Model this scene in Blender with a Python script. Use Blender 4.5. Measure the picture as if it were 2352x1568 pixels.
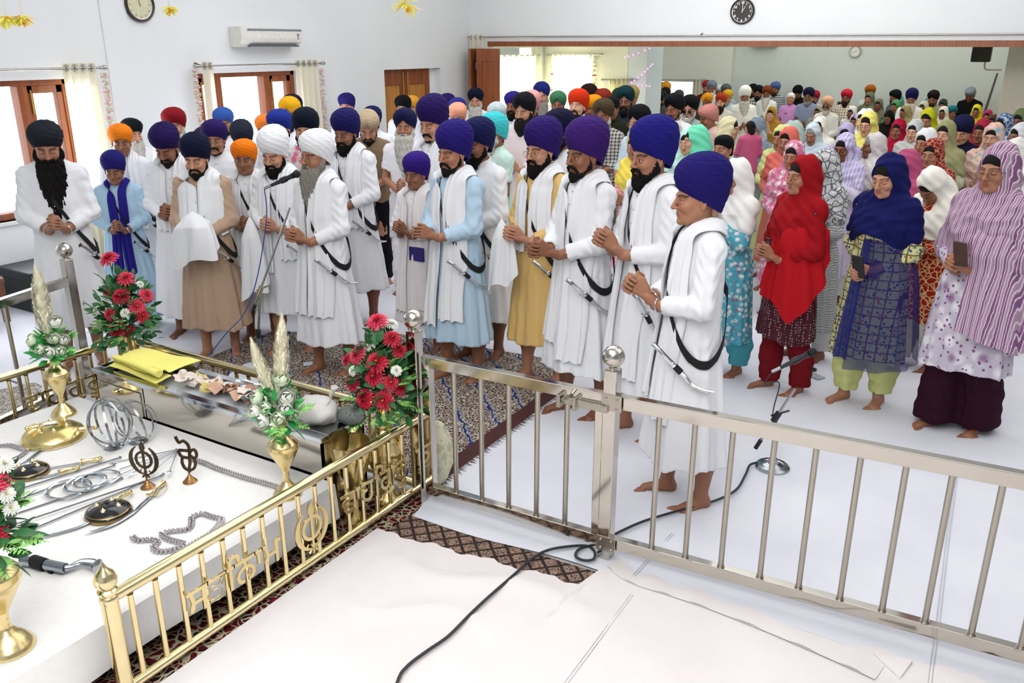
import bpy, math, random
import numpy as np
from mathutils import Matrix, Vector
for _o in list(bpy.data.objects): bpy.data.objects.remove(_o)
S = bpy.context.scene
COL = S.collection
PI = math.pi

# ---------------------------------------------------------------- camera
FPX, PITCH, YAW, EYE = 1951.0, math.radians(19.25), math.radians(31.4), 2.25
cam_d = bpy.data.cameras.new('camera'); cam = bpy.data.objects.new('camera', cam_d); COL.objects.link(cam)
cam_d.sensor_width = 36.0; cam_d.lens = FPX * 36.0 / 2352.0; cam_d.clip_start = .05; cam_d.clip_end = 200
cam.location = (0, 0, EYE); cam.rotation_euler = (PI / 2 - PITCH, 0, YAW)
S.camera = cam
_fw = np.array([-math.sin(YAW) * math.cos(PITCH), math.cos(YAW) * math.cos(PITCH), -math.sin(PITCH)])
_rt = np.array([math.cos(YAW), math.sin(YAW), 0.0]); _up = np.cross(_rt, _fw)
_C = np.array([0, 0, EYE])
def at(x, y, z=0.0):                       # photo pixel -> world point at height z
    d = _fw * FPX + _rt * (x - 1176) - _up * (y - 784)
    return _C + d * (z - EYE) / d[2]
def on_x(x, y, X):
    d = _fw * FPX + _rt * (x - 1176) - _up * (y - 784)
    return _C + d * X / d[0]
def on_y(x, y, Y):
    d = _fw * FPX + _rt * (x - 1176) - _up * (y - 784)
    return _C + d * Y / d[1]

# ---------------------------------------------------------------- light
S.view_settings.view_transform = 'Standard'; S.view_settings.look = 'None'
S.view_settings.gamma = 1.0; S.view_settings.use_curve_mapping = False
S.view_settings.exposure = 0.03
w = bpy.data.worlds.new('sky'); S.world = w; w.use_nodes = True
_b = w.node_tree.nodes['Background']; _b.inputs[0].default_value = (.93, .97, 1, 1); _b.inputs[1].default_value = 2.6
def area(name, loc, rot, sx, sy, power, col=(1, 1, 1)):
    l = bpy.data.lights.new(name, 'AREA'); l.shape = 'RECTANGLE'; l.size = sx; l.size_y = sy; l.energy = power; l.color = col
    o = bpy.data.objects.new(name, l); COL.objects.link(o); o.location = loc; o.rotation_euler = rot
    return o
area('flash_bounce_up', (-.6, -.6, 2.9), (PI, 0, 0), 1.6, 1.6, 150, (1, .99, .97))
area('bounce_light_over_shrine', (-1.8, .8, 4.1), (0, 0, 0), 3.6, 3.2, 72, (1, .98, .96))
area('ceiling_light_over_rows', (-4.2, 6.2, 4.1), (0, 0, 0), 5.0, 5.0, 120, (.97, .98, 1))
area('ceiling_light_right', (.8, 6.0, 4.1), (0, 0, 0), 4.5, 5.0, 80, (1, .98, .97))
area('wall_wash', (-3.0, 8.2, 2.9), (math.radians(125), 0, 0), 5.0, .6, 80, (1, .99, .98))
area('far_hall_light', (-2.5, 17.5, 3.6), (0, 0, 0), 8.0, 6.0, 250, (1, .98, .9))
area('flash_at_camera', (-.35, -.7, 3.1), (math.radians(64), 0, math.radians(31)), 1.2, .9, 30, (1, .98, .97))
area('window_daylight_near', (-7.75, 4.4, 1.3), (0, math.radians(-90), 0), 1.2, 1.3, 34, (.9, .95, 1))
area('window_daylight_far', (-7.75, 7.1, 1.3), (0, math.radians(-90), 0), 1.2, 1.2, 30, (.9, .95, 1))

# ---------------------------------------------------------------- materials
MATS = {}
def srgb(h):
    h = h.lstrip('#'); r = [int(h[i:i + 2], 16) / 255 for i in (0, 2, 4)]
    return tuple(c / 12.92 if c <= .04045 else ((c + .055) / 1.055) ** 2.4 for c in r) + (1.0,)
class NT:
    def __init__(s, name):
        s.m = bpy.data.materials.new(name); s.m.use_nodes = True; s.t = s.m.node_tree; s.b = s.t.nodes['Principled BSDF']
        s.out = s.t.nodes['Material Output']
    def n(s, typ, **k):
        x = s.t.nodes.new('ShaderNode' + typ)
        for a, v in k.items():
            if a.startswith('i_'): x.inputs[a[2:].replace('_', ' ')].default_value = v
            elif a.startswith('p'): x.inputs[int(a[1:])].default_value = v
            else: setattr(x, a, v)
        return x
    def l(s, a, b): s.t.links.new(a, b)
    def coord(s, scale=(1, 1, 1), kind='Object', rot=(0, 0, 0)):
        tc = s.n('TexCoord'); mp = s.n('Mapping'); mp.inputs['Scale'].default_value = scale; mp.inputs['Rotation'].default_value = rot
        s.l(tc.outputs[kind], mp.inputs[0]); return mp.outputs[0]
    def mix(s, f, a, b, mode='MIX'):
        x = s.n('Mix', data_type='RGBA', blend_type=mode)
        for sock, v in ((x.inputs['Factor'], f), (x.inputs[6], a), (x.inputs[7], b)):
            if hasattr(v, 'is_linked') or hasattr(v, 'links'): s.l(v, sock)
            else: sock.default_value = v
        return x.outputs[2]
    def ramp(s, v, stops, interp='LINEAR'):
        r = s.n('ValToRGB'); r.color_ramp.interpolation = interp
        e = r.color_ramp.elements
        while len(e) < len(stops): e.new(0.5)
        for q, (p, c) in zip(e, stops): q.position = p; q.color = c if len(c) == 4 else c + (1,)
        s.l(v, r.inputs[0]); return r.outputs[0]
    def bump(s, h, strength=.3, dist=.004):
        b = s.n('Bump'); b.inputs['Strength'].default_value = strength; b.inputs['Distance'].default_value = dist
        s.l(h, b.inputs['Height']); s.l(b.outputs[0], s.b.inputs['Normal']); return b
    def noise(s, scale, v=None, detail=3, rough=.5):
        x = s.n('TexNoise'); x.inputs['Scale'].default_value = scale; x.inputs['Detail'].default_value = detail; x.inputs['Roughness'].default_value = rough
        if v is not None: s.l(v, x.inputs['Vector'])
        return x.outputs['Fac']
def mat(name, color, rough=.6, metal=0.0, vary=.06, bump=0.0, bscale=60, spec=.5, trans=0.0, alpha=1.0, coat=0.0):
    if name in MATS: return MATS[name]
    t = NT(name); c = srgb(color) if isinstance(color, str) else color
    v = t.coord(); nz = t.noise(bscale * .35, v, 4)
    dk = tuple(x * (1 - vary) for x in c[:3]) + (1,); lt = tuple(min(1, x * (1 + vary)) for x in c[:3]) + (1,)
    t.l(t.ramp(nz, [(.3, dk), (.7, lt)]), t.b.inputs['Base Color'])
    t.b.inputs['Roughness'].default_value = rough; t.b.inputs['Metallic'].default_value = metal
    t.b.inputs['Specular IOR Level'].default_value = spec; t.b.inputs['Alpha'].default_value = alpha
    t.b.inputs['Transmission Weight'].default_value = trans; t.b.inputs['Coat Weight'].default_value = coat
    if bump: t.bump(t.noise(bscale, v, 3), bump, .003)
    MATS[name] = t.m; return t.m
def emit(name, color, strength):
    if name in MATS: return MATS[name]
    t = NT(name); t.b.inputs['Base Color'].default_value = (0, 0, 0, 1)
    t.b.inputs['Emission Color'].default_value = srgb(color); t.b.inputs['Emission Strength'].default_value = strength
    MATS[name] = t.m; return t.m
def skin_mat():
    if 'skin' in MATS: return MATS['skin']
    t = NT('skin'); oi = t.n('ObjectInfo'); at_ = t.n('Attribute', attribute_name='tint')
    c = t.mix(1.0, oi.outputs['Color'], at_.outputs['Color'], 'MULTIPLY')
    nz = t.noise(9, t.coord(), 4)
    c = t.mix(t.ramp(nz, [(.35, (0, 0, 0)), (.75, (.22, .22, .22))]), c, t.mix(1.0, c, (1.25, .82, .72, 1), 'MULTIPLY'))
    t.l(c, t.b.inputs['Base Color']); t.b.inputs['Roughness'].default_value = .48
    t.b.inputs['Subsurface Weight'].default_value = .0
    MATS['skin'] = t.m; return t.m
def hair_mat():
    if 'hair' in MATS: return MATS['hair']
    t = NT('hair_strands'); oi = t.n('ObjectInfo')
    nz = t.noise(1, t.coord((420, 420, 34)), 4, .7)
    f = t.ramp(nz, [(.35, (0.45, 0.45, 0.45)), (.68, (1.5, 1.5, 1.5))])
    t.l(t.mix(1.0, oi.outputs['Color'], f, 'MULTIPLY'), t.b.inputs['Base Color'])
    t.b.inputs['Roughness'].default_value = .6; t.b.inputs['Specular IOR Level'].default_value = .25
    t.bump(nz, .9, .004); MATS['hair'] = t.m; return t.m
# cloth: base colour is the object's own colour; patterns are woven / printed on it
def cloth(kind='plain', c2='#ffffff', c3='#ffffff', sc=1.0):
    key = 'cloth_%s_%s_%s_%g' % (kind, c2.strip('#'), c3.strip('#'), sc)
    if key in MATS: return MATS[key]
    t = NT(key); oi = t.n('ObjectInfo'); base = oi.outputs['Color']; v = t.coord()
    a, b = srgb(c2), srgb(c3)
    def vor(scale, feat='F1', vec=None):
        x = t.n('TexVoronoi', feature=feat); x.inputs['Scale'].default_value = scale; t.l(vec if vec is not None else v, x.inputs['Vector']); return x
    def wave(scale, dirn='X', dist=0.0, vec=None):
        x = t.n('TexWave', bands_direction=dirn); x.inputs['Scale'].default_value = scale; x.inputs['Distortion'].default_value = dist
        t.l(vec if vec is not None else v, x.inputs['Vector']); return x.outputs['Fac']
    W, K = (1, 1, 1), (0, 0, 0)
    col = base
    if kind == 'turban':
        nz = t.noise(1, t.coord((30, 30, 300)), 3)
        col = t.mix(t.ramp(nz, [(.35, K), (.7, (.35,) * 3)]), base, t.mix(1.0, base, (1.25, 1.25, 1.25, 1), 'MULTIPLY'))
    elif kind in ('dots', 'floral', 'block', 'check', 'stripe', 'plaid', 'zig', 'paisley', 'grid', 'band'):
        if kind == 'dots':
            vv = t.coord((1, 1, 1)); x = vor(34 * sc, vec=vv); x.inputs['Randomness'].default_value = .3
            col = t.mix(t.ramp(x.outputs['Distance'], [(.26, W), (.32, K)]), base, a)
        elif kind == 'floral':
            x = vor(11 * sc); col = t.mix(t.ramp(x.outputs['Distance'], [(.25, W), (.5, K)]), base, a)
            y = vor(30 * sc); col = t.mix(t.ramp(y.outputs['Distance'], [(.2, W), (.3, K)]), col, b)
            z = vor(7.3 * sc); col = t.mix(t.ramp(z.outputs['Distance'], [(.1, (.8,) * 3), (.28, K)]), col, b)
        elif kind == 'block':
            x = wave(7 * sc, 'X'); z = wave(7 * sc, 'Z')
            mm = t.n('Math', operation='MAXIMUM'); t.l(x, mm.inputs[0]); t.l(z, mm.inputs[1])
            y = vor(24 * sc); y.inputs['Randomness'].default_value = .55
            col = t.mix(t.ramp(y.outputs['Distance'], [(.24, W), (.3, K)]), base, a)
            col = t.mix(t.ramp(mm.outputs[0], [(.93, K), (.96, W)]), col, b)
        elif kind == 'grid':
            x = wave(5.2 * sc, 'X'); z = wave(5.2 * sc, 'Z')
            mm = t.n('Math', operation='MAXIMUM'); t.l(x, mm.inputs[0]); t.l(z, mm.inputs[1])
            y = vor(40 * sc); cc = t.ramp(y.outputs['Color'], [(.3, srgb('#3a4a8a')[:3]), (.5, srgb('#c8502c')[:3]), (.7, srgb('#7ab068')[:3])], 'CONSTANT')
            col = t.mix(t.ramp(y.outputs['Distance'], [(.3, W), (.36, K)]), base, cc)
            col = t.mix(t.ramp(mm.outputs[0], [(.95, K), (.97, W)]), col, a)
        elif kind in ('check', 'plaid'):
            x = wave(9 * sc, 'X'); z = wave(9 * sc, 'Z')
            ad = t.n('Math', operation='ADD'); t.l(t.ramp(x, [(.6, K), (.65, (.5,) * 3)]), ad.inputs[0]); t.l(t.ramp(z, [(.6, K), (.65, (.5,) * 3)]), ad.inputs[1])
            col = t.mix(ad.outputs[0], base, a)
        elif kind == 'stripe':
            col = t.mix(t.ramp(wave(9 * sc, 'Z'), [(.55, K), (.62, W)]), base, a)
        elif kind == 'band':
            x = wave(7 * sc, 'X', .6); col = t.mix(t.ramp(x, [(.5, K), (.62, W)]), base, a)
            x = wave(22 * sc, 'X', 2.5); col = t.mix(t.ramp(x, [(.8, K), (.88, W)]), col, b)
        elif kind == 'zig':
            x = wave(16 * sc, 'Z', 6); col = t.mix(t.ramp(x, [(.5, K), (.6, W)]), base, a)
        elif kind == 'paisley':
            x = vor(16 * sc, 'DISTANCE_TO_EDGE'); col = t.mix(t.ramp(x.outputs['Distance'], [(.04, W), (.1, K)]), base, a)
            y = vor(26 * sc); col = t.mix(t.ramp(y.outputs['Distance'], [(.15, W), (.22, K)]), col, b)
    t.l(col, t.b.inputs['Base Color'])
    t.b.inputs['Roughness'].default_value = .85; t.b.inputs['Specular IOR Level'].default_value = .15
    t.b.inputs['Sheen Weight'].default_value = .0
    vv = t.coord((1, 1, 1)); ad = t.n('Math', operation='ADD')
    t.l(t.noise(26, t.coord((1, 1, .35)), 3), ad.inputs[0]); q = t.n('Math', operation='MULTIPLY'); q.inputs[1].default_value = .15
    t.l(t.noise(700, vv, 1), q.inputs[0]); t.l(q.outputs[0], ad.inputs[1]); t.bump(ad.outputs[0], .35, .008)
    MATS[key] = t.m; return t.m
def sheer(name, alpha):
    if name in MATS: return MATS[name]
    t = NT(name); oi = t.n('ObjectInfo'); t.l(oi.outputs['Color'], t.b.inputs['Base Color'])
    t.b.inputs['Alpha'].default_value = alpha; t.b.inputs['Roughness'].default_value = .8; t.b.inputs['Specular IOR Level'].default_value = .1
    t.bump(t.noise(60, t.coord((1, 1, .3)), 3), .3, .005); MATS[name] = t.m; return t.m

# ---------------------------------------------------------------- object helpers
def tag(o, label=None, cat=None, group=None, kind=None):
    if label: o['label'] = label
    if cat: o['category'] = cat
    if group: o['group'] = group
    if kind: o['kind'] = kind
    return o
def empty(name, loc=(0, 0, 0), rz=0.0, parent=None):
    o = bpy.data.objects.new(name, None); COL.objects.link(o); o.location = loc; o.rotation_euler = (0, 0, rz); o.empty_display_size = .1
    if parent: o.parent = parent
    return o
def link(name, me, m=None, parent=None, color=None):
    o = bpy.data.objects.new(name, me); COL.objects.link(o)
    if m is not None and not me.materials: me.materials.append(m)
    if m is not None and me.materials[0] != m:
        o.material_slots[0].link = 'OBJECT'; o.material_slots[0].material = m
    if parent: o.parent = parent
    if color is not None:
        c = srgb(color) if isinstance(color, str) else color
        if name != 'body': k = .62 + .38 * min(1, (.25 * c[0] + .6 * c[1] + .15 * c[2]) / .55); c = (c[0] * k, c[1] * k, c[2] * k, 1)
        o.color = c
    return o
def npmesh(name, v, q, tint=None, smooth=True):
    me = bpy.data.meshes.new(name); v = np.asarray(v, 'f4'); q = np.asarray(q, 'i4')
    me.vertices.add(len(v)); me.vertices.foreach_set('co', v.ravel())
    k = q.shape[1]; me.loops.add(q.size); me.loops.foreach_set('vertex_index', q.ravel())
    me.polygons.add(len(q)); me.polygons.foreach_set('loop_start', np.arange(0, q.size, k, dtype='i4'))
    me.update(calc_edges=True)
    if smooth: me.shade_smooth()
    if tint is not None:
        a = me.attributes.new('tint', 'FLOAT_COLOR', 'POINT'); t4 = np.ones((len(v), 4), 'f4'); t4[:, :3] = tint
        a.data.foreach_set('color', t4.ravel())
    return me
class G:                                   # small polygon mesh builder
    def __init__(s): s.v = []; s.f = []
    def add(s, v, f, M=None):
        n = len(s.v); s.v += [tuple(M @ Vector(p)) if M is not None else tuple(p) for p in v]; s.f += [tuple(i + n for i in q) for q in f]; return s
    def box(s, x0, x1, y0, y1, z0, z1, M=None):
        return s.add([(x0, y0, z0), (x1, y0, z0), (x1, y1, z0), (x0, y1, z0), (x0, y0, z1), (x1, y0, z1), (x1, y1, z1), (x0, y1, z1)],
                     [(0, 3, 2, 1), (4, 5, 6, 7), (0, 1, 5, 4), (1, 2, 6, 5), (2, 3, 7, 6), (3, 0, 4, 7)], M)
    def tube(s, pts, r, n=10, closed=False, caps=True, flat=1.0):
        P = [Vector(p) for p in pts]; m = len(P); rr = r if hasattr(r, '__len__') else [r] * m
        ref = None; rings = []
        for i in range(m):
            a = P[(i - 1) % m] if (closed or i > 0) else P[0]; b = P[(i + 1) % m] if (closed or i < m - 1) else P[-1]
            t = (b - a); t = t.normalized() if t.length > 1e-9 else Vector((0, 0, 1))
            if ref is None: ref = Vector((0, 0, 1)) if abs(t.z) < .9 else Vector((1, 0, 0))
            u = ref - t * ref.dot(t); u = u.normalized() if u.length > 1e-6 else t.orthogonal().normalized(); ref = u; w_ = t.cross(u)
            rings.append([P[i] + (u * math.cos(2 * PI * k / n) * flat + w_ * math.sin(2 * PI * k / n)) * rr[i] for k in range(n)])
        v = [p for q in rings for p in q]; f = []
        for i in range(m if closed else m - 1):
            j = (i + 1) % m
            for k in range(n): f.append((i * n + k, i * n + (k + 1) % n, j * n + (k + 1) % n, j * n + k))
        if caps and not closed: f += [tuple(range(n - 1, -1, -1)), tuple((m - 1) * n + k for k in range(n))]
        return s.add(v, f)
    def lathe(s, prof, n=32, M=None, caps=True):
        v = []; f = []; m = len(prof)
        for r, z in prof:
            for k in range(n): v.append((r * math.cos(2 * PI * k / n), r * math.sin(2 * PI * k / n), z))
        for i in range(m - 1):
            for k in range(n): f.append((i * n + k, i * n + (k + 1) % n, (i + 1) * n + (k + 1) % n, (i + 1) * n + k))
        if caps: f += [tuple(range(n - 1, -1, -1)), tuple((m - 1) * n + k for k in range(n))]
        return s.add(v, f, M)
    def ball(s, c, r, n=16, M=None, sc=(1, 1, 1)):
        v = []; f = []; h = n // 2
        for i in range(h + 1):
            a = PI * i / h
            for k in range(n): v.append((c[0] + sc[0] * r * math.sin(a) * math.cos(2 * PI * k / n), c[1] + sc[1] * r * math.sin(a) * math.sin(2 * PI * k / n), c[2] + sc[2] * r * math.cos(a)))
        for i in range(h):
            for k in range(n): f.append((i * n + k, (i + 1) * n + k, (i + 1) * n + (k + 1) % n, i * n + (k + 1) % n))
        return s.add(v, f, M)
    def slab(s, poly, z0, z1, M=None):     # polygon extruded along z
        n = len(poly); v = [(x, y, z0) for x, y in poly] + [(x, y, z1) for x, y in poly]
        return s.add(v, [tuple(range(n - 1, -1, -1)), tuple(range(n, 2 * n))] + [(i, (i + 1) % n, n + (i + 1) % n, n + i) for i in range(n)], M)
    def sheet(s, fn, nu, nv, thick=0.0):   # fn(u,v)->point, grid; thick offsets a second layer along z
        v = [tuple(fn(i / nu, j / nv)) for i in range(nu + 1) for j in range(nv + 1)]
        f = [(i * (nv + 1) + j, (i + 1) * (nv + 1) + j, (i + 1) * (nv + 1) + j + 1, i * (nv + 1) + j + 1) for i in range(nu) for j in range(nv)]
        if thick:
            n = len(v); v2 = [(p[0], p[1], p[2] - thick) for p in v]; f2 = [tuple(k + n for k in reversed(q)) for q in f]
            rim = [i * (nv + 1) for i in range(nu + 1)] + [nu * (nv + 1) + j for j in range(1, nv + 1)] + [i * (nv + 1) + nv for i in range(nu - 1, -1, -1)] + [j for j in range(nv - 1, 0, -1)]
            f3 = [(rim[i], rim[i] + n, rim[(i + 1) % len(rim)] + n, rim[(i + 1) % len(rim)]) for i in range(len(rim))]
            v += v2; f += f2 + f3
        return s.add(v, f)
    def build(s, name, m, parent=None, smooth=True, bevel=0.0, loc=None, rz=None, ang=35):
        me = bpy.data.meshes.new(name); me.from_pydata(s.v, [], s.f); me.update()
        if smooth:
            me.shade_smooth()
            try: me.set_sharp_from_angle(angle=math.radians(ang))
            except Exception: pass
        o = link(name, me, m, parent)
        if bevel:
            b = o.modifiers.new('bevel', 'BEVEL'); b.width = bevel; b.segments = 2; b.limit_method = 'ANGLE'
        if loc is not None: o.location = loc
        if rz is not None: o.rotation_euler = (0, 0, rz)
        return o
def thing(name, label, cat, loc=(0, 0, 0), rz=0.0, group=None):
    return tag(empty(name, loc, rz), label, cat, group)
def curve_poly(pts, r=.003, n=8):
    return G().tube(pts, r, n)
def smooth_path(pts, k=8):                 # Catmull-Rom
    P = [Vector(p) for p in pts]; out = []
    for i in range(len(P) - 1):
        a, b, c, d = P[max(i - 1, 0)], P[i], P[i + 1], P[min(i + 2, len(P) - 1)]
        for j in range(k):
            t = j / k; out.append(.5 * ((2 * b) + (c - a) * t + (2 * a - 5 * b + 4 * c - d) * t * t + (3 * b - a - 3 * c + d) * t ** 3))
    out.append(P[-1]); return out

# ---------------------------------------------------------------- volumes -> continuous surfaces
class Vol:
    def __init__(s, lo, hi, c):
        s.lo = np.array(lo, 'f4'); s.c = c; s.n = np.ceil((np.array(hi) - s.lo) / c).astype(int) + 1
        s.ax = [s.lo[i] + c * np.arange(s.n[i], dtype='f4') for i in range(3)]
        s.d = np.full(s.n, .2, 'f4')
    def fn(s, lo, hi, f, k=.01, sub=False):
        m = k + 2.5 * s.c; sl = []
        for i in range(3):
            a = max(0, int((lo[i] - m - s.lo[i]) / s.c)); b = min(s.n[i], int((hi[i] + m - s.lo[i]) / s.c) + 2)
            if b <= a: return s
            sl.append(slice(a, b))
        X = s.ax[0][sl[0]][:, None, None]; Y = s.ax[1][sl[1]][None, :, None]; Z = s.ax[2][sl[2]][None, None, :]
        x = f(X, Y, Z); o = s.d[tuple(sl)]
        if sub:
            h = np.maximum(k - np.abs(o + x), 0) / k; s.d[tuple(sl)] = np.maximum(o, -x) + h * h * k * .25
        else:
            h = np.maximum(k - np.abs(o - x), 0) / k; s.d[tuple(sl)] = np.minimum(o, x) - h * h * k * .25
        return s
    def cap(s, a, b, ra, rb=None, k=.01, sub=False):
        rb = ra if rb is None else rb; a = np.array(a, 'f4'); b = np.array(b, 'f4'); ba = b - a; L = float(ba @ ba) + 1e-9
        def f(X, Y, Z):
            px, py, pz = X - a[0], Y - a[1], Z - a[2]
            h = np.clip((px * ba[0] + py * ba[1] + pz * ba[2]) / L, 0, 1)
            return np.sqrt((px - ba[0] * h) ** 2 + (py - ba[1] * h) ** 2 + (pz - ba[2] * h) ** 2) - (ra + (rb - ra) * h)
        m = max(ra, rb); return s.fn(np.minimum(a, b) - m, np.maximum(a, b) + m, f, k, sub)
    def ell(s, c, r, k=.01, sub=False, R=None):
        c = np.array(c, 'f4'); r = np.array(r, 'f4'); m = float(r.max())
        def f(X, Y, Z):
            px, py, pz = X - c[0], Y - c[1], Z - c[2]
            if R is not None: px, py, pz = (R[0][0] * px + R[1][0] * py + R[2][0] * pz, R[0][1] * px + R[1][1] * py + R[2][1] * pz, R[0][2] * px + R[1][2] * py + R[2][2] * pz)
            k0 = np.sqrt((px / r[0]) ** 2 + (py / r[1]) ** 2 + (pz / r[2]) ** 2)
            k1 = np.sqrt((px / r[0] ** 2) ** 2 + (py / r[1] ** 2) ** 2 + (pz / r[2] ** 2) ** 2) + 1e-6
            return k0 * (k0 - 1) / k1
        e = r if R is None else np.array([m, m, m]); return s.fn(c - e, c + e, f, k, sub)
    def nets(s):
        d = s.d; n0, n1, n2 = d.shape; g = d < 0
        off = [(i, j, k) for i in (0, 1) for j in (0, 1) for k in (0, 1)]
        cnt = np.zeros((n0 - 1, n1 - 1, n2 - 1), 'i1')
        for i, j, k in off: cnt += g[i:n0 - 1 + i, j:n1 - 1 + j, k:n2 - 1 + k]
        I = np.argwhere((cnt > 0) & (cnt < 8)); idx = np.full(cnt.shape, -1, 'i4'); idx[I[:, 0], I[:, 1], I[:, 2]] = np.arange(len(I))
        D = {o: d[I[:, 0] + o[0], I[:, 1] + o[1], I[:, 2] + o[2]] for o in off}
        acc = np.zeros((len(I), 3), 'f4'); nn = np.zeros(len(I), 'f4')
        for a in off:
            for ax in range(3):
                if a[ax] == 0:
                    b = list(a); b[ax] = 1; b = tuple(b); da, db = D[a], D[b]; cr = (da < 0) != (db < 0)
                    t = np.where(cr, da / np.where(cr, da - db, 1), 0); P = np.tile(np.array(a, 'f4'), (len(I), 1)); P[:, ax] += t
                    acc += P * cr[:, None]; nn += cr
        V = (I + acc / nn[:, None]) * s.c + s.lo; Q = []
        for ax in range(3):
            sh = [slice(1, n - 1) for n in d.shape]; A = list(sh); B = list(sh); A[ax] = slice(0, d.shape[ax] - 1); B[ax] = slice(1, d.shape[ax])
            ga, gb = g[tuple(A)], g[tuple(B)]; E = np.argwhere(ga != gb); ins = ga[E[:, 0], E[:, 1], E[:, 2]]
            E = E + np.array([0 if i == ax else 1 for i in range(3)]); u, v = (ax + 1) % 3, (ax + 2) % 3
            def cell(du, dv):
                c = E.copy(); c[:, u] -= du; c[:, v] -= dv; return idx[c[:, 0], c[:, 1], c[:, 2]]
            q = np.stack([cell(1, 1), cell(0, 1), cell(0, 0), cell(1, 0)], 1); q[~ins] = q[~ins][:, ::-1]; Q.append(q)
        Q = np.concatenate(Q); Q = Q[(Q >= 0).all(1)]
        return V.astype('f4'), Q
def vnorm(V, Q):
    a = V[Q[:, 2]] - V[Q[:, 0]]; b = V[Q[:, 3]] - V[Q[:, 1]]; n = np.cross(a, b); N = np.zeros_like(V)
    for i in range(4): np.add.at(N, Q[:, i], n)
    return N / (np.linalg.norm(N, axis=1, keepdims=True) + 1e-9)
def join(parts):
    V, Q, T, n = [], [], [], 0
    for p in parts:
        V.append(p[0]); Q.append(p[1] + n); T.append(p[2] if len(p) > 2 and p[2] is not None else np.ones((len(p[0]), 3), 'f4')); n += len(p[0])
    return np.concatenate(V), np.concatenate(Q), np.concatenate(T)
def rotm(yaw=0, pitch=0, roll=0):          # yaw about z, pitch>0 nods down (face is -y)
    return np.array((Matrix.Rotation(yaw, 3, 'Z') @ Matrix.Rotation(pitch, 3, 'X') @ Matrix.Rotation(roll, 3, 'Y')))
# ================================================================ people
LODC = ((.0027, .0028, .0055, .009), (.0045, .0045, .009, .013), (.0075, .0075, .014, .018))   # head, hands, legs, cloth cells
NECK = np.array([0, .02, 1.47], 'f4'); HC = np.array([0, -.015, 1.60], 'f4')
CACHE = {}
def cached(key, f):
    if key not in CACHE: CACHE[key] = f()
    return CACHE[key]
def head_geo(lod, face):                  # face: (sex m/w/b, eyes open/down/closed)
    def make():
        sex, eyes = face; c = LODC[lod][0]
        v = Vol((-.105, -.135, -.215), (.105, .145, .14), c)
        wj = {'m': 1.0, 'w': .93, 'b': .95, 'o': .97}[sex]
        v.ell((0, .022, .035), (.077, .098, .088), .02)
        v.ell((0, -.022, -.03), (.066 * wj, .066, .085), .03)
        v.cap((0, -.074, -.100), (0, -.062, -.09), .019 * wj, .03, .03)
        for s in (-1, 1):
            v.cap((s * .055 * wj, .0, -.05), (s * .03 * wj, -.05, -.093), .018, .018, .03)
            v.ell((s * .04, -.06, -.03), (.024, .024, .022), .022)
            v.cap((s * .014, -.083, .022), (s * .044, -.07, .02), .010, .009, .014)
            v.ell((s * .0325, -.097, -.002), (.0175, .016, .0125), .012, True)
        v.cap((0, -.086, .014), (0, -.111, -.030), .0085, .0112, .011)
        for s in (-1, 1): v.ell((s * .0115, -.097, -.034), (.0085, .0105, .0075), .007)
        v.cap((-.017, -.0825, -.0605), (.017, -.0825, -.0605), .0072, .0072, .008)
        v.cap((-.014, -.0805, -.0705), (.014, -.0805, -.0705), .0078, .0078, .008)
        v.cap((-.018, -.0925, -.0655), (.018, -.0925, -.0655), .0022, .0022, .003, True)
        for s in (-1, 1):
            v.ell((s * .0325, -.0735, -.003), (.0155, .0145, .0125 if eyes == 'open' else .0135), .003)
            v.ell((s * .079, .008, -.012), (.009, .017, .031), .006); v.ell((s * .088, .004, -.01), (.006, .009, .02), .005, True)
        v.cap((0, .02, -.06), (0, .03, -.25), .054, .056, .03)
        V, Q = v.nets(); T = np.ones((len(V), 3), 'f4'); x, y, z = np.abs(V[:, 0]), V[:, 1], V[:, 2]
        def paint(m, col): T[m] = T[m] * np.array(col, 'f4')
        paint((x < .0205) & (z < -.0555 - x * .12) & (z > -.0775 + x * .35) & (y < -.079), (.82, .55, .55) if sex != 'w' else (.86, .50, .50))
        arch = .0265 - (np.abs(x - .033) / .025) ** 2 * .006
        paint((x > .011) & (x < .056) & (np.abs(z - arch) < (.0052 if sex != 'w' else .0034)) & (y < -.05), (.18, .14, .13))
        ex = (x - .0325) / .0135
        if eyes == 'open':
            m = (np.abs(ex) < 1) & (np.abs(z + .003) < .0055 * (1 - ex * ex * .7)) & (y < -.07)
            T[m] = (1.75, 2.0, 2.4); m2 = m & ((x - .0325) ** 2 + (z + .003) ** 2 < .0052 ** 2); T[m2] = (.08, .06, .06)
            paint((np.abs(ex) < 1.1) & (z > .0022 - .003 * ex * ex) & (z < .0062 - .003 * ex * ex) & (y < -.066), (.25, .2, .2))
        else:
            zc = -.0085 + .004 * ex * ex
            paint((np.abs(ex) < 1.1) & (np.abs(z - zc) < .0022) & (y < -.066), (.22, .18, .18))
            paint((np.abs(ex) < 1.2) & (np.abs(z - .009) < .0018) & (y < -.066), (.7, .6, .6))
        paint((x < .03) & (np.abs(z + .043) < .003) & (y < -.1), (.8, .7, .7))
        m = (x > .003) & (x < .012) & (z < -.037) & (z > -.0425) & (y < -.093); paint(m, (.35, .25, .25))
        return V, Q, T
    return cached(('head', lod, face), make)
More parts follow.
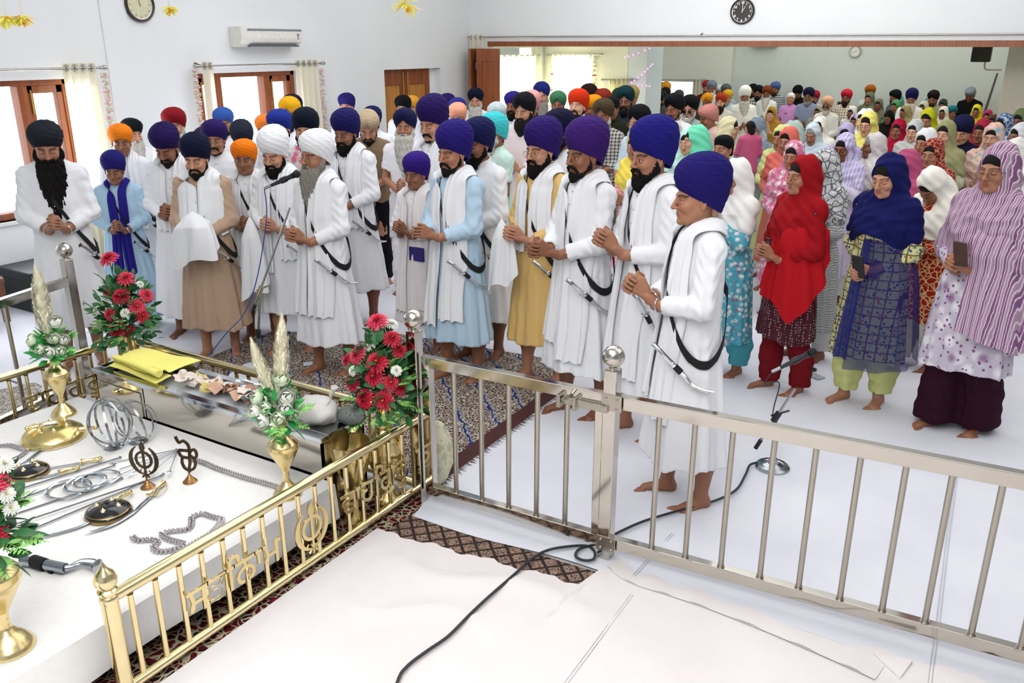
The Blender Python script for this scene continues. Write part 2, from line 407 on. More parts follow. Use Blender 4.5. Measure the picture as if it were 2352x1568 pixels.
def hands_geo(lod, style):
    def make():
        c = LODC[lod][1]; v = Vol((-.085, -.115, -.07), (.085, .135, .085), c); k = .0035
        for s in (-1, 1):
            gap = {'clasp': .021, 'namaste': .0125, 'over': .02}[style]
            wz = -.012; v.cap((s * (gap + .014), .072, wz), (s * (gap + .03), .13, wz - .012), .0235, .0265, .01)
            for i in range(4):
                z = .033 - .0205 * i; zk = z + (s * .005 if style != 'namaste' else 0)
                K = (s * gap, -.004 + (.003, 0, .003, .009)[i], zk)
                v.cap((s * (gap + .008), .06, z * .45 - .006), K, .0155, .0122, .010)
                if style == 'namaste':
                    L = (.068, .078, .072, .055)[i]; a = (s * (gap - .003), K[1] - L * .5, z * .98); b = (s * (gap - .0045), K[1] - L, z * .92)
                    v.cap(K, a, .0092, .0085, k); v.cap(a, b, .0085, .0072, k)
                else:
                    a = (s * .004, K[1] - .043, zk - .004); b = (-s * .021, K[1] - .042, zk - .007); e = (-s * .036, K[1] - .016, zk - .008)
                    v.cap(K, a, .0100, .0093, k); v.cap(a, b, .0092, .0088, k * .6); v.cap(b, e, .0086, .0076, k * .6)
            if style == 'namaste':
                v.cap((s * (gap + .006), .05, .022), (s * (gap - .001), .012, .047), .0145, .0115, .01); v.cap((s * (gap - .001), .012, .047), (s * (gap - .004), -.02, .053), .0108, .0085, k)
            else:
                t = .010 if s < 0 else 0
                v.cap((s * (gap + .01), .052, .018), (s * gap, .016, .046 + t), .0155, .012, .012); v.cap((s * gap, .016, .046 + t), (s * .001, -.018, .050 + t), .0115, .0092, k)
        V, Q = v.nets(); T = np.ones((len(V), 3), 'f4')
        n = np.sin(V[:, 2] * 306) * .5 + .5; T *= .92; T *= (1 - .10 * n * (V[:, 1] < -.01))[:, None]
        return V, Q, T
    return cached(('hands', lod, style), make)
def legs_geo(lod, stance=0):
    def make():
        c = LODC[lod][2]; v = Vol((-.22, -.25, -.004), (.22, .16, .60), c)
        for s in (-1, 1):
            fy = stance * s * .06; x = s * .095
            A = (x, .02 + fy, .075); K = (s * .085, -.005 + fy * .4, .47)
            v.cap(A, (x, .035 + fy, .27), .033, .05, .02); v.cap((x, .035 + fy, .27), K, .052, .052, .03); v.cap(K, (s * .08, 0, .62), .056, .07, .03)
            v.cap((x, .045 + fy, .034), A, .032, .034, .02)
            tx = x + s * .03; v.cap((x, .03 + fy, .045), (tx - s * .004, -.095 + fy, .02), .033, .022, .02); v.cap((x + s * .012, .0 + fy, .03), (tx + s * .022, -.085 + fy, .015), .026, .017, .02)
            for i in range(5):
                bx = tx + s * (-.026 + .0155 * i); by = -.105 + fy + .006 * i * i * .55; L = (.042, .036, .032, .028, .022)[i]; r = (.0135, .0098, .0092, .0088, .0085)[i]
                v.cap((bx, by, .014), (bx + s * .002, by - L, .0105), r * 1.05, r, .004)
        V, Q = v.nets(); V[:, 2] = np.maximum(V[:, 2], 0.0); T = np.ones((len(V), 3), 'f4') * np.array([.78, .72, .70], 'f4'); return V, Q, T
    return cached(('legs', lod, stance), make)
ARMS = {  # hand centre, hand style, pitch of the hands (+ points up), elbow hint
    'clasp': ((0, -.29, 1.10), 'clasp', .35), 'low': ((0, -.23, .99), 'clasp', -.25), 'ext': ((.0, -.35, 1.10), 'clasp', .15),
    'high': ((0, -.30, 1.19), 'clasp', .55), 'nam': ((0, -.24, 1.24), 'namaste', 1.05), 'face': ((0, -.22, 1.40), 'namaste', 1.2), 'point': ((0, -.34, 1.12), 'namaste', .2)}
def arm_points(arms):
    c, st, p = ARMS[arms]; R = rotm(0, -p); out = []
    for s in (-1, 1):
        gap = {'clasp': .021, 'namaste': .0125}[st]
        W = R @ np.array([s * (gap + .03), .13, -.024]) + np.array(c); Sh = np.array([s * .165, .015, 1.405]); L1, L2 = .29, .235
        D = W - Sh; d = min(np.linalg.norm(D), L1 + L2 - .004); u = D / np.linalg.norm(D); a = (L1 * L1 - L2 * L2 + d * d) / (2 * d); h = math.sqrt(max(L1 * L1 - a * a, 1e-6))
        pole = np.array([s * .62, .35, -.6]); pole = pole - u * (pole @ u); pole /= np.linalg.norm(pole)
        out.append((Sh, Sh + u * a + pole * h, W))
    return out
def pose_head(V, hp):                      # hp = (yaw, pitch): head about the neck
    R = rotm(hp[0], hp[1]); return (V + (HC - NECK)) @ R.T.astype('f4') + NECK
def skin_mesh(lod, face, arms, hp, stance, sleeve):
    def make():
        H = head_geo(lod, face); H = (pose_head(H[0], hp), H[1], H[2])
        c, st, p = ARMS[arms]; Hd = hands_geo(lod, st); Hd = (Hd[0] @ rotm(0, -p).T.astype('f4') + np.array(c, 'f4'), Hd[1], Hd[2])
        L = legs_geo(lod, stance)
        v = Vol((-.40, -.45, .5), (.40, .2, 1.52), (.012, .016, .02)[lod])
        v.ell((0, .02, .90), (.15, .105, .14), .05); v.ell((0, .02, 1.12), (.13, .095, .2), .06); v.ell((0, .015, 1.30), (.155, .10, .14), .06)
        v.cap((0, .03, 1.38), (0, .025, 1.48), .05, .05, .03)
        for s, (Sh, E, W) in zip((-1, 1), arm_points(arms)):
            v.cap(Sh * [.5, 1, .99], Sh - [0, 0, .02], .045, .043, .04); v.cap(Sh - [0, 0, .02], E, .042, .038, .03)
            v.cap((s * .085, .01, .82), (s * .082, 0, .55), .085, .062, .04)
        parts = [v.nets() + (None,), L, Hd, H]
        v = Vol((-.42, -.45, .8), (.42, .15, 1.45), (.007, .01, .015)[lod])
        for Sh, E, W in arm_points(arms): v.cap(E, W + (W - E) * .02, .041, .0285, .01)
        parts.append(v.nets() + (None,))
        V, Q, T = join(parts); return npmesh('body', V, Q, T)
    return cached(('skin', lod, face, arms, hp, stance, sleeve), make)
# ---- garments: stacks of ellipses (z, rx, ry, cy)
ST = {
 'kurta': [(1.475, .062, .058, .02), (1.45, .095, .075, .02), (1.415, .16, .098, .015), (1.36, .185, .115, .01), (1.22, .182, .128, .0), (1.05, .174, .130, .0), (.9, .19, .145, 0), (.6, .235, .175, 0), (.2, .275, .21, 0)],
 'kameez': [(1.475, .062, .056, .02), (1.45, .09, .07, .02), (1.41, .15, .09, .015), (1.34, .175, .125, .0), (1.24, .168, .14, -.01), (1.08, .155, .12, .0), (.92, .195, .15, .01), (.6, .225, .17, 0), (.2, .25, .19, 0)],
 'shirt': [(1.475, .062, .06, .02), (1.45, .095, .077, .02), (1.415, .16, .098, .015), (1.36, .19, .115, .01), (1.22, .185, .128, .0), (1.05, .178, .13, .0), (.9, .182, .14, 0), (.6, .19, .14, 0), (.2, .2, .15, 0)],
}
def st_at(kind, z):
    a = np.array(ST[kind][::-1], 'f4'); z = np.asarray(z, 'f4')
    return [np.interp(z, a[:, 0], a[:, i]) for i in (1, 2, 3)]
def fold(ang, z, ph, amp=1.0, z1=1.12):
    A = np.clip((z1 - z) / (z1 - .3), 0, 1) * .105 * amp
    f = .5 * np.sin(7 * ang + ph) + .32 * np.sin(12 * ang + ph * 2.3 + 2.0 * z) + .26 * np.sin(19 * ang - ph + 1.5 * z)
    up = np.clip((z - .95) / .4, 0, 1) * .017
    return 1 + A * f + up * np.sin(5 * ang + ph + z * 22)
def front_y(kind, x, z, ph, amp=1.0):      # y of the garment's front at x
    rx, ry, cy = st_at(kind, z); q = np.clip(x / rx, -.985, .985); a = np.arctan2(-np.sqrt(1 - q * q), q)
    return cy - ry * np.sqrt(1 - q * q) * fold(a, z, ph, amp)
def robe_mesh(lod, kind, arms, hem, ph, wide, sleeve, amp=1.0):
    def make():
        c = LODC[lod][3]; v = Vol((-.46, -.46, hem - .02), (.46, .36, 1.52), c)
        def f(X, Y, Z):
            rx, ry, cy = st_at(kind, Z); rx = rx * wide; ry = ry * wide; x = X / rx; y = (Y - cy) / ry
            rho = np.sqrt(x * x + y * y) + 1e-6; an = np.arctan2(y, x)
            d = (rho - fold(an, Z, ph, amp)) * np.minimum(rx, ry) * .85
            wob = .012 * np.sin(an * 3 + ph) + .006 * np.sin(an * 9)
            return np.maximum(np.maximum(d, Z - 1.478), (hem + .015 + wob) - Z)
        v.fn((-.34, -.28, hem), (.34, .28, 1.48), f, .01)
        for s, (Sh, E, W) in zip((-1, 1), arm_points(arms)):
            v.cap(Sh * [.55, 1, 1.012], Sh * [.95, 1, .99], .053, .053, .05)
            v.cap(Sh * [.95, 1, .99], E, .056, .057 if sleeve != 'tight' else .05, .03)
            if sleeve != 'short':
                u = (W - E) / np.linalg.norm(W - E); e = W - u * (.035 if sleeve == 'full' else .085)
                v.cap(E, e - u * .02, .057 if sleeve != 'tight' else .05, .047 if sleeve == 'full' else .045, .02); v.cap(e + u * .035, e + u * .06, .06, .06, .004, True)
            else:
                u = (E - Sh) / np.linalg.norm(E - Sh); v.cap(E - u * .02, E + u * .09 - [0, .0, 0], .085, .09, .004, True)
        def ring(X, Y, Z):
            zz = Z - 1.483 - (Y - .02) * .28; return np.sqrt((np.sqrt(X * X + (Y - .02) ** 2) - .060) ** 2 + (zz * .55) ** 2) - .0085
        v.fn((-.09, -.07, 1.44), (.09, .11, 1.52), ring, .006)
        V, Q = v.nets(); N = vnorm(V, Q)
        x, y, z = V.T; arm = np.clip((np.abs(x) - .15) / .05, 0, 1) * (z > .85) + np.clip((-.16 - y) / .05, 0, 1) * (z > .85)
        wr = np.sin(z * 95 + x * 60 + 3 * np.sin(y * 40 + ph)) * .0026 + np.sin(y * 120 + x * 50 + ph * 5) * .0025
        V = V + N * (wr * np.clip(arm, 0, 1) + .0018 * np.sin(x * 90 + ph) * np.sin(z * 31 + y * 25 + ph))[:, None]
        return npmesh('robe', V, Q)
    return cached(('robe', lod, kind, arms, hem, ph, wide, sleeve, amp), make)
def trouser_mesh(lod, kind, stance=0):
    def make():
        v = Vol((-.30, -.26, .02), (.30, .26, 1.0), LODC[lod][3])
        r0, r1, r2 = {'pants': (.055, .07, .095), 'salwar': (.07, .10, .095), 'pyjama': (.07, .08, .09), 'wide': (.12, .11, .12)}[kind]
        z0 = {'pants': .055, 'salwar': .10, 'pyjama': .07, 'wide': .06}[kind]
        for s in (-1, 1):
            x = s * .095; fy = stance * s * .06
            v.cap((x, .035 + fy, z0 + r0 * .3), (x, .030 + fy, .27), r0 * 1.08, r1, .02); v.cap((x, .03 + fy, .27), (s * .085, fy * .4, .47), r1, r1, .03); v.cap((s * .085, fy * .4, .47), (s * .08, 0, .9), r1, r2, .03)
        v.fn((-.3, -.3, 0), (.3, .3, z0), lambda X, Y, Z: Z - z0 + 0 * X + 0 * Y, .004, True)
        V, Q = v.nets(); N = vnorm(V, Q); a = np.arctan2(V[:, 1], np.abs(V[:, 0]) - .095)
        V = V + N * (.006 * np.sin(a * 6 + V[:, 2] * 5) * np.clip(1.1 - V[:, 2], 0, 1) + .003 * np.sin(V[:, 2] * 70 + a * 2) * (kind != 'pants'))[:, None]
        return npmesh('trousers', V, Q)
    return cached(('trou', lod, kind, stance), make)
# ---- headwear
def turban_mesh(lod, style, size):
    def make():
        rows, cols = ((110, 112), (56, 64), (26, 36))[lod]; RX, RY, HT, BK = size
        u = np.linspace(0, 1, rows)[:, None]; ph = np.linspace(0, 2 * PI, cols, endpoint=False)[None, :]
        w = 1 - (1 - u) ** 1.55; cp, sp = np.cos(ph), np.sin(ph)
        if style == 'peak':
            aph = np.minimum(ph, 2 * PI - ph); zr = .058 * cp - .012 + .030 * np.exp(-(aph / .34) ** 2); N = 11
        else: zr = -.016 + .062 * cp; N = 23
        fitx, fity = .0815, .1005; wb = .50
        g = np.where(w < wb, np.sin(np.minimum(w / wb, 1) * PI / 2) ** .95, 1.0); cap = np.sqrt(np.maximum(0, 1 - np.maximum(0, (w - wb) / (1 - wb)) ** (2.25 if style != 'peak' else 2.0)))
        hx = (fitx + (RX - fitx) * g) * cap; hy = (fity + (RY - fity) * g) * cap
        zt = .045 + HT; z = zr + (zt - zr) * w; cy = .018 + BK * np.minimum(w, .8) ** 1.2
        if style == 'cap': amp = .0008
        else: amp = .0024 if style == 'round' else .0038
        if style == 'peak':
            aph = np.minimum(ph, 2 * PI - ph); P = N * (w * .95 - .30 * np.minimum(aph, 1.5) / 1.5) + np.where(sp > 0, .5, 0); crease = -.008 * np.exp(-(aph / .10) ** 2) * (w < .75)
        else: P = N * (w * 1.0 + .17 * sp * (1 - w) + .07 * (1 - cp) * (1 - w)) + .35 * np.sin(ph * 2 + 1); crease = 0
        P = P + .28 * np.sin(P * 1.7 + 1.3) + .12 * np.sin(ph * 3 + P); fr = P % 1.0; dsp = amp * ((1 - fr) ** 1.3 - .5) * np.minimum(1, (1 - w) * 6) + crease + .0012 * np.sin(ph * 9 + w * 30)
        if style == 'cloth': dsp = .003 * np.sin(ph * 14) * (w < .4) + .0015 * np.sin(ph * 5 + w * 20)
        x = (hx + dsp * (hx > .01)) * sp; y = cy - (hy + dsp * (hy > .01)) * cp; zz = z + dsp * w * .8
        if style == 'round' or style == 'big': # soft lump where the last wrap is tucked in
            zz = zz + .010 * np.exp(-((ph - 2.6) / .5) ** 2) * w * (1 - w) * 3
        V = np.stack([x, y, zz], -1).reshape(-1, 3); V = np.concatenate([V, [[0, cy[-1, 0] if cy.ndim > 1 else .03, zt + .001]]])
        i = np.arange(rows - 1)[:, None]; j = np.arange(cols)[None, :]; jn = (j + 1) % cols
        Q = np.stack([i * cols + j + 0 * jn, (i * cols + jn), ((i + 1) * cols + jn), ((i + 1) * cols + j + 0 * jn)], -1).reshape(-1, 4)
        Q = Q[:, ::-1] if False else Q
        # rolled inner rim
        rim = np.stack([.075 * sp[0], .018 - .092 * cp[0], zr[0] + .012], -1); n0 = len(V); V = np.concatenate([V, rim]); jj = np.arange(cols)
        Q2 = np.stack([jj, n0 + jj, n0 + (jj + 1) % cols, (jj + 1) % cols], -1)
        return npmesh('turban', V, np.concatenate([Q, Q2]))
    return cached(('turban', lod, style, size), make)
TSIZE = {'G': ('round', (.116, .135, .170, .036)), 'R': ('round', (.112, .130, .145, .026)), 'B': ('round', (.110, .128, .122, .014)), 'P': ('peak', (.112, .130, .135, .016)), 'p': ('peak', (.104, .122, .115, .012)),
         'T': ('round', (.112, .118, .165, .0)), 'c': ('cap', (.086, .108, .085, .006)), 's': ('cloth', (.095, .12, .10, .012))}
def beard_mesh(lod, kind, pitch=0.0):
    def make():
        c = (.0035, .0055, .009)[lod]; L = {'stub': 0, 'short': 0, 'full': .0, 'big': .07, 'long': .20, 'vlong': .34, 'tuft': 0}[kind]
        v = Vol((-.11, -.19 - L * math.sin(max(pitch, 0)) - .03, -.17 - L - .03), (.11, .06, .0), c)
        tk = {'stub': -.004, 'short': .0, 'full': .005, 'big': .012, 'long': .010, 'vlong': .014, 'tuft': .0}[kind]; sp_, cp_ = math.sin(pitch), math.cos(pitch)
        if kind != 'tuft':
            for s in (-1, 1):
                v.cap((s * .071, -.004, -.022), (s * .066, -.012, -.06), .0075 + tk * .5, .011 + tk, .012)
                v.cap((s * .066, -.012, -.06), (s * .036, -.055, -.098), .013 + tk * .8, .0155 + tk, .02)
                v.cap((s * .036, -.055, -.098), (0, -.074, -.108), .0155 + tk, .018 + tk, .02)
        else: v.cap((-.012, -.078, -.108), (.012, -.078, -.108), .015, .015, .01)
        if kind in ('short', 'full', 'big', 'long', 'vlong'): v.cap((0, -.078, -.098), (0, -.08, -.125), .022 + tk, .018 + tk, .02)
        if kind == 'full': v.ell((0, -.068, -.132), (.044, .033, .040), .02)
        v.ell((0, -.098, -.066), (.022, .016, .0115), .006, True)
        if L:
            n = 6
            for i in range(n):
                a, b = i / n, (i + 1) / n; z0, z1 = -.11 - (L + .03) * a * cp_, -.11 - (L + .03) * b * cp_; y0, y1 = -.075 - .03 * a - (L + .03) * a * sp_, -.075 - .03 * b - (L + .03) * b * sp_
                w0, w1 = .056 * (1 - a) ** .6 + .008, .056 * (1 - b) ** .6 + .008
                if kind == 'vlong': w0, w1 = .062 * (1 - a ** 2.2) + .010, .062 * (1 - b ** 2.2) + .010
                for s in (-1, 0, 1): v.cap((s * w0 * .6, y0 + abs(s) * .012, z0), (s * w1 * .6, y1 + abs(s) * .012, z1), max(.011, w0 * .60), max(.009, w1 * .60), .02)
        for s in (-1, 1):
            v.cap((s * .004, -.100, -.0495), (s * .024, -.092, -.056), .0062, .0075, .006); v.cap((s * .024, -.092, -.056), (s * .037, -.077, -.078), .0078, .009 if kind not in ('stub', 'tuft') else .006, .006)
        V, Q = v.nets(); N = vnorm(V, Q); a = np.arctan2(V[:, 1] + .02, V[:, 0])
        am = {'stub': .0008, 'short': .0015, 'tuft': .001}.get(kind, .0032)
        V = V + N * (am * (np.sin(a * 46 + V[:, 2] * 25) + .7 * np.sin(a * 83 + 2 - V[:, 2] * 40) + .6 * np.sin(V[:, 2] * 60 + a * 17)))[:, None]
        return npmesh('beard', V, Q)
    return cached(('beard', lod, kind, pitch), make)
def hood_mesh(lod, kind, hp, arms, ph, wide=1.0):
    def make():                            # dupatta: covers the crown, neck, shoulders and chest, open at the face
        c = (.0065, .010, .016)[lod]; v = Vol((-.40, -.38, .95), (.40, .34, 1.82), c); R = rotm(hp[0], hp[1])
        P = lambda p: (R @ (np.array(p) + (HC - NECK)) + NECK)
        v.ell(P((0, .032, .034)), (.093, .122, .118), .03, R=R); v.ell(P((0, .05, -.06)), (.088, .098, .13), .05, R=R)
        v.cap((0, .04, 1.50), (0, .03, 1.40), .10, .13, .06)
        for s, (Sh, E, W) in zip((-1, 1), arm_points(arms)):
            v.cap(Sh * [.4, 1, 1.015], Sh * [.92, 1, .99], .070, .066, .05); v.cap(Sh * [.92, 1, .99], Sh + (E - Sh) * (.6 if kind != 'shawl' else 1.0), .068, .070, .04)
            if kind == 'shawl' and s > 0: v.cap(E, E + (W - E) * .45, .074, .072, .03)
        z0 = {'wrap': 1.18, 'short': 1.24, 'loose': 1.12, 'shawl': 1.08}[kind]
        def f(X, Y, Z):
            rx, ry, cy = st_at('kameez', Z); x = X / (rx * wide + .024); y = (Y - cy) / (ry * wide + .026); rho = np.sqrt(x * x + y * y) + 1e-6; an = np.arctan2(y, x)
            d = (rho - 1 - .035 * np.sin(an * 4 + Z * 34 + ph) - .02 * np.sin(an * 9 - Z * 20)) * np.minimum(rx, ry) * .8
            return np.maximum(np.maximum(d, Z - 1.46), z0 + .05 * np.sin(an * 2 + ph) - Z)
        v.fn((-.25, -.2, z0 - .06), (.25, .22, 1.46), f, .02)
        v.ell(P((0, -.112, -.004)), (.074, .098, .120), .012, True, R=R)
        if kind == 'loose': v.ell(P((0, -.10, .03)), (.07, .085, .09), .014, True, R=R)
        if kind in ('short', 'loose'): v.cap((0, -.12, 1.47), (0, -.16, 1.36), .045, .03, .02, True)
        V, Q = v.nets(); N = vnorm(V, Q); x, y, z = V.T; am = (.0045, .005, .005)[lod]
        V = V + N * (am * np.sin(np.sqrt(x * x + (y + .05) ** 2) * 80 + z * 42 + ph + 2 * np.sin(x * 14 + ph)) + am * .7 * np.sin(z * 75 - x * 50 * np.sign(ph - 1.5) + y * 40))[:, None]
        return npmesh('dupatta', V, Q)
    return cached(('hood', lod, kind, hp, arms, ph, wide), make)
def hair_mesh(lod, bun=False):
    def make():
        v = Vol((-.11, -.13, -.16), (.11, .17, .16), (.005, .008, .012)[lod])
        v.ell((0, .024, .041), (.082, .1045, .0925), .02); v.ell((0, .06, -.05), (.07, .075, .09), .03)
        v.ell((0, -.115, -.03), (.070, .078, .086), .012, True)
        V, Q = v.nets(); return npmesh('hair', V, Q)
    return cached(('hair', lod), make)
def scarf_geo(kind, ph, s, zend, x0, wd, back=True):
    g = G(); nu, nv = 54, 16; R = random.Random(int(ph * 100) + s)
    a1, a2 = R.uniform(0, 6), R.uniform(0, 6); top = 1.40
    key = [((0, .122, 1.472), (0, .15, -.9)), ((s * .066, .104, 1.488), (s * .3, .3, -.8)), ((s * .094, .03, 1.510), (s * .8, .2, -.40)), ((s * .093, -.05, 1.494), (s * .95, -.1, -.2)), ((s * (x0 + .004), -.112, 1.442), (s * 1, 0, 0))]
    n0 = 16; kp = smooth_path([k[0] for k in key], 4); kw = smooth_path([k[1] for k in key], 4); F = []
    for qi, (p, w_) in enumerate(zip(kp, kw)):
        w_ = w_.normalized(); row = []; kk = qi / (len(kp) - 1)
        for j in range(nv + 1):
            t = j / nv - .5; row.append(p + w_ * t * wd * (.62 + .38 * kk) + Vector((0, -.003, .003)) * math.sin(t * 22 + a1) + Vector((0, 0, -.9)) * t * t * wd * (1 - kk))
        F.append(row)
    zz = np.linspace(1.415, zend, nu); ym = None
    for z in zz:
        k = (1.415 - z) / (1.415 - zend + 1e-6); row = []; W = wd * (1 + .25 * k)
        xs = np.array([s * x0 * (1 + .12 * k) + (j / nv - .5) * W for j in range(nv + 1)]) + .006 * math.sin(z * 9 + a2)
        y = front_y(kind, xs, np.full(nv + 1, z), ph) - .020; y0 = y if ym is None else np.minimum(ym, y); ym = y0
        fo = np.array([math.sin((j / nv) * 15 + a1) * .6 + math.sin((j / nv) * 27 + a2 + z * 4) * .4 for j in range(nv + 1)]) * (.005 + .007 * k)
        for j in range(nv + 1): row.append(Vector((xs[j], min(y0[j] + fo[j] - .008 * k, y0[j] + .004), z + .008 * math.sin(j * 1.1 + a1) * (k > .97))))
        F.append(row)
    A = np.array([[tuple(p) for p in r] for r in F]); k0 = len(kp)
    for _ in range(14):
        B = A.copy(); lo, hi = k0 - 9, k0 + 7; A[lo:hi] = .25 * B[lo - 1:hi - 1] + .5 * B[lo:hi] + .25 * B[lo + 1:hi + 1]
    F = [[Vector(p) for p in r] for r in A.tolist()]
    m = len(F); V = [tuple(p) for r in F for p in r]; off = [tuple(Vector(p) + (Vector((0, .006, -.002)) if p[1] < 0 else Vector((0, -.006, -.003)))) for p in V]
    n = len(V); f = []
    for i in range(m - 1):
        for j in range(nv):
            a = i * (nv + 1) + j; q = (a, a + 1, a + nv + 2, a + nv + 1); f.append(q if s > 0 else q[::-1]); f.append(tuple(x + n for x in (q[::-1] if s > 0 else q)))
    rim = [i * (nv + 1) for i in range(m)] + [(m - 1) * (nv + 1) + j for j in range(1, nv + 1)] + [i * (nv + 1) + nv for i in range(m - 2, -1, -1)]
    for i in range(len(rim) - 1): f.append((rim[i], rim[i + 1], rim[i + 1] + n, rim[i] + n))
    return g.add(V + off, f)
def strap_geo(kind, ph, wide=.045, zhip=.84, off=.011, flip=1):
    g = G(); n = 90; V = []
    for i in range(n):
        a = 2 * PI * i / n                 # 0 = left hip (+x), pi = right shoulder
        c = math.cos(a); t = (1 + c) / 2; z = 1.452 - (1.452 - zhip) * t ** 1.45; rx, ry, cy = st_at(kind, z); an = a + .0
        X = flip * (rx * max(1.0, float(fold(np.float32(math.atan2(-math.sin(a), math.cos(a))), z, ph))) + off + (.003 if z < 1.15 else 0)) * math.cos(a) * (1 if c > 0 else .62) ; Y = cy - (ry * 1.03 + off + (.014 if z < 1.15 else .002)) * math.sin(a)
        if c < -.6: z += .035 * (-c - .6)
        for q in (-.5, .5): V.append((X, Y, z + q * wide * (1.15 if abs(math.sin(a)) > .4 else .9)))
        for q in (-.5, .5): V.append((X * .975, Y * .97, z + q * wide))
    f = []
    for i in range(n):
        j = (i + 1) % n
        f += [(4 * i, 4 * i + 1, 4 * j + 1, 4 * j), (4 * i + 2, 4 * j + 2, 4 * j + 3, 4 * i + 3), (4 * i, 4 * j, 4 * j + 2, 4 * i + 2), (4 * i + 1, 4 * i + 3, 4 * j + 3, 4 * j + 1)]
    return g.add(V, f)
CHROME = lambda: mat('polished_silver', '#d9dadc', .12, 1.0, .02)
def kirpan(parent, kind='kurta', zhip=.84, ph=0, long=False):
    rx, ry, cy = st_at(kind, zhip); a = math.radians(-38); c = Vector(((rx + .05) * math.cos(a), cy + (ry + .06) * math.sin(a), zhip - .01))
    d = Vector((.35, .62, -.62)).normalized() if not long else Vector((.2, .45, -.9)).normalized()
    P = [c - d * .03, c + d * .05, c + d * .11 + Vector((0, 0, -.004)), c + d * .16 + Vector((.0, .02, .008)), c + d * .2 + Vector((0, .035, .028))]
    if long: P = [c - d * .03 + d * .075 * i + Vector((0, .01 * i * i * .3, 0)) for i in range(6)]
    sp = smooth_path(P, 5); n = len(sp)
    sh = G().tube(sp, [.019 * (1 - .55 * (i / n) ** 2) for i in range(n)], 10, flat=.6).build('dagger_sheath', CHROME(), parent)
    hp = [c - d * .03, c - d * .075, c - d * .11 + Vector((-.006, -.006, .008)), c - d * .135 + Vector((-.02, -.012, .014))]
    G().tube(smooth_path(hp, 5), [.012] * 15 + [.016], 10).tube([c - d * .03 - Vector((.03, 0, .012)), c - d * .03 + Vector((.03, 0, .012))], .006, 8).build('dagger_hilt', CHROME(), parent)
    G().tube([c - d * .012, c + d * .030], .0205, 12, flat=.7).build('dagger_loop', mat('black_webbing', '#0d0e12', .8), parent)
def glasses(parent, hp, dark=False):
    R = rotm(hp[0], hp[1]); f = lambda p: Vector(R @ (np.array(p) + (HC - NECK)) + NECK); g = G(); gl = G()
    for s in (-1, 1):
        pts = [f((s * .034 + .023 * math.cos(t), -.104 + .004 * abs(math.cos(t)) * (math.cos(t) * s > 0), -.007 + .019 * math.sin(t))) for t in np.linspace(0, 2 * PI, 22, endpoint=False)]
        g.tube(pts, .0013 if not dark else .0025, 6, closed=True); g.tube([f((s * .057, -.101, -.003)), f((s * .078, -.04, .0)), f((s * .083, .01, .0))], .0012, 6)
        if dark: gl.add([tuple(p) for p in pts], [tuple(range(22))])
    g.tube([f((-.011, -.106, -.003)), f((0, -.110, .0)), f((.011, -.106, -.003))], .0013, 6)
    o = g.build('glasses', mat('glasses_frame', '#8a7d6a' if not dark else '#101010', .3, .7), parent)
    if dark: gl.build('dark_lens', mat('dark_lens', '#0a0a0c', .1), o)
HCcol = {'w': '#f2f4f8'}
BLACKHAIR, WHITEHAIR, GREYHAIR = '#15110f', '#d9d6cd', '#a8a39a'
SKINS = ['#a9765a', '#8f5f45', '#c08d70', '#7a4c36', '#d0a085']
PEOPLE = []; DH = {}
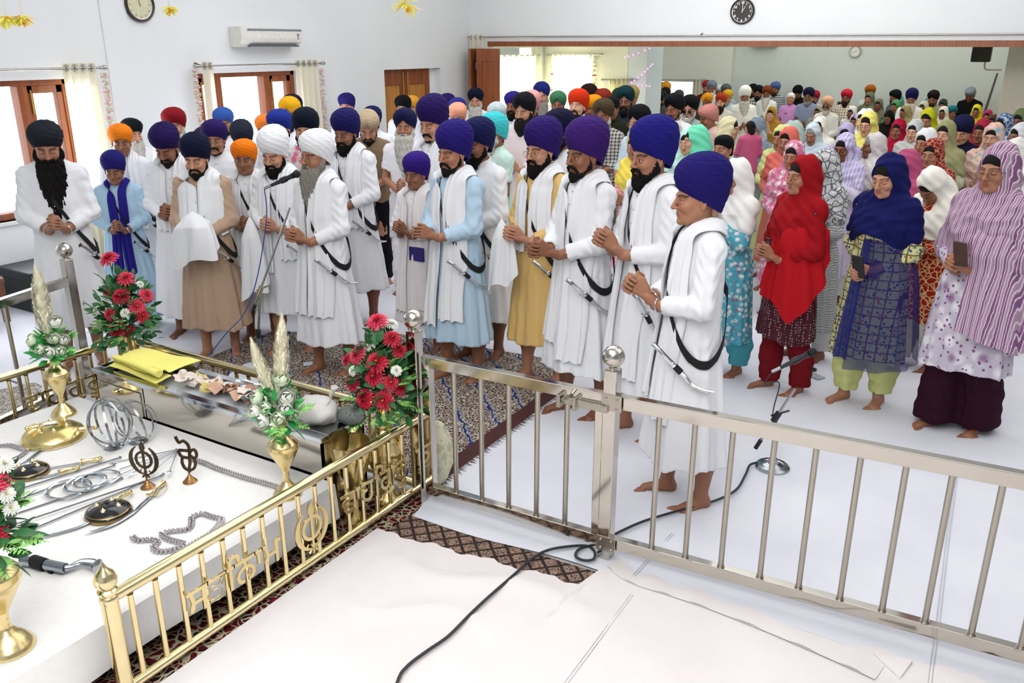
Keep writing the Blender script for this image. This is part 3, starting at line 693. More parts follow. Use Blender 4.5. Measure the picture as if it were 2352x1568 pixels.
def person(x, y, h, kind, label, hat, hc, robe, rc, beard='n', bc='k', app=40, arms='clasp', hp=(0, .12), skin=0, eyes='down', hem=.31, scarf=None, strap=False, spec=False, pants=None,
           pc='#e9e6e0', pat=None, hpat=None, floor=0.0, sleeve='full', wide=1.0, lod=None, extra=None, group=None, stance=1, amp=1.0, hood='wrap', collar=True, sash=None, sexface=None, zoff=0, D=None):
    """x, y: photo pixel of the top of the head or turban; h: the person's own height in metres"""
    h = DH.get(len(PEOPLE), h); s = h / 1.72; female = kind == 'w'
    hpn = (round(hp[0], 2), round(hp[1], 2)); R = rotm(*hpn)
    topl = np.array([0, .02, (.045 + TSIZE[hat][1][2]) if hat else .14 if female else .125])
    tp = (R @ (topl + (HC - NECK)) + NECK) * s
    P = at(x, y, floor + tp[2])
    dist = float((P - _C) @ _fw)
    if lod is None: lod = 0 if dist < 6.9 else 1 if dist < 11.5 else 2
    toc = math.atan2(-P[1], -P[0])         # bearing from the person to the camera
    rz = toc + PI / 2 - math.radians(app)  # local -y turned by app degrees to the photo's left
    c, sn = math.cos(rz), math.sin(rz); bx = P[0] - (c * tp[0] - sn * tp[1]); by = P[1] - (sn * tp[0] + c * tp[1])
    small = h < 1.5
    root = empty('person', (bx, by, floor), rz); root.scale = (s, s, s); tag(root, label, 'person', group)
    sf = sexface or ('w' if female else 'b' if small else 'm')
    body = link('body', skin_mesh(lod, (sf, eyes), arms, hpn, stance, sleeve), skin_mat(), root, SKINS[skin] if isinstance(skin, int) else skin)
    ph = round((x * .37 + y * .11) % 3.0, 0) if lod else round((x * .37) % 6.0, 1)
    rm = robe_mesh(lod, kind_st(robe), arms, hem, ph, wide, sleeve, amp)
    link(robe, rm, cloth(*pat) if pat else cloth(), root, rc)
    if pants: link('trousers', trouser_mesh(lod, pants, stance), cloth(), root, pc)
    M = Matrix.Translation(Vector(NECK)) @ Matrix(R.tolist()).to_4x4() @ Matrix.Translation(Vector(HC - NECK))
    hairc = {'k': BLACKHAIR, 'w': WHITEHAIR, 'g': GREYHAIR}[bc]
    if hat:
        st, sz = TSIZE[hat]; nm = 'turban' if hat not in ('c', 's') else 'head_cloth'
        t = link(nm, turban_mesh(min(lod, 2), st, sz), cloth(*hpat) if hpat else cloth('turban'), root, hc); t.matrix_local = M
    elif female:
        link('dupatta', hood_mesh(lod, hood, hpn, arms, ph, wide), cloth(*hpat) if hpat else cloth(), root, hc)
        o = link('hair', hair_mesh(lod), hair_mat(), root, hairc); o.matrix_local = M
    else:
        o = link('hair', hair_mesh(lod), hair_mat(), root, hairc); o.matrix_local = M
    if beard != 'n':
        o = link('beard', beard_mesh(lod, beard, hpn[1] if beard in ('long', 'vlong') else 0.0), hair_mat(), root, hairc); o.matrix_local = M
    kd = kind_st(robe)
    if scarf:
        sc_ = scarf if isinstance(scarf, dict) else {}
        for sd, ze in ((-1, sc_.get('r', .92)), (1, sc_.get('l', .86))):
            if ze: o = scarf_geo(kd, ph, sd, ze, sc_.get('x', .085), sc_.get('w', .108)).build('scarf', cloth(), root); o.color = srgb(sc_.get('c', '#f3f4f8'))
    if strap:
        zh = .84 if strap is True else strap
        strap_geo(kd, ph, zhip=zh).build('shoulder_strap', mat('black_webbing', '#0d0e12', .8), root); kirpan(root, kd, zh + .0, long=(strap == .80))
    if spec: glasses(root, hpn, spec == 'dark')
    if collar and lod == 0 and not female:
        g = G(); zz = np.linspace(1.44, 1.16, 20)
        v = [];
        for z in zz:
            for xx in (-.016, .016): v.append((xx, float(front_y(kd, np.float32(xx), np.float32(z), ph)) * wide - .005, z))
        g.add(v, [(2 * i, 2 * i + 1, 2 * i + 3, 2 * i + 2) for i in range(19)]); v2 = [(a, b + .006, c_) for a, b, c_ in v]; g.add(v2, [(2 * i, 2 * i + 2, 2 * i + 3, 2 * i + 1) for i in range(19)])
        pl = g.build('placket', cloth(), root); pl.color = srgb(rc)
        for z in (1.40, 1.33, 1.26, 1.19):
            G().ball((0, float(front_y(kd, np.float32(0), np.float32(z), ph)) * wide - .009, z), .0055, 8, sc=(1, .6, 1)).build('button', mat('shirt_button', '#c9c6c0' if rc[1] != 'a' else '#22304a', .3), pl)
    if extra: extra(root, s, ph)
    PEOPLE.append((label, dist, bx, by, floor, tp[2] / h, h)); return root
def kind_st(robe): return {'kurta': 'kurta', 'kameez': 'kameez', 'shirt': 'shirt', 'tshirt': 'shirt', 'coat': 'shirt'}[robe]

def drape(kd, a0, a1, zt, zb, off, m, col, name='dupatta_end', nu=60, nv=36, wave=5, cx=0.0):
    def f(root, s, ph):
        def g(u, v):
            a = math.radians(a0 + (a1 - a0) * u); b = zb(u) if callable(zb) else zb; z = zt + (b - zt) * v; rx, ry, cy = st_at(kd, min(z, 1.36)); o = off * min(1, .15 + v * 3.5) + .012 * math.sin(u * wave * 6.28 + z * 4) * (.3 + v) + .02 * v
            return ((float(rx) * 1.08 + o) * math.cos(a), float(cy) + (float(ry) * 1.08 + o) * math.sin(a), z)
        o = G().sheet(g, nu, nv).build(name, m, root); o.color = srgb(col)
    return f
def phone(col, arms='low', dx=.03, up=.05):
    def f(root, s, ph):
        c = ARMS[arms][0]; t = thing('mobile_phone', 'PH', 'phone', (0, 0, 0)); M = root.matrix_basis @ Matrix.Translation((c[0] + dx, c[1] - .055, c[2] + up)) @ Matrix.Rotation(.35, 4, 'X')
        t.matrix_basis = Matrix.Translation(M.translation) @ M.to_euler().to_matrix().to_4x4(); G().box(-.038, .038, -.008, .006, -.075, .075).build('phone_case', mat('held_phone_' + col[1:], col, .5), t, smooth=False, bevel=.005); HELD.append(t)
    return f
HELD = []
def text_mesh(body, size, ext, m, parent, loc, rot, name='lettering'):
    fc = bpy.data.curves.new(name, 'FONT'); fc.body = body; fc.size = size; fc.extrude = ext; fc.offset = .0015; fc.align_x = 'CENTER'; o = bpy.data.objects.new(name, fc); COL.objects.link(o)
    dg = bpy.context.evaluated_depsgraph_get(); me = bpy.data.meshes.new_from_object(o.evaluated_get(dg)); bpy.data.objects.remove(o)
    me.materials.clear(); q = link(name, me, m, parent); q.location = loc; q.rotation_euler = rot; return q
# ================================================================ the hall
def wallmat():
    if 'wall_paint' in MATS: return MATS['wall_paint']
    t = NT('wall_paint'); v = t.coord(); n = t.noise(1.3, v, 5, .6)
    t.l(t.ramp(n, [(.3, (.86, .89, .90)), (.7, (.90, .915, .925))]), t.b.inputs['Base Color']); t.b.inputs['Roughness'].default_value = .6
    t.bump(t.noise(90, v, 4), .12, .002); MATS['wall_paint'] = t.m; return t.m
XW, YB, ZC, FZ = -7.85, 11.61, 4.2, -.42
def struct(name, g, m, **k):
    o = g.build(name, m, None, smooth=False, **k); o['kind'] = 'structure'; return o
wp = wallmat(); wood = None
def woodmat(name, c1, c2, rough=.35, axis=(2, 2, .25), sc=9):
    if name in MATS: return MATS[name]
    t = NT(name); v = t.coord(axis); n = t.noise(sc, v, 5, .6); wv = t.n('TexWave', bands_direction='X'); wv.inputs['Scale'].default_value = 5; wv.inputs['Distortion'].default_value = 6; wv.inputs['Detail'].default_value = 3
    t.l(v, wv.inputs[0]); f = t.mix(.22, n, wv.outputs['Color'])
    t.l(t.ramp(f, [(.25, srgb(c1)), (.75, srgb(c2))]), t.b.inputs['Base Color']); t.b.inputs['Roughness'].default_value = rough; MATS[name] = t.m; return t.m
WD = woodmat('teak_wood', '#7c4022', '#a86038'); WDL = woodmat('honey_wood', '#a8682c', '#c98a45'); WDD = woodmat('dark_teak', '#4a2716', '#7a4526')
floor_m = mat('floor_tile', '#d9d9da', .3, 0, .03)
struct('floor', G().box(XW - .3, 7, -5, YB + .15, -.6, 0), floor_m)
struct('floor_far_hall', G().box(-10, 9, YB + .15, 22, -.7, FZ), floor_m)
struct('ceiling', G().box(-10, 9, -5, 22, ZC, ZC + .2), wp)
# left wall with two windows and a door recess: pieces around the openings
W1, W2, DR = (2.55, 4.94, .74, 1.95), (6.38, 7.86, .74, 1.955), (9.50, 10.81, 0, 1.925)
g = G(); T = .24
for a, b, z0, z1 in ((-5, W1[0], 0, ZC), (W1[0], W1[1], 0, W1[2]), (W1[0], W1[1], W1[3], ZC), (W1[1], W2[0], 0, ZC), (W2[0], W2[1], 0, W2[2]), (W2[0], W2[1], W2[3], ZC), (W2[1], DR[0], 0, ZC), (DR[0], DR[1], DR[3], ZC), (DR[1], YB + .15, 0, ZC)):
    g.box(XW - T, XW, a, b, z0, z1)
struct('wall_left', g, wp)
struct('trim_1', G().box(XW, XW + .012, 5.34, 5.62, 0, ZC), wp)
struct('wall_rear', G().box(XW, 7, -5.2, -5, 0, ZC), wp)
struct('wall_right', G().box(7, 7.2, -5, YB + .15, 0, ZC), wp)
OX0, OX1, OZ = -7.52, 3.6, 2.225
struct('wall_back', G().box(XW, OX0, YB, YB + .15, 0, ZC).box(OX0, OX1, YB, YB + .15, OZ + .072, ZC).box(OX1, 7, YB, YB + .15, 0, ZC), wp)
struct('trim_2', G().box(OX0, OX1, YB - .012, YB + .16, OZ, OZ + .072), WD)
struct('trim_3', G().box(OX0, OX1, YB, YB + .16, FZ, 0.0), WDD)
for nm, (y0, y1, z0, z1), muls in (('window_1', W1, (4.50,)), ('window_2', W2, (6.70, 7.42))):
    wr = tag(empty(nm, (XW - .12, (y0 + y1) / 2, z0)), kind='structure')
    q = G(); cx, cy = 0, -(y0 + y1) / 2
    q.box(-.06, .06, y0 + cy, y1 + cy, 0, .06).box(-.06, .06, y0 + cy, y1 + cy, z1 - z0 - .05, z1 - z0).box(-.06, .06, y0 + cy, y0 + cy + .06, 0, z1 - z0).box(-.06, .06, y1 + cy - .06, y1 + cy, 0, z1 - z0)
    for m_ in muls: q.box(-.06, .06, m_ + cy - .045, m_ + cy + .045, .06, z1 - z0 - .05)
    q.build('window_frame', WD, wr, smooth=False, bevel=.006)
    ys = [y0 + .06] + [v for m_ in muls for v in (m_ - .045, m_ + .045)] + [y1 - .06]
    for i in range(0, len(ys), 2):
        a, b = ys[i] + cy, ys[i + 1] + cy
        if b - a < .6:
            G().box(-.02, .045, a, a + .055, .06, z1 - z0 - .05).box(-.02, .045, b - .055, b, .06, z1 - z0 - .05).box(-.02, .045, a, b, .06, .12).box(-.02, .045, a, b, z1 - z0 - .12, z1 - z0 - .05).build('sash', WD, wr, smooth=False, bevel=.004)
            G().tube([(.055, a + .03, z1 - z0 - .09), (.055, a + .03, z1 - z0 - .30)], .008, 8).build('bolt', mat('brass_bolt', '#c8a050', .35, .4), wr)
        G().box(-.004, .002, a, b, .06, z1 - z0 - .05).build('pane', mat('window_glass', '#ffffff', .02, 0, 0, alpha=.06), wr, smooth=False)
    G().box(.05, .15, y0 + cy - .03, y1 + cy + .03, -.035, 0).build('window_sill', mat('marble_sill', '#e6e6e4', .25), wr, smooth=False, bevel=.005)
# double door in its recess
dr = tag(empty('door_1', (XW - .15, (DR[0] + 10.69) / 2, 0)), kind='structure'); hw = (10.69 - DR[0]) / 2
for s in (-1, 1):
    a, b = (-hw, -.004) if s < 0 else (.004, hw); z1 = DR[3] - .0
    G().box(-.03, .03, a, a + .10, 0, z1).box(-.03, .03, b - .10, b, 0, z1).box(-.03, .03, a + .1, b - .1, 0, .18).box(-.03, .03, a + .1, b - .1, z1 - .22, z1).build('door_frame', WD, dr, smooth=False, bevel=.005)
    G().box(-.012, .012, a + .1, b - .1, .18, z1 - .22).build('door_panel', WDL, dr, smooth=False)
    G().tube([(.045, s * .05, z1 - .04), (.045, s * .05, z1 - .40)], .008, 8).tube([(.045, s * .05, z1 - .40), (.06, s * .05, z1 - .43)], .012, 8).build('bolt', mat('brass_bolt', '#c8a050', .35, .4), dr)
struct('wall_door_side', G().box(XW - .24, XW - .12, 10.69, DR[1], 0, DR[3]), wp)
# folding leaves stacked at the left end of the big opening
def leaf(name, x0, x1, y0, y1, label, dark):
    r = thing(name, label, 'door', (x0, y0, 0)); dx, dy = x1 - x0, y1 - y0; L = math.hypot(dx, dy); r.rotation_euler = (0, 0, math.atan2(dy, dx)); z1 = OZ - .03
    G().box(0, .09, -.02, .02, .02, z1).box(L - .09, L, -.02, .02, .02, z1).box(.09, L - .09, -.02, .02, .02, .2).box(.09, L - .09, -.02, .02, z1 - .18, z1).build('door_frame', dark, r, smooth=False, bevel=.004)
    G().box(.09, L - .09, -.008, .008, .2, z1 - .18).build('door_panel', dark, r, smooth=False)
    for z in (z1 - .25, 1.1, .3): G().tube([(-.004, -.024, z - .05), (-.004, -.024, z + .05)], .009, 8).build('hinge', mat('dull_steel', '#6d6a66', .4, 1.0), r)
    return r
leaf('folding_door_leaf', -7.50, -7.12, YB - .34, YB - .30, 'brown wooden folding door leaf facing the hall at opening edge', WD)
leaf('folding_door_leaf', -7.56, -7.50, YB - .06, YB - .32, 'brown wooden folding door leaf folded edge-on, second from wall', WDD)
leaf('folding_door_leaf', -7.66, -7.62, YB - .04, YB - .36, 'brown wooden folding door leaf folded edge-on, nearest white wall', WD)
# far hall shell
Y1 = 13.95; XP = float(on_y(1442, 150, Y1)[0]); YF = 21.2
creamwall = mat('cream_paint', '#dfe3d8', .7, 0, .02); greenwall = mat('pale_green_paint', '#ccd6d2', .7, 0, .03)
struct('wall_far_left', G().box(XW - .24, XW, YB + .15, 12.1, FZ, ZC).box(XW - .24, XW, 13.5, Y1, FZ, ZC).box(XW - .24, XW, 12.1, 13.5, 2.2, ZC).box(XW - .24, XW, 12.1, 13.5, FZ, .55), creamwall)
wx0, wx1 = float(on_y(1275, 130, Y1)[0]), float(on_y(1362, 130, Y1)[0])
struct('wall_far_bay', G().box(XW - .24, wx0, Y1, Y1 + .24, FZ, ZC).box(wx1, XP, Y1, Y1 + .24, FZ, ZC).box(wx0, wx1, Y1, Y1 + .24, 2.1, ZC).box(wx0, wx1, Y1, Y1 + .24, FZ, .4), creamwall)
struct('wall_far_back', G().box(-10, 9, YF, YF + .2, FZ, ZC).box(-10.2, -10, Y1, YF, FZ, ZC), greenwall)
xc = float(on_y(1680, 200, YF)[0]); struct('wall_far_step', G().box(-10, xc, YF - .12, YF, FZ, ZC), creamwall)
xr = float(on_y(2318, 110, 13.2)[0]); struct('wall_far_right', G().box(xr, xr + 3, 13.2, YF, FZ, ZC), mat('warm_cream_paint', '#e0d9c6', .7, 0, .03))
pl0, pl1 = float(on_y(1441, 200, 13.9)[0]), float(on_y(1483, 200, 13.9)[0])
struct('column_1', G().box(pl0, pl1, 13.9, 14.6, FZ, ZC), mat('bluish_paint', '#cfdde6', .6, 0, .02))
struct('wall_outer', G().box(9, 9.2, YB, 22, FZ, ZC).box(XW - .3, XP, 22, 22.2, FZ, ZC), wp)
# far windows (glowing daylight panes) with curtains
def transl(name, c, f=.55):
    if name in MATS: return MATS[name]
    t = NT(name); t.b.inputs['Base Color'].default_value = srgb(c); t.b.inputs['Roughness'].default_value = .9
    tr = t.n('BsdfTranslucent'); tr.inputs[0].default_value = srgb(c); mx = t.n('MixShader'); mx.inputs[0].default_value = f
    t.l(t.b.outputs[0], mx.inputs[1]); t.l(tr.outputs[0], mx.inputs[2]); t.l(mx.outputs[0], t.out.inputs[0])
    t.bump(t.noise(80, t.coord((1, 1, .2))), .2, .004); MATS[name] = t.m; return t.m
CUR = transl('cream_curtain', '#fbf6e4'); CURY = transl('sheer_yellow_curtain', '#fdf8dc', .8)
def curtain(label, p0, p1, z0, z1, m, folds=7, amp=.03, group=None, pinch=0.0, tilt=0):
    a, b = Vector((p0[0], p0[1], 0)), Vector((p1[0], p1[1], 0)); d = b - a; n = Vector((-d.y, d.x, 0)).normalized()
    r = thing('curtain', label, 'curtain', (p0[0], p0[1], z0), group=group)
    def f(u, v):
        z = z1 - z0; k = 1 - pinch * math.sin(PI * min(1, (1 - v) * 1.0)) ; p = d * (.5 + (u - .5) * k) + n * amp * math.sin(u * folds * 2 * PI) * (1 + .3 * math.sin(v * 5)) + d.normalized() * tilt * (1 - v)
        return (p.x, p.y, v * z)
    G().sheet(lambda u, v: f(u, v), folds * 10, 24).build('curtain_fabric', m, r)
    for i in range(folds): 
        p = d * ((i + .5) / folds); G().tube([(p.x + n.x * .03 * math.cos(t) , p.y + n.y * .03 * math.cos(t), z1 - z0 - .045 + .03 * math.sin(t)) for t in np.linspace(0, 2 * PI, 12, endpoint=False)], .006, 6, closed=True).build('eyelet', mat('rod_steel', '#b9b7b2', .2, 1.0), r)
    return r
def rod(label, p0, p1, r=.012, fin=True, br=()):
    p0, p1 = Vector(p0), Vector(p1); t = thing('curtain_rod', label, 'curtain rod', p0); d = p1 - p0
    G().tube([(0, 0, 0), d], r, 12).build('rod_bar', mat('rod_steel', '#b9b7b2', .2, 1.0), t)
    for s, q in ((-1, Vector((0, 0, 0))), (1, d)):
        if fin: u = d.normalized() * s; G().tube([q, q + u * .03, q + u * .035, q + u * .07], [r * 1.3, r * 1.3, r * 1.8, r * 1.8], 12).build('finial', mat('rod_steel', '#b9b7b2', .2, 1.0), t)
    for k, off in br: q = d * k; G().tube([q, q + Vector(off)], .009, 8).build('bracket', mat('bronze_bracket', '#6b4a34', .4, .6), t)
    return t
rx = XW + .12
rod('steel curtain rod above the near left window', (rx, 2.3, 2.045), (rx, 5.17, 2.045), br=((.93, (-.12, 0, .03)),))
rod('steel curtain rod above the second left window', (rx, 6.33, 2.035), (rx, 8.14, 2.035), br=((.02, (-.12, 0, .03)), (.96, (-.12, 0, .03))))
rod('long steel curtain rod above the wide opening', (-7.53, YB - .1, 2.362), (3.5, YB - .1, 2.362), r=.011, br=((.31, (0, .1, .03)), (.66, (0, .1, .03))))
curtain('cream curtain gathered at right side of the near left window', (rx, 4.80), (rx, 5.13), .10, 2.09, CUR, 4, .035)
curtain('narrow cream curtain at left side of the second window', (rx, 6.36), (rx, 6.50), .10, 2.08, CUR, 2, .03)
curtain('cream curtain gathered at right side of the second window', (rx, 7.72), (rx, 8.10), .10, 2.08, CUR, 4, .035)
curtain('cream curtain hanging beside folded doors at opening corner', (-7.80, YB - .1), (-7.54, YB - .1), .3, 2.40, CUR, 3, .025)
rb = thing('curtain_rod', 'short steel curtain rod stub at the hall corner', 'curtain rod', (XW + .02, YB - .1, 2.365)); G().tube([(0, 0, 0), (.09, 0, 0)], .012, 10).build('rod_bar', mat('rod_steel', '#b9b7b2', .2, 1.0), rb)
curtain('sheer yellow curtain glowing on the far left wall', (XW + .06, 12.05), (XW + .06, 13.55), .0, 2.09, CURY, 8, .03)
rod('thin curtain rod on the far left wall', (XW + .06, 12.0, 2.075), (XW + .06, 13.62, 2.075), r=.01)
curtain('sheer yellow curtain glowing between two red flower garlands', (float(on_y(1267, 130, Y1)[0]), Y1 - .07), (float(on_y(1367, 130, Y1)[0]), Y1 - .07), .0, 2.10, CURY, 9, .03)
rod('thin curtain rod over the window between red garlands', on_y(1263, 126, Y1 - .07), on_y(1376, 125, Y1 - .07), r=.01)
S3 = Y1 - .08
curtain('small pale yellow curtain beside the bluish column', on_y(1398, 190, S3), on_y(1440, 190, S3), .2, float(on_y(1410, 182, S3)[2]), CURY, 4, .04)
rod('thin curtain rod beside the bluish column', on_y(1390, 183, S3), on_y(1445, 183, S3), r=.012)
wf = tag(empty('window_3', on_y(1500, 240, YF - .13)), kind='structure'); a = on_y(1498, 186, YF - .14); b = on_y(1590, 260, YF - .14)
G().box(0, b[0] - a[0], 0, .02, b[2] - a[2], 0).build('pane', emit('daylight_pane', '#fffef0', 1.3), wf, smooth=False); wf.location = a
G().box(-.05, b[0] - a[0] + .05, -.02, .0, 0, .05).box(-.05, 0, -.02, 0, b[2] - a[2], 0).box(b[0] - a[0], b[0] - a[0] + .05, -.02, 0, b[2] - a[2], 0).build('window_frame', mat('white_frame', '#d8d8d0', .5), wf, smooth=False)
rod('thin curtain rod over the far back window', on_y(1495, 183, YF - .2), on_y(1613, 183, YF - .2), r=.012)
curtain('grey cream curtain at right end of far back window', on_y(1592, 190, YF - .2), on_y(1609, 190, YF - .2), .0, float(on_y(1600, 182, YF - .2)[2]), mat('dull_curtain', '#d9d3c0', .9), 2, .03)
curtain('sliver of pale curtain behind the bluish column', on_y(1486, 190, YF - .3), on_y(1497, 190, YF - .3), .0, float(on_y(1490, 184, YF - .3)[2]), CUR, 1, .02)
area('daylight_far_left', (XW - .1, 12.8, 1.3), (0, math.radians(-90), 0), 1.3, 1.5, 60, (1, .98, .88))
area('daylight_far_bay', ((wx0 + wx1) / 2, Y1 + .15, 1.2), (math.radians(-90), 0, 0), 1.0, 1.5, 60, (1, .98, .88))
# fairy lights on the column
ft = thing('fairy_lights', 'string of pink fairy lights looped on the bluish column', 'string lights', on_y(1450, 199, 13.86)); o0 = Vector(on_y(1450, 199, 13.86)); pts = []
for seg in ([(1436, 131), (1460, 124), (1492, 111)], [(1450, 190), (1470, 175), (1488, 158), (1500, 146)], [(1449, 198), (1470, 197), (1492, 198)]):
    P = [Vector(on_y(x, y, 13.86)) - o0 for x, y in seg]; sp = smooth_path(P, 5); G().tube(sp, .004, 5).build('wire', mat('pink_wire', '#d8b0d0', .5), ft); pts += sp[::2]
for p in pts: G().ball(p, .014, 8).build('bulb', emit('fairy_bulb', '#ff9ee8', 2.2), ft)
# clocks
def clock(label, cx, cy, cz, r, face, rimc, numc, n='Y', hands=((90, .5), (60, .35)), nums=True, thick=.04):
    t = thing('wall_clock', label, 'clock', (cx, cy, cz)); t.rotation_euler = (0, 0, 0 if n == 'Y' else PI / 2); M = Matrix.Rotation(PI / 2, 4, 'X')
    G().lathe([(r * .86, 0), (r, .004), (r, thick * .7), (r * .95, thick), (r * .86, thick * .8), (r * .85, thick * .45)], 48, M, False).build('clock_rim', mat('clock_rim_' + rimc[1:], rimc, .3), t)
    G().lathe([(0.001, thick * .4), (r * .86, thick * .42), (r * .86, thick * .5), (.001, thick * .5)], 40, M).build('clock_face', mat('clock_face_' + face[1:], face, .5), t)
    g = G(); nm = mat('clock_mark_' + numc[1:], numc, .4, .2)
    for i in range(12):
        a = math.radians(90 - 30 * i - 30)
        if nums:
            text_mesh(str(i + 1), r * .26, .001, nm, t, (r * .68 * math.cos(a), -thick * .53, r * .68 * math.sin(a) - r * .085), (PI / 2, 0, 0), 'numeral')
        else: g.box(-r * .02, r * .02, -thick * .55, -thick * .5, r * .62, r * .78, Matrix.Rotation(-(a - PI / 2), 4, 'Y') @ Matrix.Identity(4))
    for a, L in hands: g.box(-r * .018, r * .018, -thick * .62, -thick * .56, -r * .1, r * L, Matrix.Rotation(-(math.radians(a) - PI / 2), 4, 'Y'))
    g.ball((0, -thick * .6, 0), r * .04, 8); g.build('clock_hands', nm, t)
    G().lathe([(r * .85, thick * .5), (r * .80, thick * .56), (r * .84, thick * .62)], 40, M, False).build('inner_ring', mat('clock_silver', '#d8d8da', .3, .6), t)
clock('dark brown wall clock above the wide opening, reading one', -3.59, YB - .002, 2.655, .158, '#2e2423', '#241c1c', '#e9e6e0', hands=((88, .7), (58, .5)))
clock('cream faced wall clock with dark rim on left wall', XW + .002, 5.775, 2.625, .165, '#dcd9b8', '#3a2a26', '#b7a25c', n='X', hands=((105, .6), (98, .45)), nums=False)
q = on_y(1965, 118, YF - .01); clock('small pale wall clock on the far hall wall', q[0], q[1], q[2], .125, '#dfe2da', '#aab0aa', '#6a6f6a', hands=((15, .6), (200, .7)), nums=False)
# air conditioners
def ac(label, loc, rz, L, H=.215, D=.20):
    t = thing('air_conditioner', label, 'air conditioner', loc, rz); c = mat('ac_plastic', '#eae7de', .4)
    prof = [(0, .0), (-D * .55, 0), (-D * .92, H * .25), (-D, H * .45), (-D, H * .93), (-D * .93, H), (0, H)]; v = [(-L / 2, a, b) for a, b in prof] + [(L / 2, a, b) for a, b in prof]; n = len(prof)
    G().add(v, [tuple(range(n)), tuple(range(2 * n - 1, n - 1, -1))] + [(i, i + n, (i + 1) % n + n, (i + 1) % n) for i in range(n)]).build('ac_body', c, t, smooth=False, bevel=.006)
    G().box(-L / 2 + .09, L / 2 - .01, -D - .004, -D + .01, H * .80, H * .90).build('display_strip', mat('ac_strip', '#7c8794', .3), t, smooth=False)
    G().box(-L / 2 + .14, L / 2 - .05, -D * .93, -D * .6, H * .01, H * .09).build('air_slot', mat('ac_slot', '#5d6672', .5), t, smooth=False)
    G().lathe([(.001, 0), (.016, 0), (.016, .004), (.001, .004)], 16, Matrix.Translation((L / 2 - .07, -D - .004, H * .62)) @ Matrix.Rotation(PI / 2, 4, 'X')).box(L / 2 - .078, L / 2 - .062, -D - .004, -D, H * .38, H * .52).build('badge', mat('badge_grey', '#8d9096', .4), t)
ac('white split air conditioner on left wall above second window', (XW, 7.33, 2.225), PI / 2, .92)
q = on_y(1757, 107, YF); ac('thin underside of air conditioner on the far hall wall', (q[0], YF - .002, q[2]), 0, .62)
# garlands
def garland(label, x, y, z0, z1, cols, r=.03, n=40, name='flower_garland', seed=1):
    t = thing(name, label, 'garland', (x, y, z0)); R = random.Random(seed)
    for ci, c in enumerate(cols):
        g = G()
        for i in range(n):
            if i % len(cols) != ci: continue
            z = (z1 - z0) * (i + .5) / n
            for k in range(5):
                a = R.uniform(0, 6.28); g.ball((math.cos(a) * r * .7, math.sin(a) * r * .7, z + R.uniform(-.012, .012)), r * R.uniform(.4, .62), 6, sc=(1, 1, .6))
        g.build('blossoms', mat('garland_' + c.strip('#'), c, .8), t)
    G().tube([(0, 0, -.02), (0, 0, z1 - z0)], .003, 5).build('string', mat('string_white', '#d9d4c6', .8), t)
GC = ('#f0c4cc', '#d9e0b4', '#f4b8c8', '#eee8d4')
garland('pink and cream flower garland right of the near window curtain', XW + .10, 5.22, .75, 2.0, GC, seed=1)
garland('pink flower garland hanging left of the second window', XW + .10, 6.28, .9, 2.0, GC[::-1], seed=2)
garland('pink flower garland hanging right of the second window', XW + .10, 8.18, .9, 1.98, GC, seed=3)
for i, x in enumerate((1266, 1366)):
    q = on_y(x, 135, Y1 - .16); garland('red and cream paper garland %s the glowing far window' % ('left of', 'right of')[i], q[0], q[1], .9, 2.0, ('#d8342e', '#f2e6c4', '#c9c08a', '#f0ead0'), r=.035, n=16, seed=5 + i)
# hanging yellow paper flowers
def hang_flower(label, x, y, dist, r, seed, face=0, cord=True):
    d = _fw * FPX + _rt * (x - 1176) - _up * (y - 784); p = _C + d / np.linalg.norm(d) * dist; R = random.Random(seed)
    t = thing('hanging_flower', label, 'paper flower', p); ga, gb = G(), G()
    for i in range(70):
        a = R.uniform(0, 2 * PI); e = R.uniform(-.9, .9) if face else R.uniform(-1.35, -.1); L = r * R.uniform(.75, 1.05); v = Vector((math.cos(a) * math.cos(e), math.sin(a) * math.cos(e), math.sin(e) * (.7 if not face else 1)))
        side = v.cross(Vector((0, 0, 1))).normalized() * r * .085; g = gb if i % 12 == 0 else ga
        b0 = v * L * .12; m_ = v * L * .6; tip = v * L
        g.add([b0 - side * .4, b0 + side * .4, m_ + side, tip + side * .5, tip - side * .5, m_ - side], [(0, 1, 2, 5), (5, 2, 3, 4)])
    ga.build('petals', transl('yellow_petal', '#fffa8a', .6), t); gb.build('petal_tips', transl('orange_petal', '#ff8a2a', .4), t)
    if cord: G().tube([(0, 0, 0), (.02, 0, ZC - p[2])], .003, 5).build('cord', mat('string_white', '#d9d4c6', .8), t)
hang_flower('yellow paper flower hanging top centre before the wall corner', 930, 5, 5.0, .10, 3, face=1)
hang_flower('small yellow paper flower hanging right of cream clock', 388, 14, 5.0, .075, 4)
hang_flower('yellow paper flower hanging at the far left of frame', 12, 36, 4.6, .085, 5)
hang_flower('yellow and orange paper flower at top left, right one of pair', 50, 34, 4.6, .075, 6)
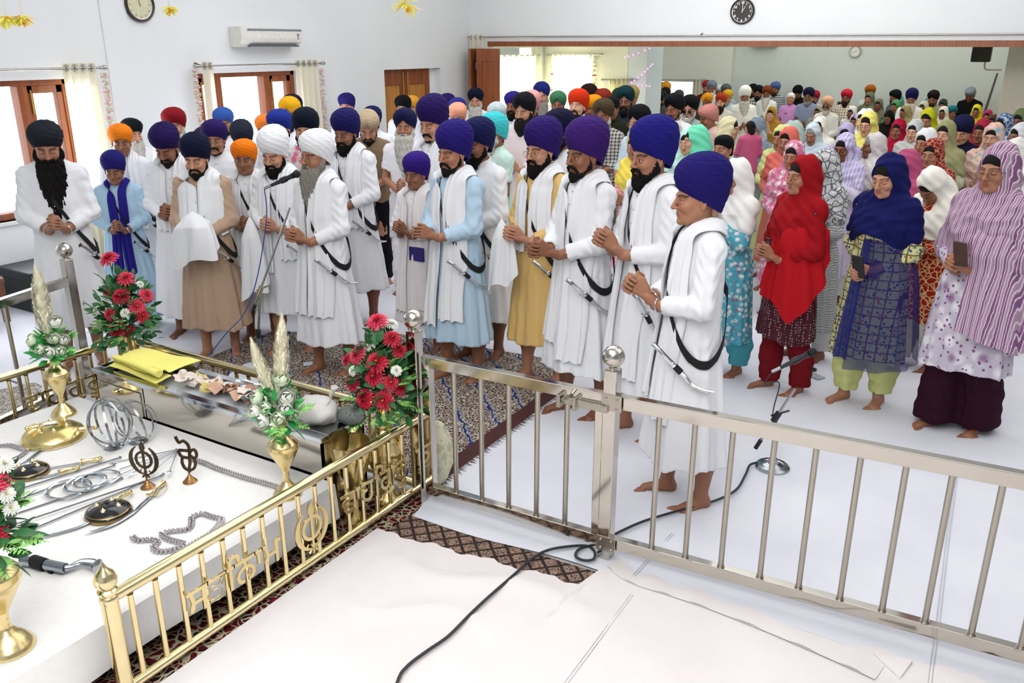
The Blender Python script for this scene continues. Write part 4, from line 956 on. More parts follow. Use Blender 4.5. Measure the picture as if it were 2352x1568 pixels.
# loudspeaker on the far wall and a leaning pole
q = on_y(2256, 118, 14.0); sp = thing('loudspeaker', 'dark loudspeaker hung on bracket at far right wall', 'loudspeaker', q)
G().box(-.12, .12, -.12, .1, -.14, .14).build('speaker_box', mat('speaker_black', '#2b2b26', .7), sp, smooth=False, bevel=.02); G().box(-.10, .10, -.13, -.115, -.12, .13).build('speaker_grille', mat('speaker_grille', '#34342e', .9, bump=.8, bscale=400), sp, smooth=False)
G().tube(smooth_path([(.06, .0, -.12), (.06, 0, -.2), (.1, 0, -.24), (.28, .0, -.24)], 6), .012, 8).build('bracket', mat('bracket_cream', '#c9c4b4', .5), sp)
a, b = on_y(2241, 275, 20.6), on_y(2291, 168, 20.6); pt = thing('leaning_pole', 'dark wooden pole leaning against the far wall corner', 'pole', a); G().tube([(0, 0, -.9), Vector(b - a)], [.035, .02], 10).build('pole_shaft', mat('pole_brown', '#5b5450', .6), pt)
# ---------------------------------------------------------------- floor coverings
def sheetmat(name, c1, c2, sc=2.0):
    if name in MATS: return MATS[name]
    t = NT(name); v = t.coord(); n = t.noise(sc, v, 4); t.l(t.ramp(n, [(.3, srgb(c1)), (.7, srgb(c2))]), t.b.inputs['Base Color']); t.b.inputs['Roughness'].default_value = .75; t.b.inputs['Specular IOR Level'].default_value = .2
    a = t.n('Math', operation='ADD'); t.l(t.noise(3.2, t.coord((1, .35, 1)), 5, .6), a.inputs[0]); w_ = t.n('Math', operation='MULTIPLY'); w_.inputs[1].default_value = .02; t.l(t.noise(500, v, 1), w_.inputs[0]); t.l(w_.outputs[0], a.inputs[1]); t.bump(a.outputs[0], .5, .03)
    MATS[name] = t.m; return t.m
SH = sheetmat('white_floor_sheet', '#dfe0ea', '#e9eaf2'); SHW = sheetmat('warm_white_sheet', '#e6dfde', '#efe9e9')
def hnoise(x, y, s=0): return .5 * math.sin(x * 2.1 + y * 1.3 + s) + .3 * math.sin(x * 5.3 - y * 3.1 + s * 2) + .2 * math.sin(x * 9 + y * 11 + s * 3)
def gridcloth(name, label, x0, x1, y0, y1, z, m, amp=.004, step=.06, clip=None, seed=0, cat='floor sheet', wr=()):
    nx, ny = int((x1 - x0) / step), int((y1 - y0) / step); V = []; F = []; ok = {}
    for i in range(nx + 1):
        for j in range(ny + 1):
            x, y = x0 + (x1 - x0) * i / nx, y0 + (y1 - y0) * j / ny; h = z + amp * (1 + hnoise(x, y, seed))
            for (ax, ay, bx, by, hh, ww) in wr:
                dx, dy = bx - ax, by - ay; L = math.hypot(dx, dy); t = ((x - ax) * dx + (y - ay) * dy) / L / L
                if -.05 < t < 1.05: dd = ((x - ax) * dy - (y - ay) * dx) / L + .05 * math.sin(t * 9 + seed); h += hh * math.exp(-(dd / ww) ** 2) * max(0, min(1, t * 5, (1.05 - t) * 5))
            V.append((x, y, h))
    for i in range(nx):
        for j in range(ny):
            cx_, cy_ = x0 + (x1 - x0) * (i + .5) / nx, y0 + (y1 - y0) * (j + .5) / ny
            if clip is None or clip(cx_, cy_): a = i * (ny + 1) + j; F.append((a, a + ny + 1, a + ny + 2, a + 1))
    g = G().add(V, F); o = g.build(name, m, None); tag(o, label, cat); return o
def edgecloth(label, x0, x1, ya, yb, z, m, amp, step, seed=0, wr=(), dx=None):
    nx = int((x1 - x0) / (dx or step)); ny = int(max(yb(x0), yb(x1)) - min(ya(x0), ya(x1)) + 1); ny = int(ny / step); V = []
    for i in range(nx + 1):
        x = x0 + (x1 - x0) * i / nx; a, b = ya(x), yb(x)
        for j in range(ny + 1):
            y = a + (b - a) * (1 - (1 - j / ny) ** 1.0); h = z + amp * (1 + hnoise(x, y, seed)); 
            for (ax, ay, bx, by, hh, ww) in wr:
                ddx, ddy = bx - ax, by - ay; L = math.hypot(ddx, ddy); t = ((x - ax) * ddx + (y - ay) * ddy) / L / L
                if -.05 < t < 1.05: dd = ((x - ax) * ddy - (y - ay) * ddx) / L + .05 * math.sin(t * 9 + seed); h += hh * math.exp(-(dd / ww) ** 2) * max(0, min(1, t * 5, (1.05 - t) * 5))
            V.append((x, y, h))
    F = [(i * (ny + 1) + j, (i + 1) * (ny + 1) + j, (i + 1) * (ny + 1) + j + 1, i * (ny + 1) + j + 1) for i in range(nx) for j in range(ny)]
    o = G().add(V, F).build('floor_sheet', m, None); tag(o, label, 'floor sheet'); return o
def rail_y(x): return 3.063 + (x + 2.456) * .0 + max(0, x + 2.456) * .066   # line of the steel railing
edgecloth('bluish white sheet covering the floor behind the steel gate', -7.8, 4.5, lambda x: (3.26 if -4.95 < x < -2.40 else rail_y(x) - .14 + .012 * math.sin(x * 7) if x > -2.40 else 2.92), lambda x: 11.5, .011, SH, .003, .09, wr=((-2.4, 3.5, -.9, 3.2, .012, .05), (-5.5, 5.4, -7.5, 5.2, .012, .03), (-5.2, 4.4, -7.4, 4.1, .012, .03), (-5.3, 4.9, -7.6, 4.7, .010, .03), (-5.4, 3.9, -7.4, 3.6, .012, .03), (-1, 6.6, 3, 7.4, .006, .05)))
edgecloth('warm white sheet spread over the near floor beside brass railing', -2.45, 5.5, lambda x: -2.0, lambda x: (rail_y(x) - (.30 - .16 * max(0, (-2.3 - x) / .15) * 0 if x < -1.40 else .12) + .012 * math.sin(x * 23) + .008 * math.sin(x * 61) + (.05 * (x + 1.9) if x < -1.4 else 0)), .013, SHW, .004, .05, seed=2, dx=.03,
          wr=((-2.3, 2.55, -1.2, 2.75, .020, .05), (-2.3, 2.2, -1.5, 2.45, .016, .04), (-2.2, 1.3, -.9, 1.9, .012, .07), (-2.2, .8, -1.5, .3, .014, .06), (-1.2, 2.6, 1.2, 2.2, .008, .09)))
gridcloth('floor_sheet', 'sheet spread below table on left side of the brass enclosure', -7.8, -2.5, -1.5, 2.9, .004, SH, .004, .1, seed=4, clip=lambda x, y: x < -4.95)
def carpetmat(name, cols, sc=1.0, dia=True):
    if name in MATS: return MATS[name]
    t = NT(name); v0 = t.coord(); K, W = (0, 0, 0), (1, 1, 1)
    nn = t.n('TexNoise'); nn.inputs['Scale'].default_value = 9 * sc; t.l(v0, nn.inputs['Vector']); vm = t.n('VectorMath', operation='SCALE'); vm.inputs['Scale'].default_value = .10 / sc; t.l(nn.outputs['Color'], vm.inputs[0]); va = t.n('VectorMath', operation='ADD'); t.l(v0, va.inputs[0]); t.l(vm.outputs[0], va.inputs[1]); v = va.outputs[0]
    y = t.n('TexVoronoi', feature='DISTANCE_TO_EDGE'); y.inputs['Scale'].default_value = 26 * sc; t.l(v, y.inputs['Vector'])
    x = t.n('TexVoronoi'); x.inputs['Scale'].default_value = 11 * sc; t.l(v, x.inputs['Vector'])
    n = t.noise(16 * sc, v, 2); c = t.mix(t.ramp(y.outputs['Distance'], [(.05, W), (.12, K)]), srgb(cols[0]), srgb(cols[1]))
    c = t.mix(t.ramp(x.outputs['Distance'], [(.14, W), (.2, K)]), c, srgb(cols[2])); c = t.mix(t.ramp(n, [(.5, K), (.56, W)]), c, t.mix(t.ramp(y.outputs['Distance'], [(.08, W), (.14, K)]), srgb(cols[3]), srgb(cols[1])))
    if dia:
        wv = t.n('TexWave', bands_direction='DIAGONAL', wave_profile='TRI'); wv.inputs['Scale'].default_value = 1.1 * sc; t.l(v, wv.inputs[0]); c = t.mix(t.ramp(wv.outputs['Fac'], [(.20, W), (.24, K)]), c, t.mix(t.ramp(y.outputs['Distance'], [(.08, W), (.12, K)]), srgb(cols[1]), srgb(cols[4]))); c = t.mix(t.ramp(wv.outputs['Fac'], [(.05, W), (.07, K)]), c, srgb(cols[4]))
    t.l(c, t.b.inputs['Base Color']); t.b.inputs['Roughness'].default_value = .95; t.b.inputs['Specular IOR Level'].default_value = .05; t.bump(t.noise(300, v, 1), .6, .004); MATS[name] = t.m; return t.m
PC = carpetmat('persian_carpet', ('#54302f', '#c9c2b2', '#2c3a66', '#2e1c22', '#2a3870'), 1.9)
def carpet(label, poly, m, z=.012, border=None, bw=.09, fringe=None):
    r = thing('carpet', label, 'carpet', (poly[0][0], poly[0][1], 0)); L = [(x - poly[0][0], y - poly[0][1]) for x, y in poly]
    G().slab(L, .002, z).build('carpet_pile', m, r, smooth=False)
    if border:
        cx_, cy_ = sum(p[0] for p in L) / len(L), sum(p[1] for p in L) / len(L); g = G()
        for i in border:
            a, b = Vector(L[i] + (0,)), Vector(L[(i + 1) % len(L)] + (0,)); n = Vector((-(b - a).y, (b - a).x, 0)).normalized(); n = n if n.dot(Vector((cx_, cy_, 0)) - a) > 0 else -n
            q = [a, b, b + n * bw, a + n * bw]; g.add([(p.x, p.y, z + .003) for p in q] + [(p.x, p.y, .002) for p in q], [(0, 1, 2, 3), (0, 4, 5, 1), (1, 5, 6, 2), (2, 6, 7, 3), (3, 7, 4, 0)])
            if fringe is not None:
                f = G(); N = int((b - a).length / .012); R = random.Random(3)
                for k in range(N): p = a + (b - a) * (k / N); e = p - n * R.uniform(.03, .065) + (b - a).normalized() * R.uniform(-.02, .02); f.add([(p.x, p.y, z), (p.x + .006, p.y + .006, z), (e.x, e.y, .018)], [(0, 1, 2)])
                f.build('fringe', mat('maroon_fringe', '#4a2322', .9), r, smooth=False)
        g.build('carpet_border', mat('maroon_border', '#4a2424', .95, bump=.4, bscale=300), r, smooth=False)
    return r
A_, B_ = at(1035, 1098), at(1297, 905)
carpet('patterned persian carpet with maroon border under the front row of men', [(-2.52, 3.20), (A_[0], 3.22), (B_[0] - .02, B_[1]), (B_[0] - .1, 5.3), (-5.2, 5.05), (-5.05, 3.32), (-3.0, 3.26)], PC, .016, border=(1,), bw=.10, fringe=True)
carpet('dark red floral carpet lying under the white covered table', [(-2.40, -.6), (-2.40, 3.10), (-4.92, 3.10), (-4.92, -.6)], carpetmat('red_carpet', ('#5a1a1e', '#b5a88c', '#7a1c22', '#241418', '#1c1c24'), 1.1, False), .012)
carpet('grey brown patterned rug left of the brass enclosure', [(-5.0, 1.9), (-5.0, 2.92), (-5.75, 2.98), (-6.0, 2.3), (-5.9, 1.9)], carpetmat('grey_rug', ('#8d8078', '#d8d2c8', '#6c5f5a', '#a59a90', '#5c5048'), 1.5, False), .012)
tm = NT('brown_diamond_carpet'); v = tm.coord(rot=(0, 0, PI / 4)); ck = tm.n('TexWave', bands_direction='X'); ck.inputs['Scale'].default_value = 4.6; tm.l(v, ck.inputs[0]); ck2 = tm.n('TexWave', bands_direction='Y'); ck2.inputs['Scale'].default_value = 4.6; tm.l(v, ck2.inputs[0])
mx = tm.n('Math', operation='MAXIMUM'); tm.l(ck.outputs['Fac'], mx.inputs[0]); tm.l(ck2.outputs['Fac'], mx.inputs[1]); nz = tm.noise(160, tm.coord(), 2)
tm.l(tm.mix(tm.ramp(mx.outputs[0], [(.86, (0, 0, 0)), (.93, (1, 1, 1))]), tm.ramp(nz, [(.42, srgb('#3c2820')), (.52, srgb('#a08474'))]), srgb('#2c1d18')), tm.b.inputs['Base Color']); tm.b.inputs['Roughness'].default_value = .95
carpet('brown diamond patterned carpet strip showing below the steel gate', [(-2.46, 2.66), (-1.36, 2.76), (-1.36, 2.99), (-2.46, 2.94)], tm.m, .009)
# long seams
for lab, P in (('thin white sewn seam across the near sheet', [(1120, 1810), (1300, 1568), (1452, 1365)]), ('thin white sewn seam crossing under the steel railing', [(1455, 1322), (1545, 1225)]), ('faint vertical seam in the sheet at right', [(2120, 1720), (2140, 1530), (2152, 1450), (2175, 1250), (2196, 1090)])):
    pw = [Vector(at(x, y, .020)) for x, y in P]; t = thing('sheet_seam', lab, 'seam', pw[0]); sd = (pw[-1] - pw[0]).normalized().cross(Vector((0, 0, 1))) * .012
    G().tube([p - pw[0] + sd * .5 for p in pw], .0014, 5).tube([p - pw[0] - sd * .5 for p in pw], .0014, 5).build('seam_threads', mat('seam_grey', '#c4c3c8', .8), t)
r = thing('sheet_hem', 'folded frayed white hem running along foot of steel railing', 'floor sheet', at(1400, 1310)); o0 = Vector(at(1400, 1310)); hp_ = [Vector(at(x, y, .02)) - o0 for x, y in ((1395, 1300), (1440, 1335), (1530, 1365), (1620, 1395), (1760, 1450), (1900, 1510), (2010, 1560))]
sp_ = smooth_path(hp_, 8); G().add([(p.x, p.y, p.z + .004 + .003 * math.sin(i * .9)) for i, p in enumerate(sp_)] + [(p.x + .02, p.y + .10 + .015 * math.sin(i * .7), .016) for i, p in enumerate(sp_)], [(i, i + 1, len(sp_) + i + 1, len(sp_) + i) for i in range(len(sp_) - 1)]).tube([(p.x, p.y, p.z + .002) for p in sp_], .0015, 5).build('hem_cloth', SHW, r)
q = [at(x, y, .02) for x, y in ((2005, 1498), (2095, 1522), (2067, 1558))]; r = thing('folded_corner', 'turned up triangular corner of sheet at lower right', 'floor sheet', q[0]); G().add([tuple(Vector(p - q[0]) + Vector((0, 0, h))) for p, h in zip(q, (.0, .012, .004))] + [tuple(Vector(p - q[0]) - Vector((0, 0, .004))) for p in q], [(0, 1, 2), (3, 5, 4), (0, 3, 4, 1), (1, 4, 5, 2), (2, 5, 3, 0)]).build('corner_cloth', SHW, r, smooth=False)
# black cable
def cable(name, label, pts, m, r=.0065, cat='cable', z=.036):
    P = smooth_path([Vector(at(p[0], p[1], p[2] if len(p) > 2 else z)) for p in pts], 10); t = thing(name, label, cat, P[0]); G().tube([p - P[0] for p in P], r, 8).build('cable_sheath', m, t); return t
BK = mat('cable_black', '#2a2d31', .45)
cable('microphone_cable', 'black cable snaking over the near sheet to the gate post', [(890, 1900), (880, 1700), (912, 1568), (935, 1530), (980, 1495), (1030, 1460), (1080, 1410), (1125, 1368), (1180, 1320), (1225, 1280), (1262, 1262), (1310, 1254), (1350, 1254), (1366, 1268), (1362, 1284), (1340, 1286), (1322, 1276), (1332, 1260), (1370, 1248), (1425, 1220), (1480, 1196), (1560, 1172), (1640, 1150), (1690, 1125), (1712, 1090), (1722, 1068), (1738, 1062)], BK)
# ================================================================ shrine enclosure
def metalmat(name, c, rough, var=.08, scratch=0.0):
    if name in MATS: return MATS[name]
    t = NT(name); n = t.noise(5, t.coord(), 4); cc = srgb(c); t.l(t.ramp(n, [(.3, tuple(x * (1 - var) for x in cc[:3])), (.7, cc)]), t.b.inputs['Base Color'])
    t.b.inputs['Metallic'].default_value = 1; t.b.inputs['Roughness'].default_value = rough
    if scratch: t.bump(t.noise(scratch, t.coord(), 3), .25, .002)
    MATS[name] = t.m; return t.m
BR = metalmat('polished_brass', '#f6e6b4', .15); BRD = metalmat('cast_brass', '#f0dba2', .24, .12, 60); STL = metalmat('polished_steel', '#c9c4ba', .10, .06); STB = metalmat('brushed_steel_bar', '#b5b0a4', .28, .06); SIL = metalmat('silvered_steel', '#aab0b6', .2, .1)
IRON = metalmat('dark_bronze', '#5a4c3c', .35, .2)
XA, XC_, YBR, ZR = -2.49, -4.88, 3.16, .445
FIN = [(.001, .0), (.030, 0), (.033, .012), (.030, .024), (.026, .028), (.034, .040), (.034, .048), (.026, .056), (.038, .075), (.040, .092), (.030, .118), (.012, .135), (.006, .150), (.001, .160)]
def post(par, x, y, brass=True):
    G().lathe([(.03, 0), (.03, .425)], 24).build('post', BR, par, loc=(x, y, 0)); G().lathe([(r, z) for r, z in FIN], 24).build('finial', BR, par, loc=(x, y, .425))
def khanda(r=1.0, ext=.004):               # in the xz plane, height about 2.6 r
    g = G(); Mx = Matrix.Rotation(PI / 2, 4, 'X')
    def ring(ro, ri, n=36, cx=0, cz=0):
        v = [(cx + q * math.cos(2 * PI * k / n), cz + q * math.sin(2 * PI * k / n)) for k in range(n) for q in (ro, ri)]; f = []
        V = [(a, b, -ext) for a, b in v] + [(a, b, ext) for a, b in v]; N = len(v)
        for k in range(n):
            a, b, c, d = 2 * k, 2 * k + 1, 2 * ((k + 1) % n) + 1, 2 * ((k + 1) % n); f += [(a, b, c, d), (a + N, d + N, c + N, b + N), (a, d, d + N, a + N), (b, b + N, c + N, c)]
        g.add(V, f, Mx)
    ring(r * .58, r * .43)
    g.slab([(0, r * 1.22), (-r * .13, r * 1.0), (-r * .17, r * .78), (-r * .07, r * .5), (-r * .06, -r * .75), (-r * .13, -r * .82), (-r * .06, -r * .9), (-r * .05, -r * 1.2), (0, -r * 1.28), (r * .05, -r * 1.2), (r * .06, -r * .9), (r * .13, -r * .82), (r * .06, -r * .75), (r * .07, r * .5), (r * .17, r * .78), (r * .13, r * 1.0)], -ext * 1.1, ext * 1.1, Mx)
    for s in (-1, 1):                      # the two curved swords
        o, i = [], []
        for k in range(19):
            t = k / 18; a = math.radians(62 - 150 * t); ro = r * .98; o.append((s * ro * math.cos(a) * (1 - .02 * t), ro * math.sin(a) - r * .02))
            wd = r * .24 * math.sin(PI * min(1, t * .9 + .08)) + .01 * r; i.append((s * (ro - wd) * math.cos(a), (ro - wd) * math.sin(a) - r * .02))
        V = [(a, b, z) for z in (-ext, ext) for a, b in o + i]; N = 38; f = []
        for k in range(18): f += [(k, k + 1, k + 20, k + 19), (k + N, k + 19 + N, k + 20 + N, k + 1 + N), (k, k + N, k + 1 + N, k + 1), (k + 19, k + 20, k + 20 + N, k + 19 + N)]
        g.add(V, f, Mx); hx, hz = o[-1]
        g.tube([(hx * 1.0, 0, hz), (s * -r * .10, 0, -r * 1.02), (s * -r * .22, 0, -r * 1.16)], [r * .06, r * .05, r * .07], 8)
        g.tube([(s * r * .36, 0, -r * .86), (s * r * .25, 0, -r * .68)], r * .035, 8)
    return g
def brass_rail(name, label, p0, p1, first, gap, n, letters, posts, flip=1):
    """rail from p0 to p1; balusters start `first` metres from p0"""
    r = thing(name, label, 'railing', (p0[0], p0[1], 0)); d = Vector((p1[0] - p0[0], p1[1] - p0[1], 0)); L = d.length; r.rotation_euler = (0, 0, math.atan2(d.y, d.x))
    G().tube([(0, 0, ZR - .006), (L, 0, ZR - .006)], .0235, 20).build('top_rail', BR, r); G().tube([(0, 0, .05), (L, 0, .05)], .021, 20).build('bottom_rail', BR, r)
    for i in range(n):
        x = first + gap * i
        if x < L - .02: b = G().lathe([(.0115, .06), (.0115, ZR - .02)], 14).build('baluster', BR, r, loc=(x, 0, 0)); G().lathe([(.0125, ZR - .036), (.0125, ZR - .028)], 14).build('collar', metalmat('dark_joint', '#6b5a34', .4), b)
    for x in posts: post(r, x, 0)
    for kind, x, arg in letters:
        if kind == 't': text_mesh(arg, .165, .0035, BRD, r, (x, -.026 * flip, .185), (PI / 2, 0, 0))
        else: o = khanda(.105, .004).build('khanda_emblem', BRD, r, smooth=False); o.location = (x, -.026 * flip, .235)
    return r
Y0 = 1.395; GAP = (3.01 - 1.472) / 15
brass_rail('brass_railing', 'long polished brass railing with cut-out lettering along the near side', (XA, Y0), (XA, YBR), 1.472 - Y0, GAP, 17, (('t', .515, 'ਸਤਿਨਾਮ'), ('k', .94, 0), ('t', 1.38, 'ਵਾਹਿਗੁਰੂ')), (0, YBR - Y0))
brass_rail('brass_railing', 'polished brass railing behind the steel offering box', (XC_, YBR), (XA, YBR), .11, GAP, 22, (), ())
brass_rail('brass_railing', 'brass railing on far side of the table behind small vase', (XC_, .9), (XC_, YBR), .05, GAP, 22, (('t', 1.78, 'ਵਾਹਿਗੁਰੂ'), ('k', 1.22, 0)), (YBR - .9,), 1)
# ---- steel railing and gate
def sqbar(g, p, q, w=.025, h=.025):
    p, q = Vector(p), Vector(q); d = (q - p); L = d.length; M = Matrix.Translation(p) @ Matrix.Rotation(math.atan2(d.y, d.x), 4, 'Z'); g.box(0, L, -w, w, -h, h, M)
def spost(par, x, y, name='post', z=.945, ball=1.0, rz=0):
    G().box(-.03, .03, -.03, .03, 0, z).build(name, STL, par, smooth=False, bevel=.004, loc=(x, y, 0)); G().lathe([(.018, z), (.015, z + .012), (.015, ball - .03)], 16).build('ball_neck', STL, par, loc=(x, y, 0)); G().ball((0, 0, 0), .049, 40).build('ball_finial', STL, par, loc=(x, y, ball))
P0, P1 = Vector((-2.44, 3.085, 0)), Vector((-1.396, 3.116, 0)); DR_ = Vector((1, .066, 0)).normalized(); P2 = P1 + DR_ * 2.9
gt = thing('steel_gate', 'polished steel gate of upright bars between two ball-topped posts', 'gate', P0)
g0, g1 = Vector((.075, .0, 0)), P1 - P0 + Vector((-.045, 0, 0)); G1 = G()
fr = G(); sqbar(fr, g0 + Vector((0, 0, .80)), g1 + Vector((0, 0, .80)), .022, .027); fr.build('top_rail', STL, gt, smooth=False, bevel=.003)
fr = G(); sqbar(fr, g0 + Vector((0, 0, .10)), g1 + Vector((0, 0, .10)), .022, .027); fr.build('bottom_rail', STL, gt, smooth=False, bevel=.003)
for q in (g0, g1): G().box(-.024, .024, -.0215, .0215, .074, .826).build('stile', STL, gt, smooth=False, bevel=.003, loc=q)
for i in range(5):
    q = g0.lerp(g1, (i + 1.0) / 6.1); G().lathe([(.0125, .12), (.0125, .78)], 14).lathe([(.016, .125), (.016, .132)], 14).build('bar', STB, gt, loc=q)
lt = G(); q = P1 - P0 + Vector((-.10, -.035, .765)); lt.box(-.11, .10, -.012, .012, -.014, .018).box(-.14, -.12, -.03, .02, -.03, .03).box(-.06, -.045, -.03, .02, -.03, .03)
lt.build('sliding_bolt', STB, gt, smooth=False, bevel=.003, loc=q); G().tube([(0, 0, 0), (0, -.05, .01)], .008, 10).build('bolt_knob', STL, gt, loc=q + Vector((-.09, -.01, .02)))
spst = thing('steel_post', 'tall steel post with mirror ball where brass railing meets gate', 'post', P0); spost(spst, 0, 0, 'post_shaft')
rl = thing('steel_railing', 'long polished steel railing with round bars crossing the right foreground', 'railing', P1); spost(rl, 0, 0)
e = P2 - P1
fr = G(); sqbar(fr, Vector((0, 0, .80)), e + Vector((0, 0, .80)), .022, .03); fr.build('top_rail', STL, rl, smooth=False, bevel=.003)
fr = G(); sqbar(fr, Vector((0, 0, .10)), e + Vector((0, 0, .10)), .022, .027); fr.build('bottom_rail', STL, rl, smooth=False, bevel=.003)
xs = []
for bx, by in ((1500, 1250), (1577, 1271), (1658, 1293), (1747, 1318), (1836, 1341), (1930, 1368), (2027, 1393), (2125, 1420), (2231, 1449), (2345, 1480)):
    xs.append(float((Vector(at(bx, by, .13)) - P1).dot(DR_)))
xs += [xs[-1] + .13 * (i + 1) for i in range(6)]
for x in xs:
    if x < e.length: G().lathe([(.0125, .12), (.0125, .775)], 14).lathe([(.0165, .127), (.0165, .134)], 14).build('bar', STB, rl, loc=DR_ * x)
for z in (.80, .10):
    pl = G().box(-.035, .06, -.034, -.028, -.038, .038).build('hinge_plate', STB, rl, smooth=False, bevel=.002, loc=(0, 0, z))
    for dx in (-.012, .04):
        for dz in (-.022, .022): G().ball((dx, -.036, dz), .006, 8).build('screw', STL, pl)
lr = thing('steel_railing', 'steel railing with mirror ball post at the far left', 'railing', (-5.25, 3.07, 0)); spost(lr, 0, 0); e2 = Vector((.16, -.62, 0)).normalized() * 1.15
for z in (.80, .10): fr = G(); sqbar(fr, Vector((0, 0, z)), e2 + Vector((0, 0, z)), .022, .027); fr.build('top_rail' if z > .5 else 'bottom_rail', STL, lr, smooth=False, bevel=.003)
for i in range(1, 5): G().lathe([(.0125, .12), (.0125, .775)], 12).build('bar', STB, lr, loc=e2.normalized() * .26 * i)
# ---- table with white cloth
TZ, TX0, TX1, TY1 = .28, -4.62, -2.60, 2.626
tb = thing('low_table', 'low dais table hidden under white cloth inside brass enclosure', 'table', ((TX0 + TX1) / 2, 1.0, 0)); hx = (TX1 - TX0) / 2 - .02
G().box(-hx, hx, -1.75, 1.58, .23, TZ - .006).build('tabletop', mat('table_board', '#b08a60', .6), tb, smooth=False)
for sx in (-1, 1):
    for yy in (-1.6, 1.45): G().box(-.03, .03, -.03, .03, .012, .24).build('leg', mat('table_board', '#b08a60', .6), tb, smooth=False, loc=(sx * (hx - .06), yy, 0))
tcm = NT('white_damask'); v = tcm.coord(); y = tcm.n('TexVoronoi', feature='DISTANCE_TO_EDGE'); y.inputs['Scale'].default_value = 9; tcm.l(v, y.inputs[0])
tcm.l(tcm.ramp(y.outputs['Distance'], [(.04, srgb('#f7f5f2')), (.12, srgb('#f9f7f4'))]), tcm.b.inputs['Base Color']); tcm.b.inputs['Roughness'].default_value = .7; tcm.b.inputs['Specular IOR Level'].default_value = .2
tcm.bump(tcm.noise(300, v, 1), .2, .002)
def clothf(u, v):
    x = TX0 - .13 + (TX1 - TX0 + .26) * u; y = -.9 + (TY1 + .9 + .0) * v
    ox = max(TX0 - x, x - TX1, 0); xx = min(max(x, TX0), TX1); hz = TZ + .001
    if ox > 0: xx += (.010 + .012 * math.sin(y * 7) * ox / .13 + .022 * ox / .13) * (1 if x > TX1 else -1); hz = TZ - ox * 1.35
    return (xx + (TX0 + TX1) * 0, y, hz + (.0015 * hnoise(x * 2, y * 2) if ox == 0 else 0))
tc = G().sheet(clothf, 90, 80, .004).build('tablecloth', tcm.m, None); tag(tc, 'white damask cloth covering the low table of weapons', 'tablecloth')
# ---- mirror offering box
ch = thing('offering_box', 'long mirror-polished steel offering box behind the white table', 'donation box', (-4.42, 2.637, 0)); CW, CD, CHh = 1.755, .30, .50
G().box(0, .42, .0, .012, .02, CHh - .03).box(0, .012, 0, CD, .02, CHh - .03).box(CW - .012, CW, 0, CD, .02, CHh - .03).box(0, CW, CD - .012, CD, .02, CHh - .03).box(.43, CW, .0, .012, .02, CHh - .03).build('side_panel', STL, ch, smooth=False)
G().box(-.008, CW + .008, -.014, .034, CHh - .03, CHh).box(-.008, CW + .008, CD - .034, CD + .014, CHh - .03, CHh).box(-.008, .05, .034, CD - .034, CHh - .03, CHh).box(CW - .28, CW + .008, .034, CD - .034, CHh - .03, CHh).build('top_rim', metalmat('mirror_rim', '#c8ccd2', .08, .03), ch, smooth=False, bevel=.004)
G().box(.05, CW - .28, .034, CD - .034, CHh - .055, CHh - .045).build('tray', mat('tray_steel', '#dfe3e8', .45, .3), ch, smooth=False)
G().box(.018, .40, -.008, .0, .06, CHh - .07).build('box_door', STL, ch, smooth=False, bevel=.003); G().tube([(.2, -.012, CHh - .10), (.2, -.03, CHh - .10)], .014, 12).build('lock', BR, ch)
def on_box(x, y, z=CHh): return Vector(at(x, y, z))
# yellow printed cloth / large pages
r = thing('yellow_cloth', 'folded bright yellow cloth lying on the offering box', 'cloth', on_box(330, 850, .5)); o0 = Vector(r.location)
YM = mat('yellow_cloth', '#f7ee80', .8, 0, .03, .2, 120); Q4 = [on_box(*p) - o0 for p in ((262, 836), (368, 876), (463, 836), (330, 806))]
def yf(u, v):
    p = Q4[0].lerp(Q4[1], u).lerp(Q4[3].lerp(Q4[2], u), v); z = .022 + .012 * math.sin(v * 3.1) * (1 - .2 * u) + .004 * math.sin(u * 9) + (.035 * math.exp(-((v - .12) / .07) ** 2) * (.6 + .4 * u)); return (p.x, p.y, z)
G().sheet(yf, 30, 30, .004).build('top_fold', YM, r)
Q5 = [on_box(*p) - o0 for p in ((250, 843), (358, 882), (395, 868), (290, 826))]
G().sheet(lambda u, v: tuple(Q5[0].lerp(Q5[1], u).lerp(Q5[3].lerp(Q5[2], u), v) + Vector((0, 0, .010 + .006 * math.sin(u * 5 + v * 3)))), 24, 12, .004).build('lower_fold', YM, r)
G().tube(smooth_path([Q4[0] + Vector((0, 0, .045)), Q4[0].lerp(Q4[1], .5) + Vector((0, 0, .05)), Q4[1] + Vector((0, 0, .045))], 8), [.012 + .012 * i / 16 for i in range(17)], 14, flat=.8).build('rolled_edge', YM, r)
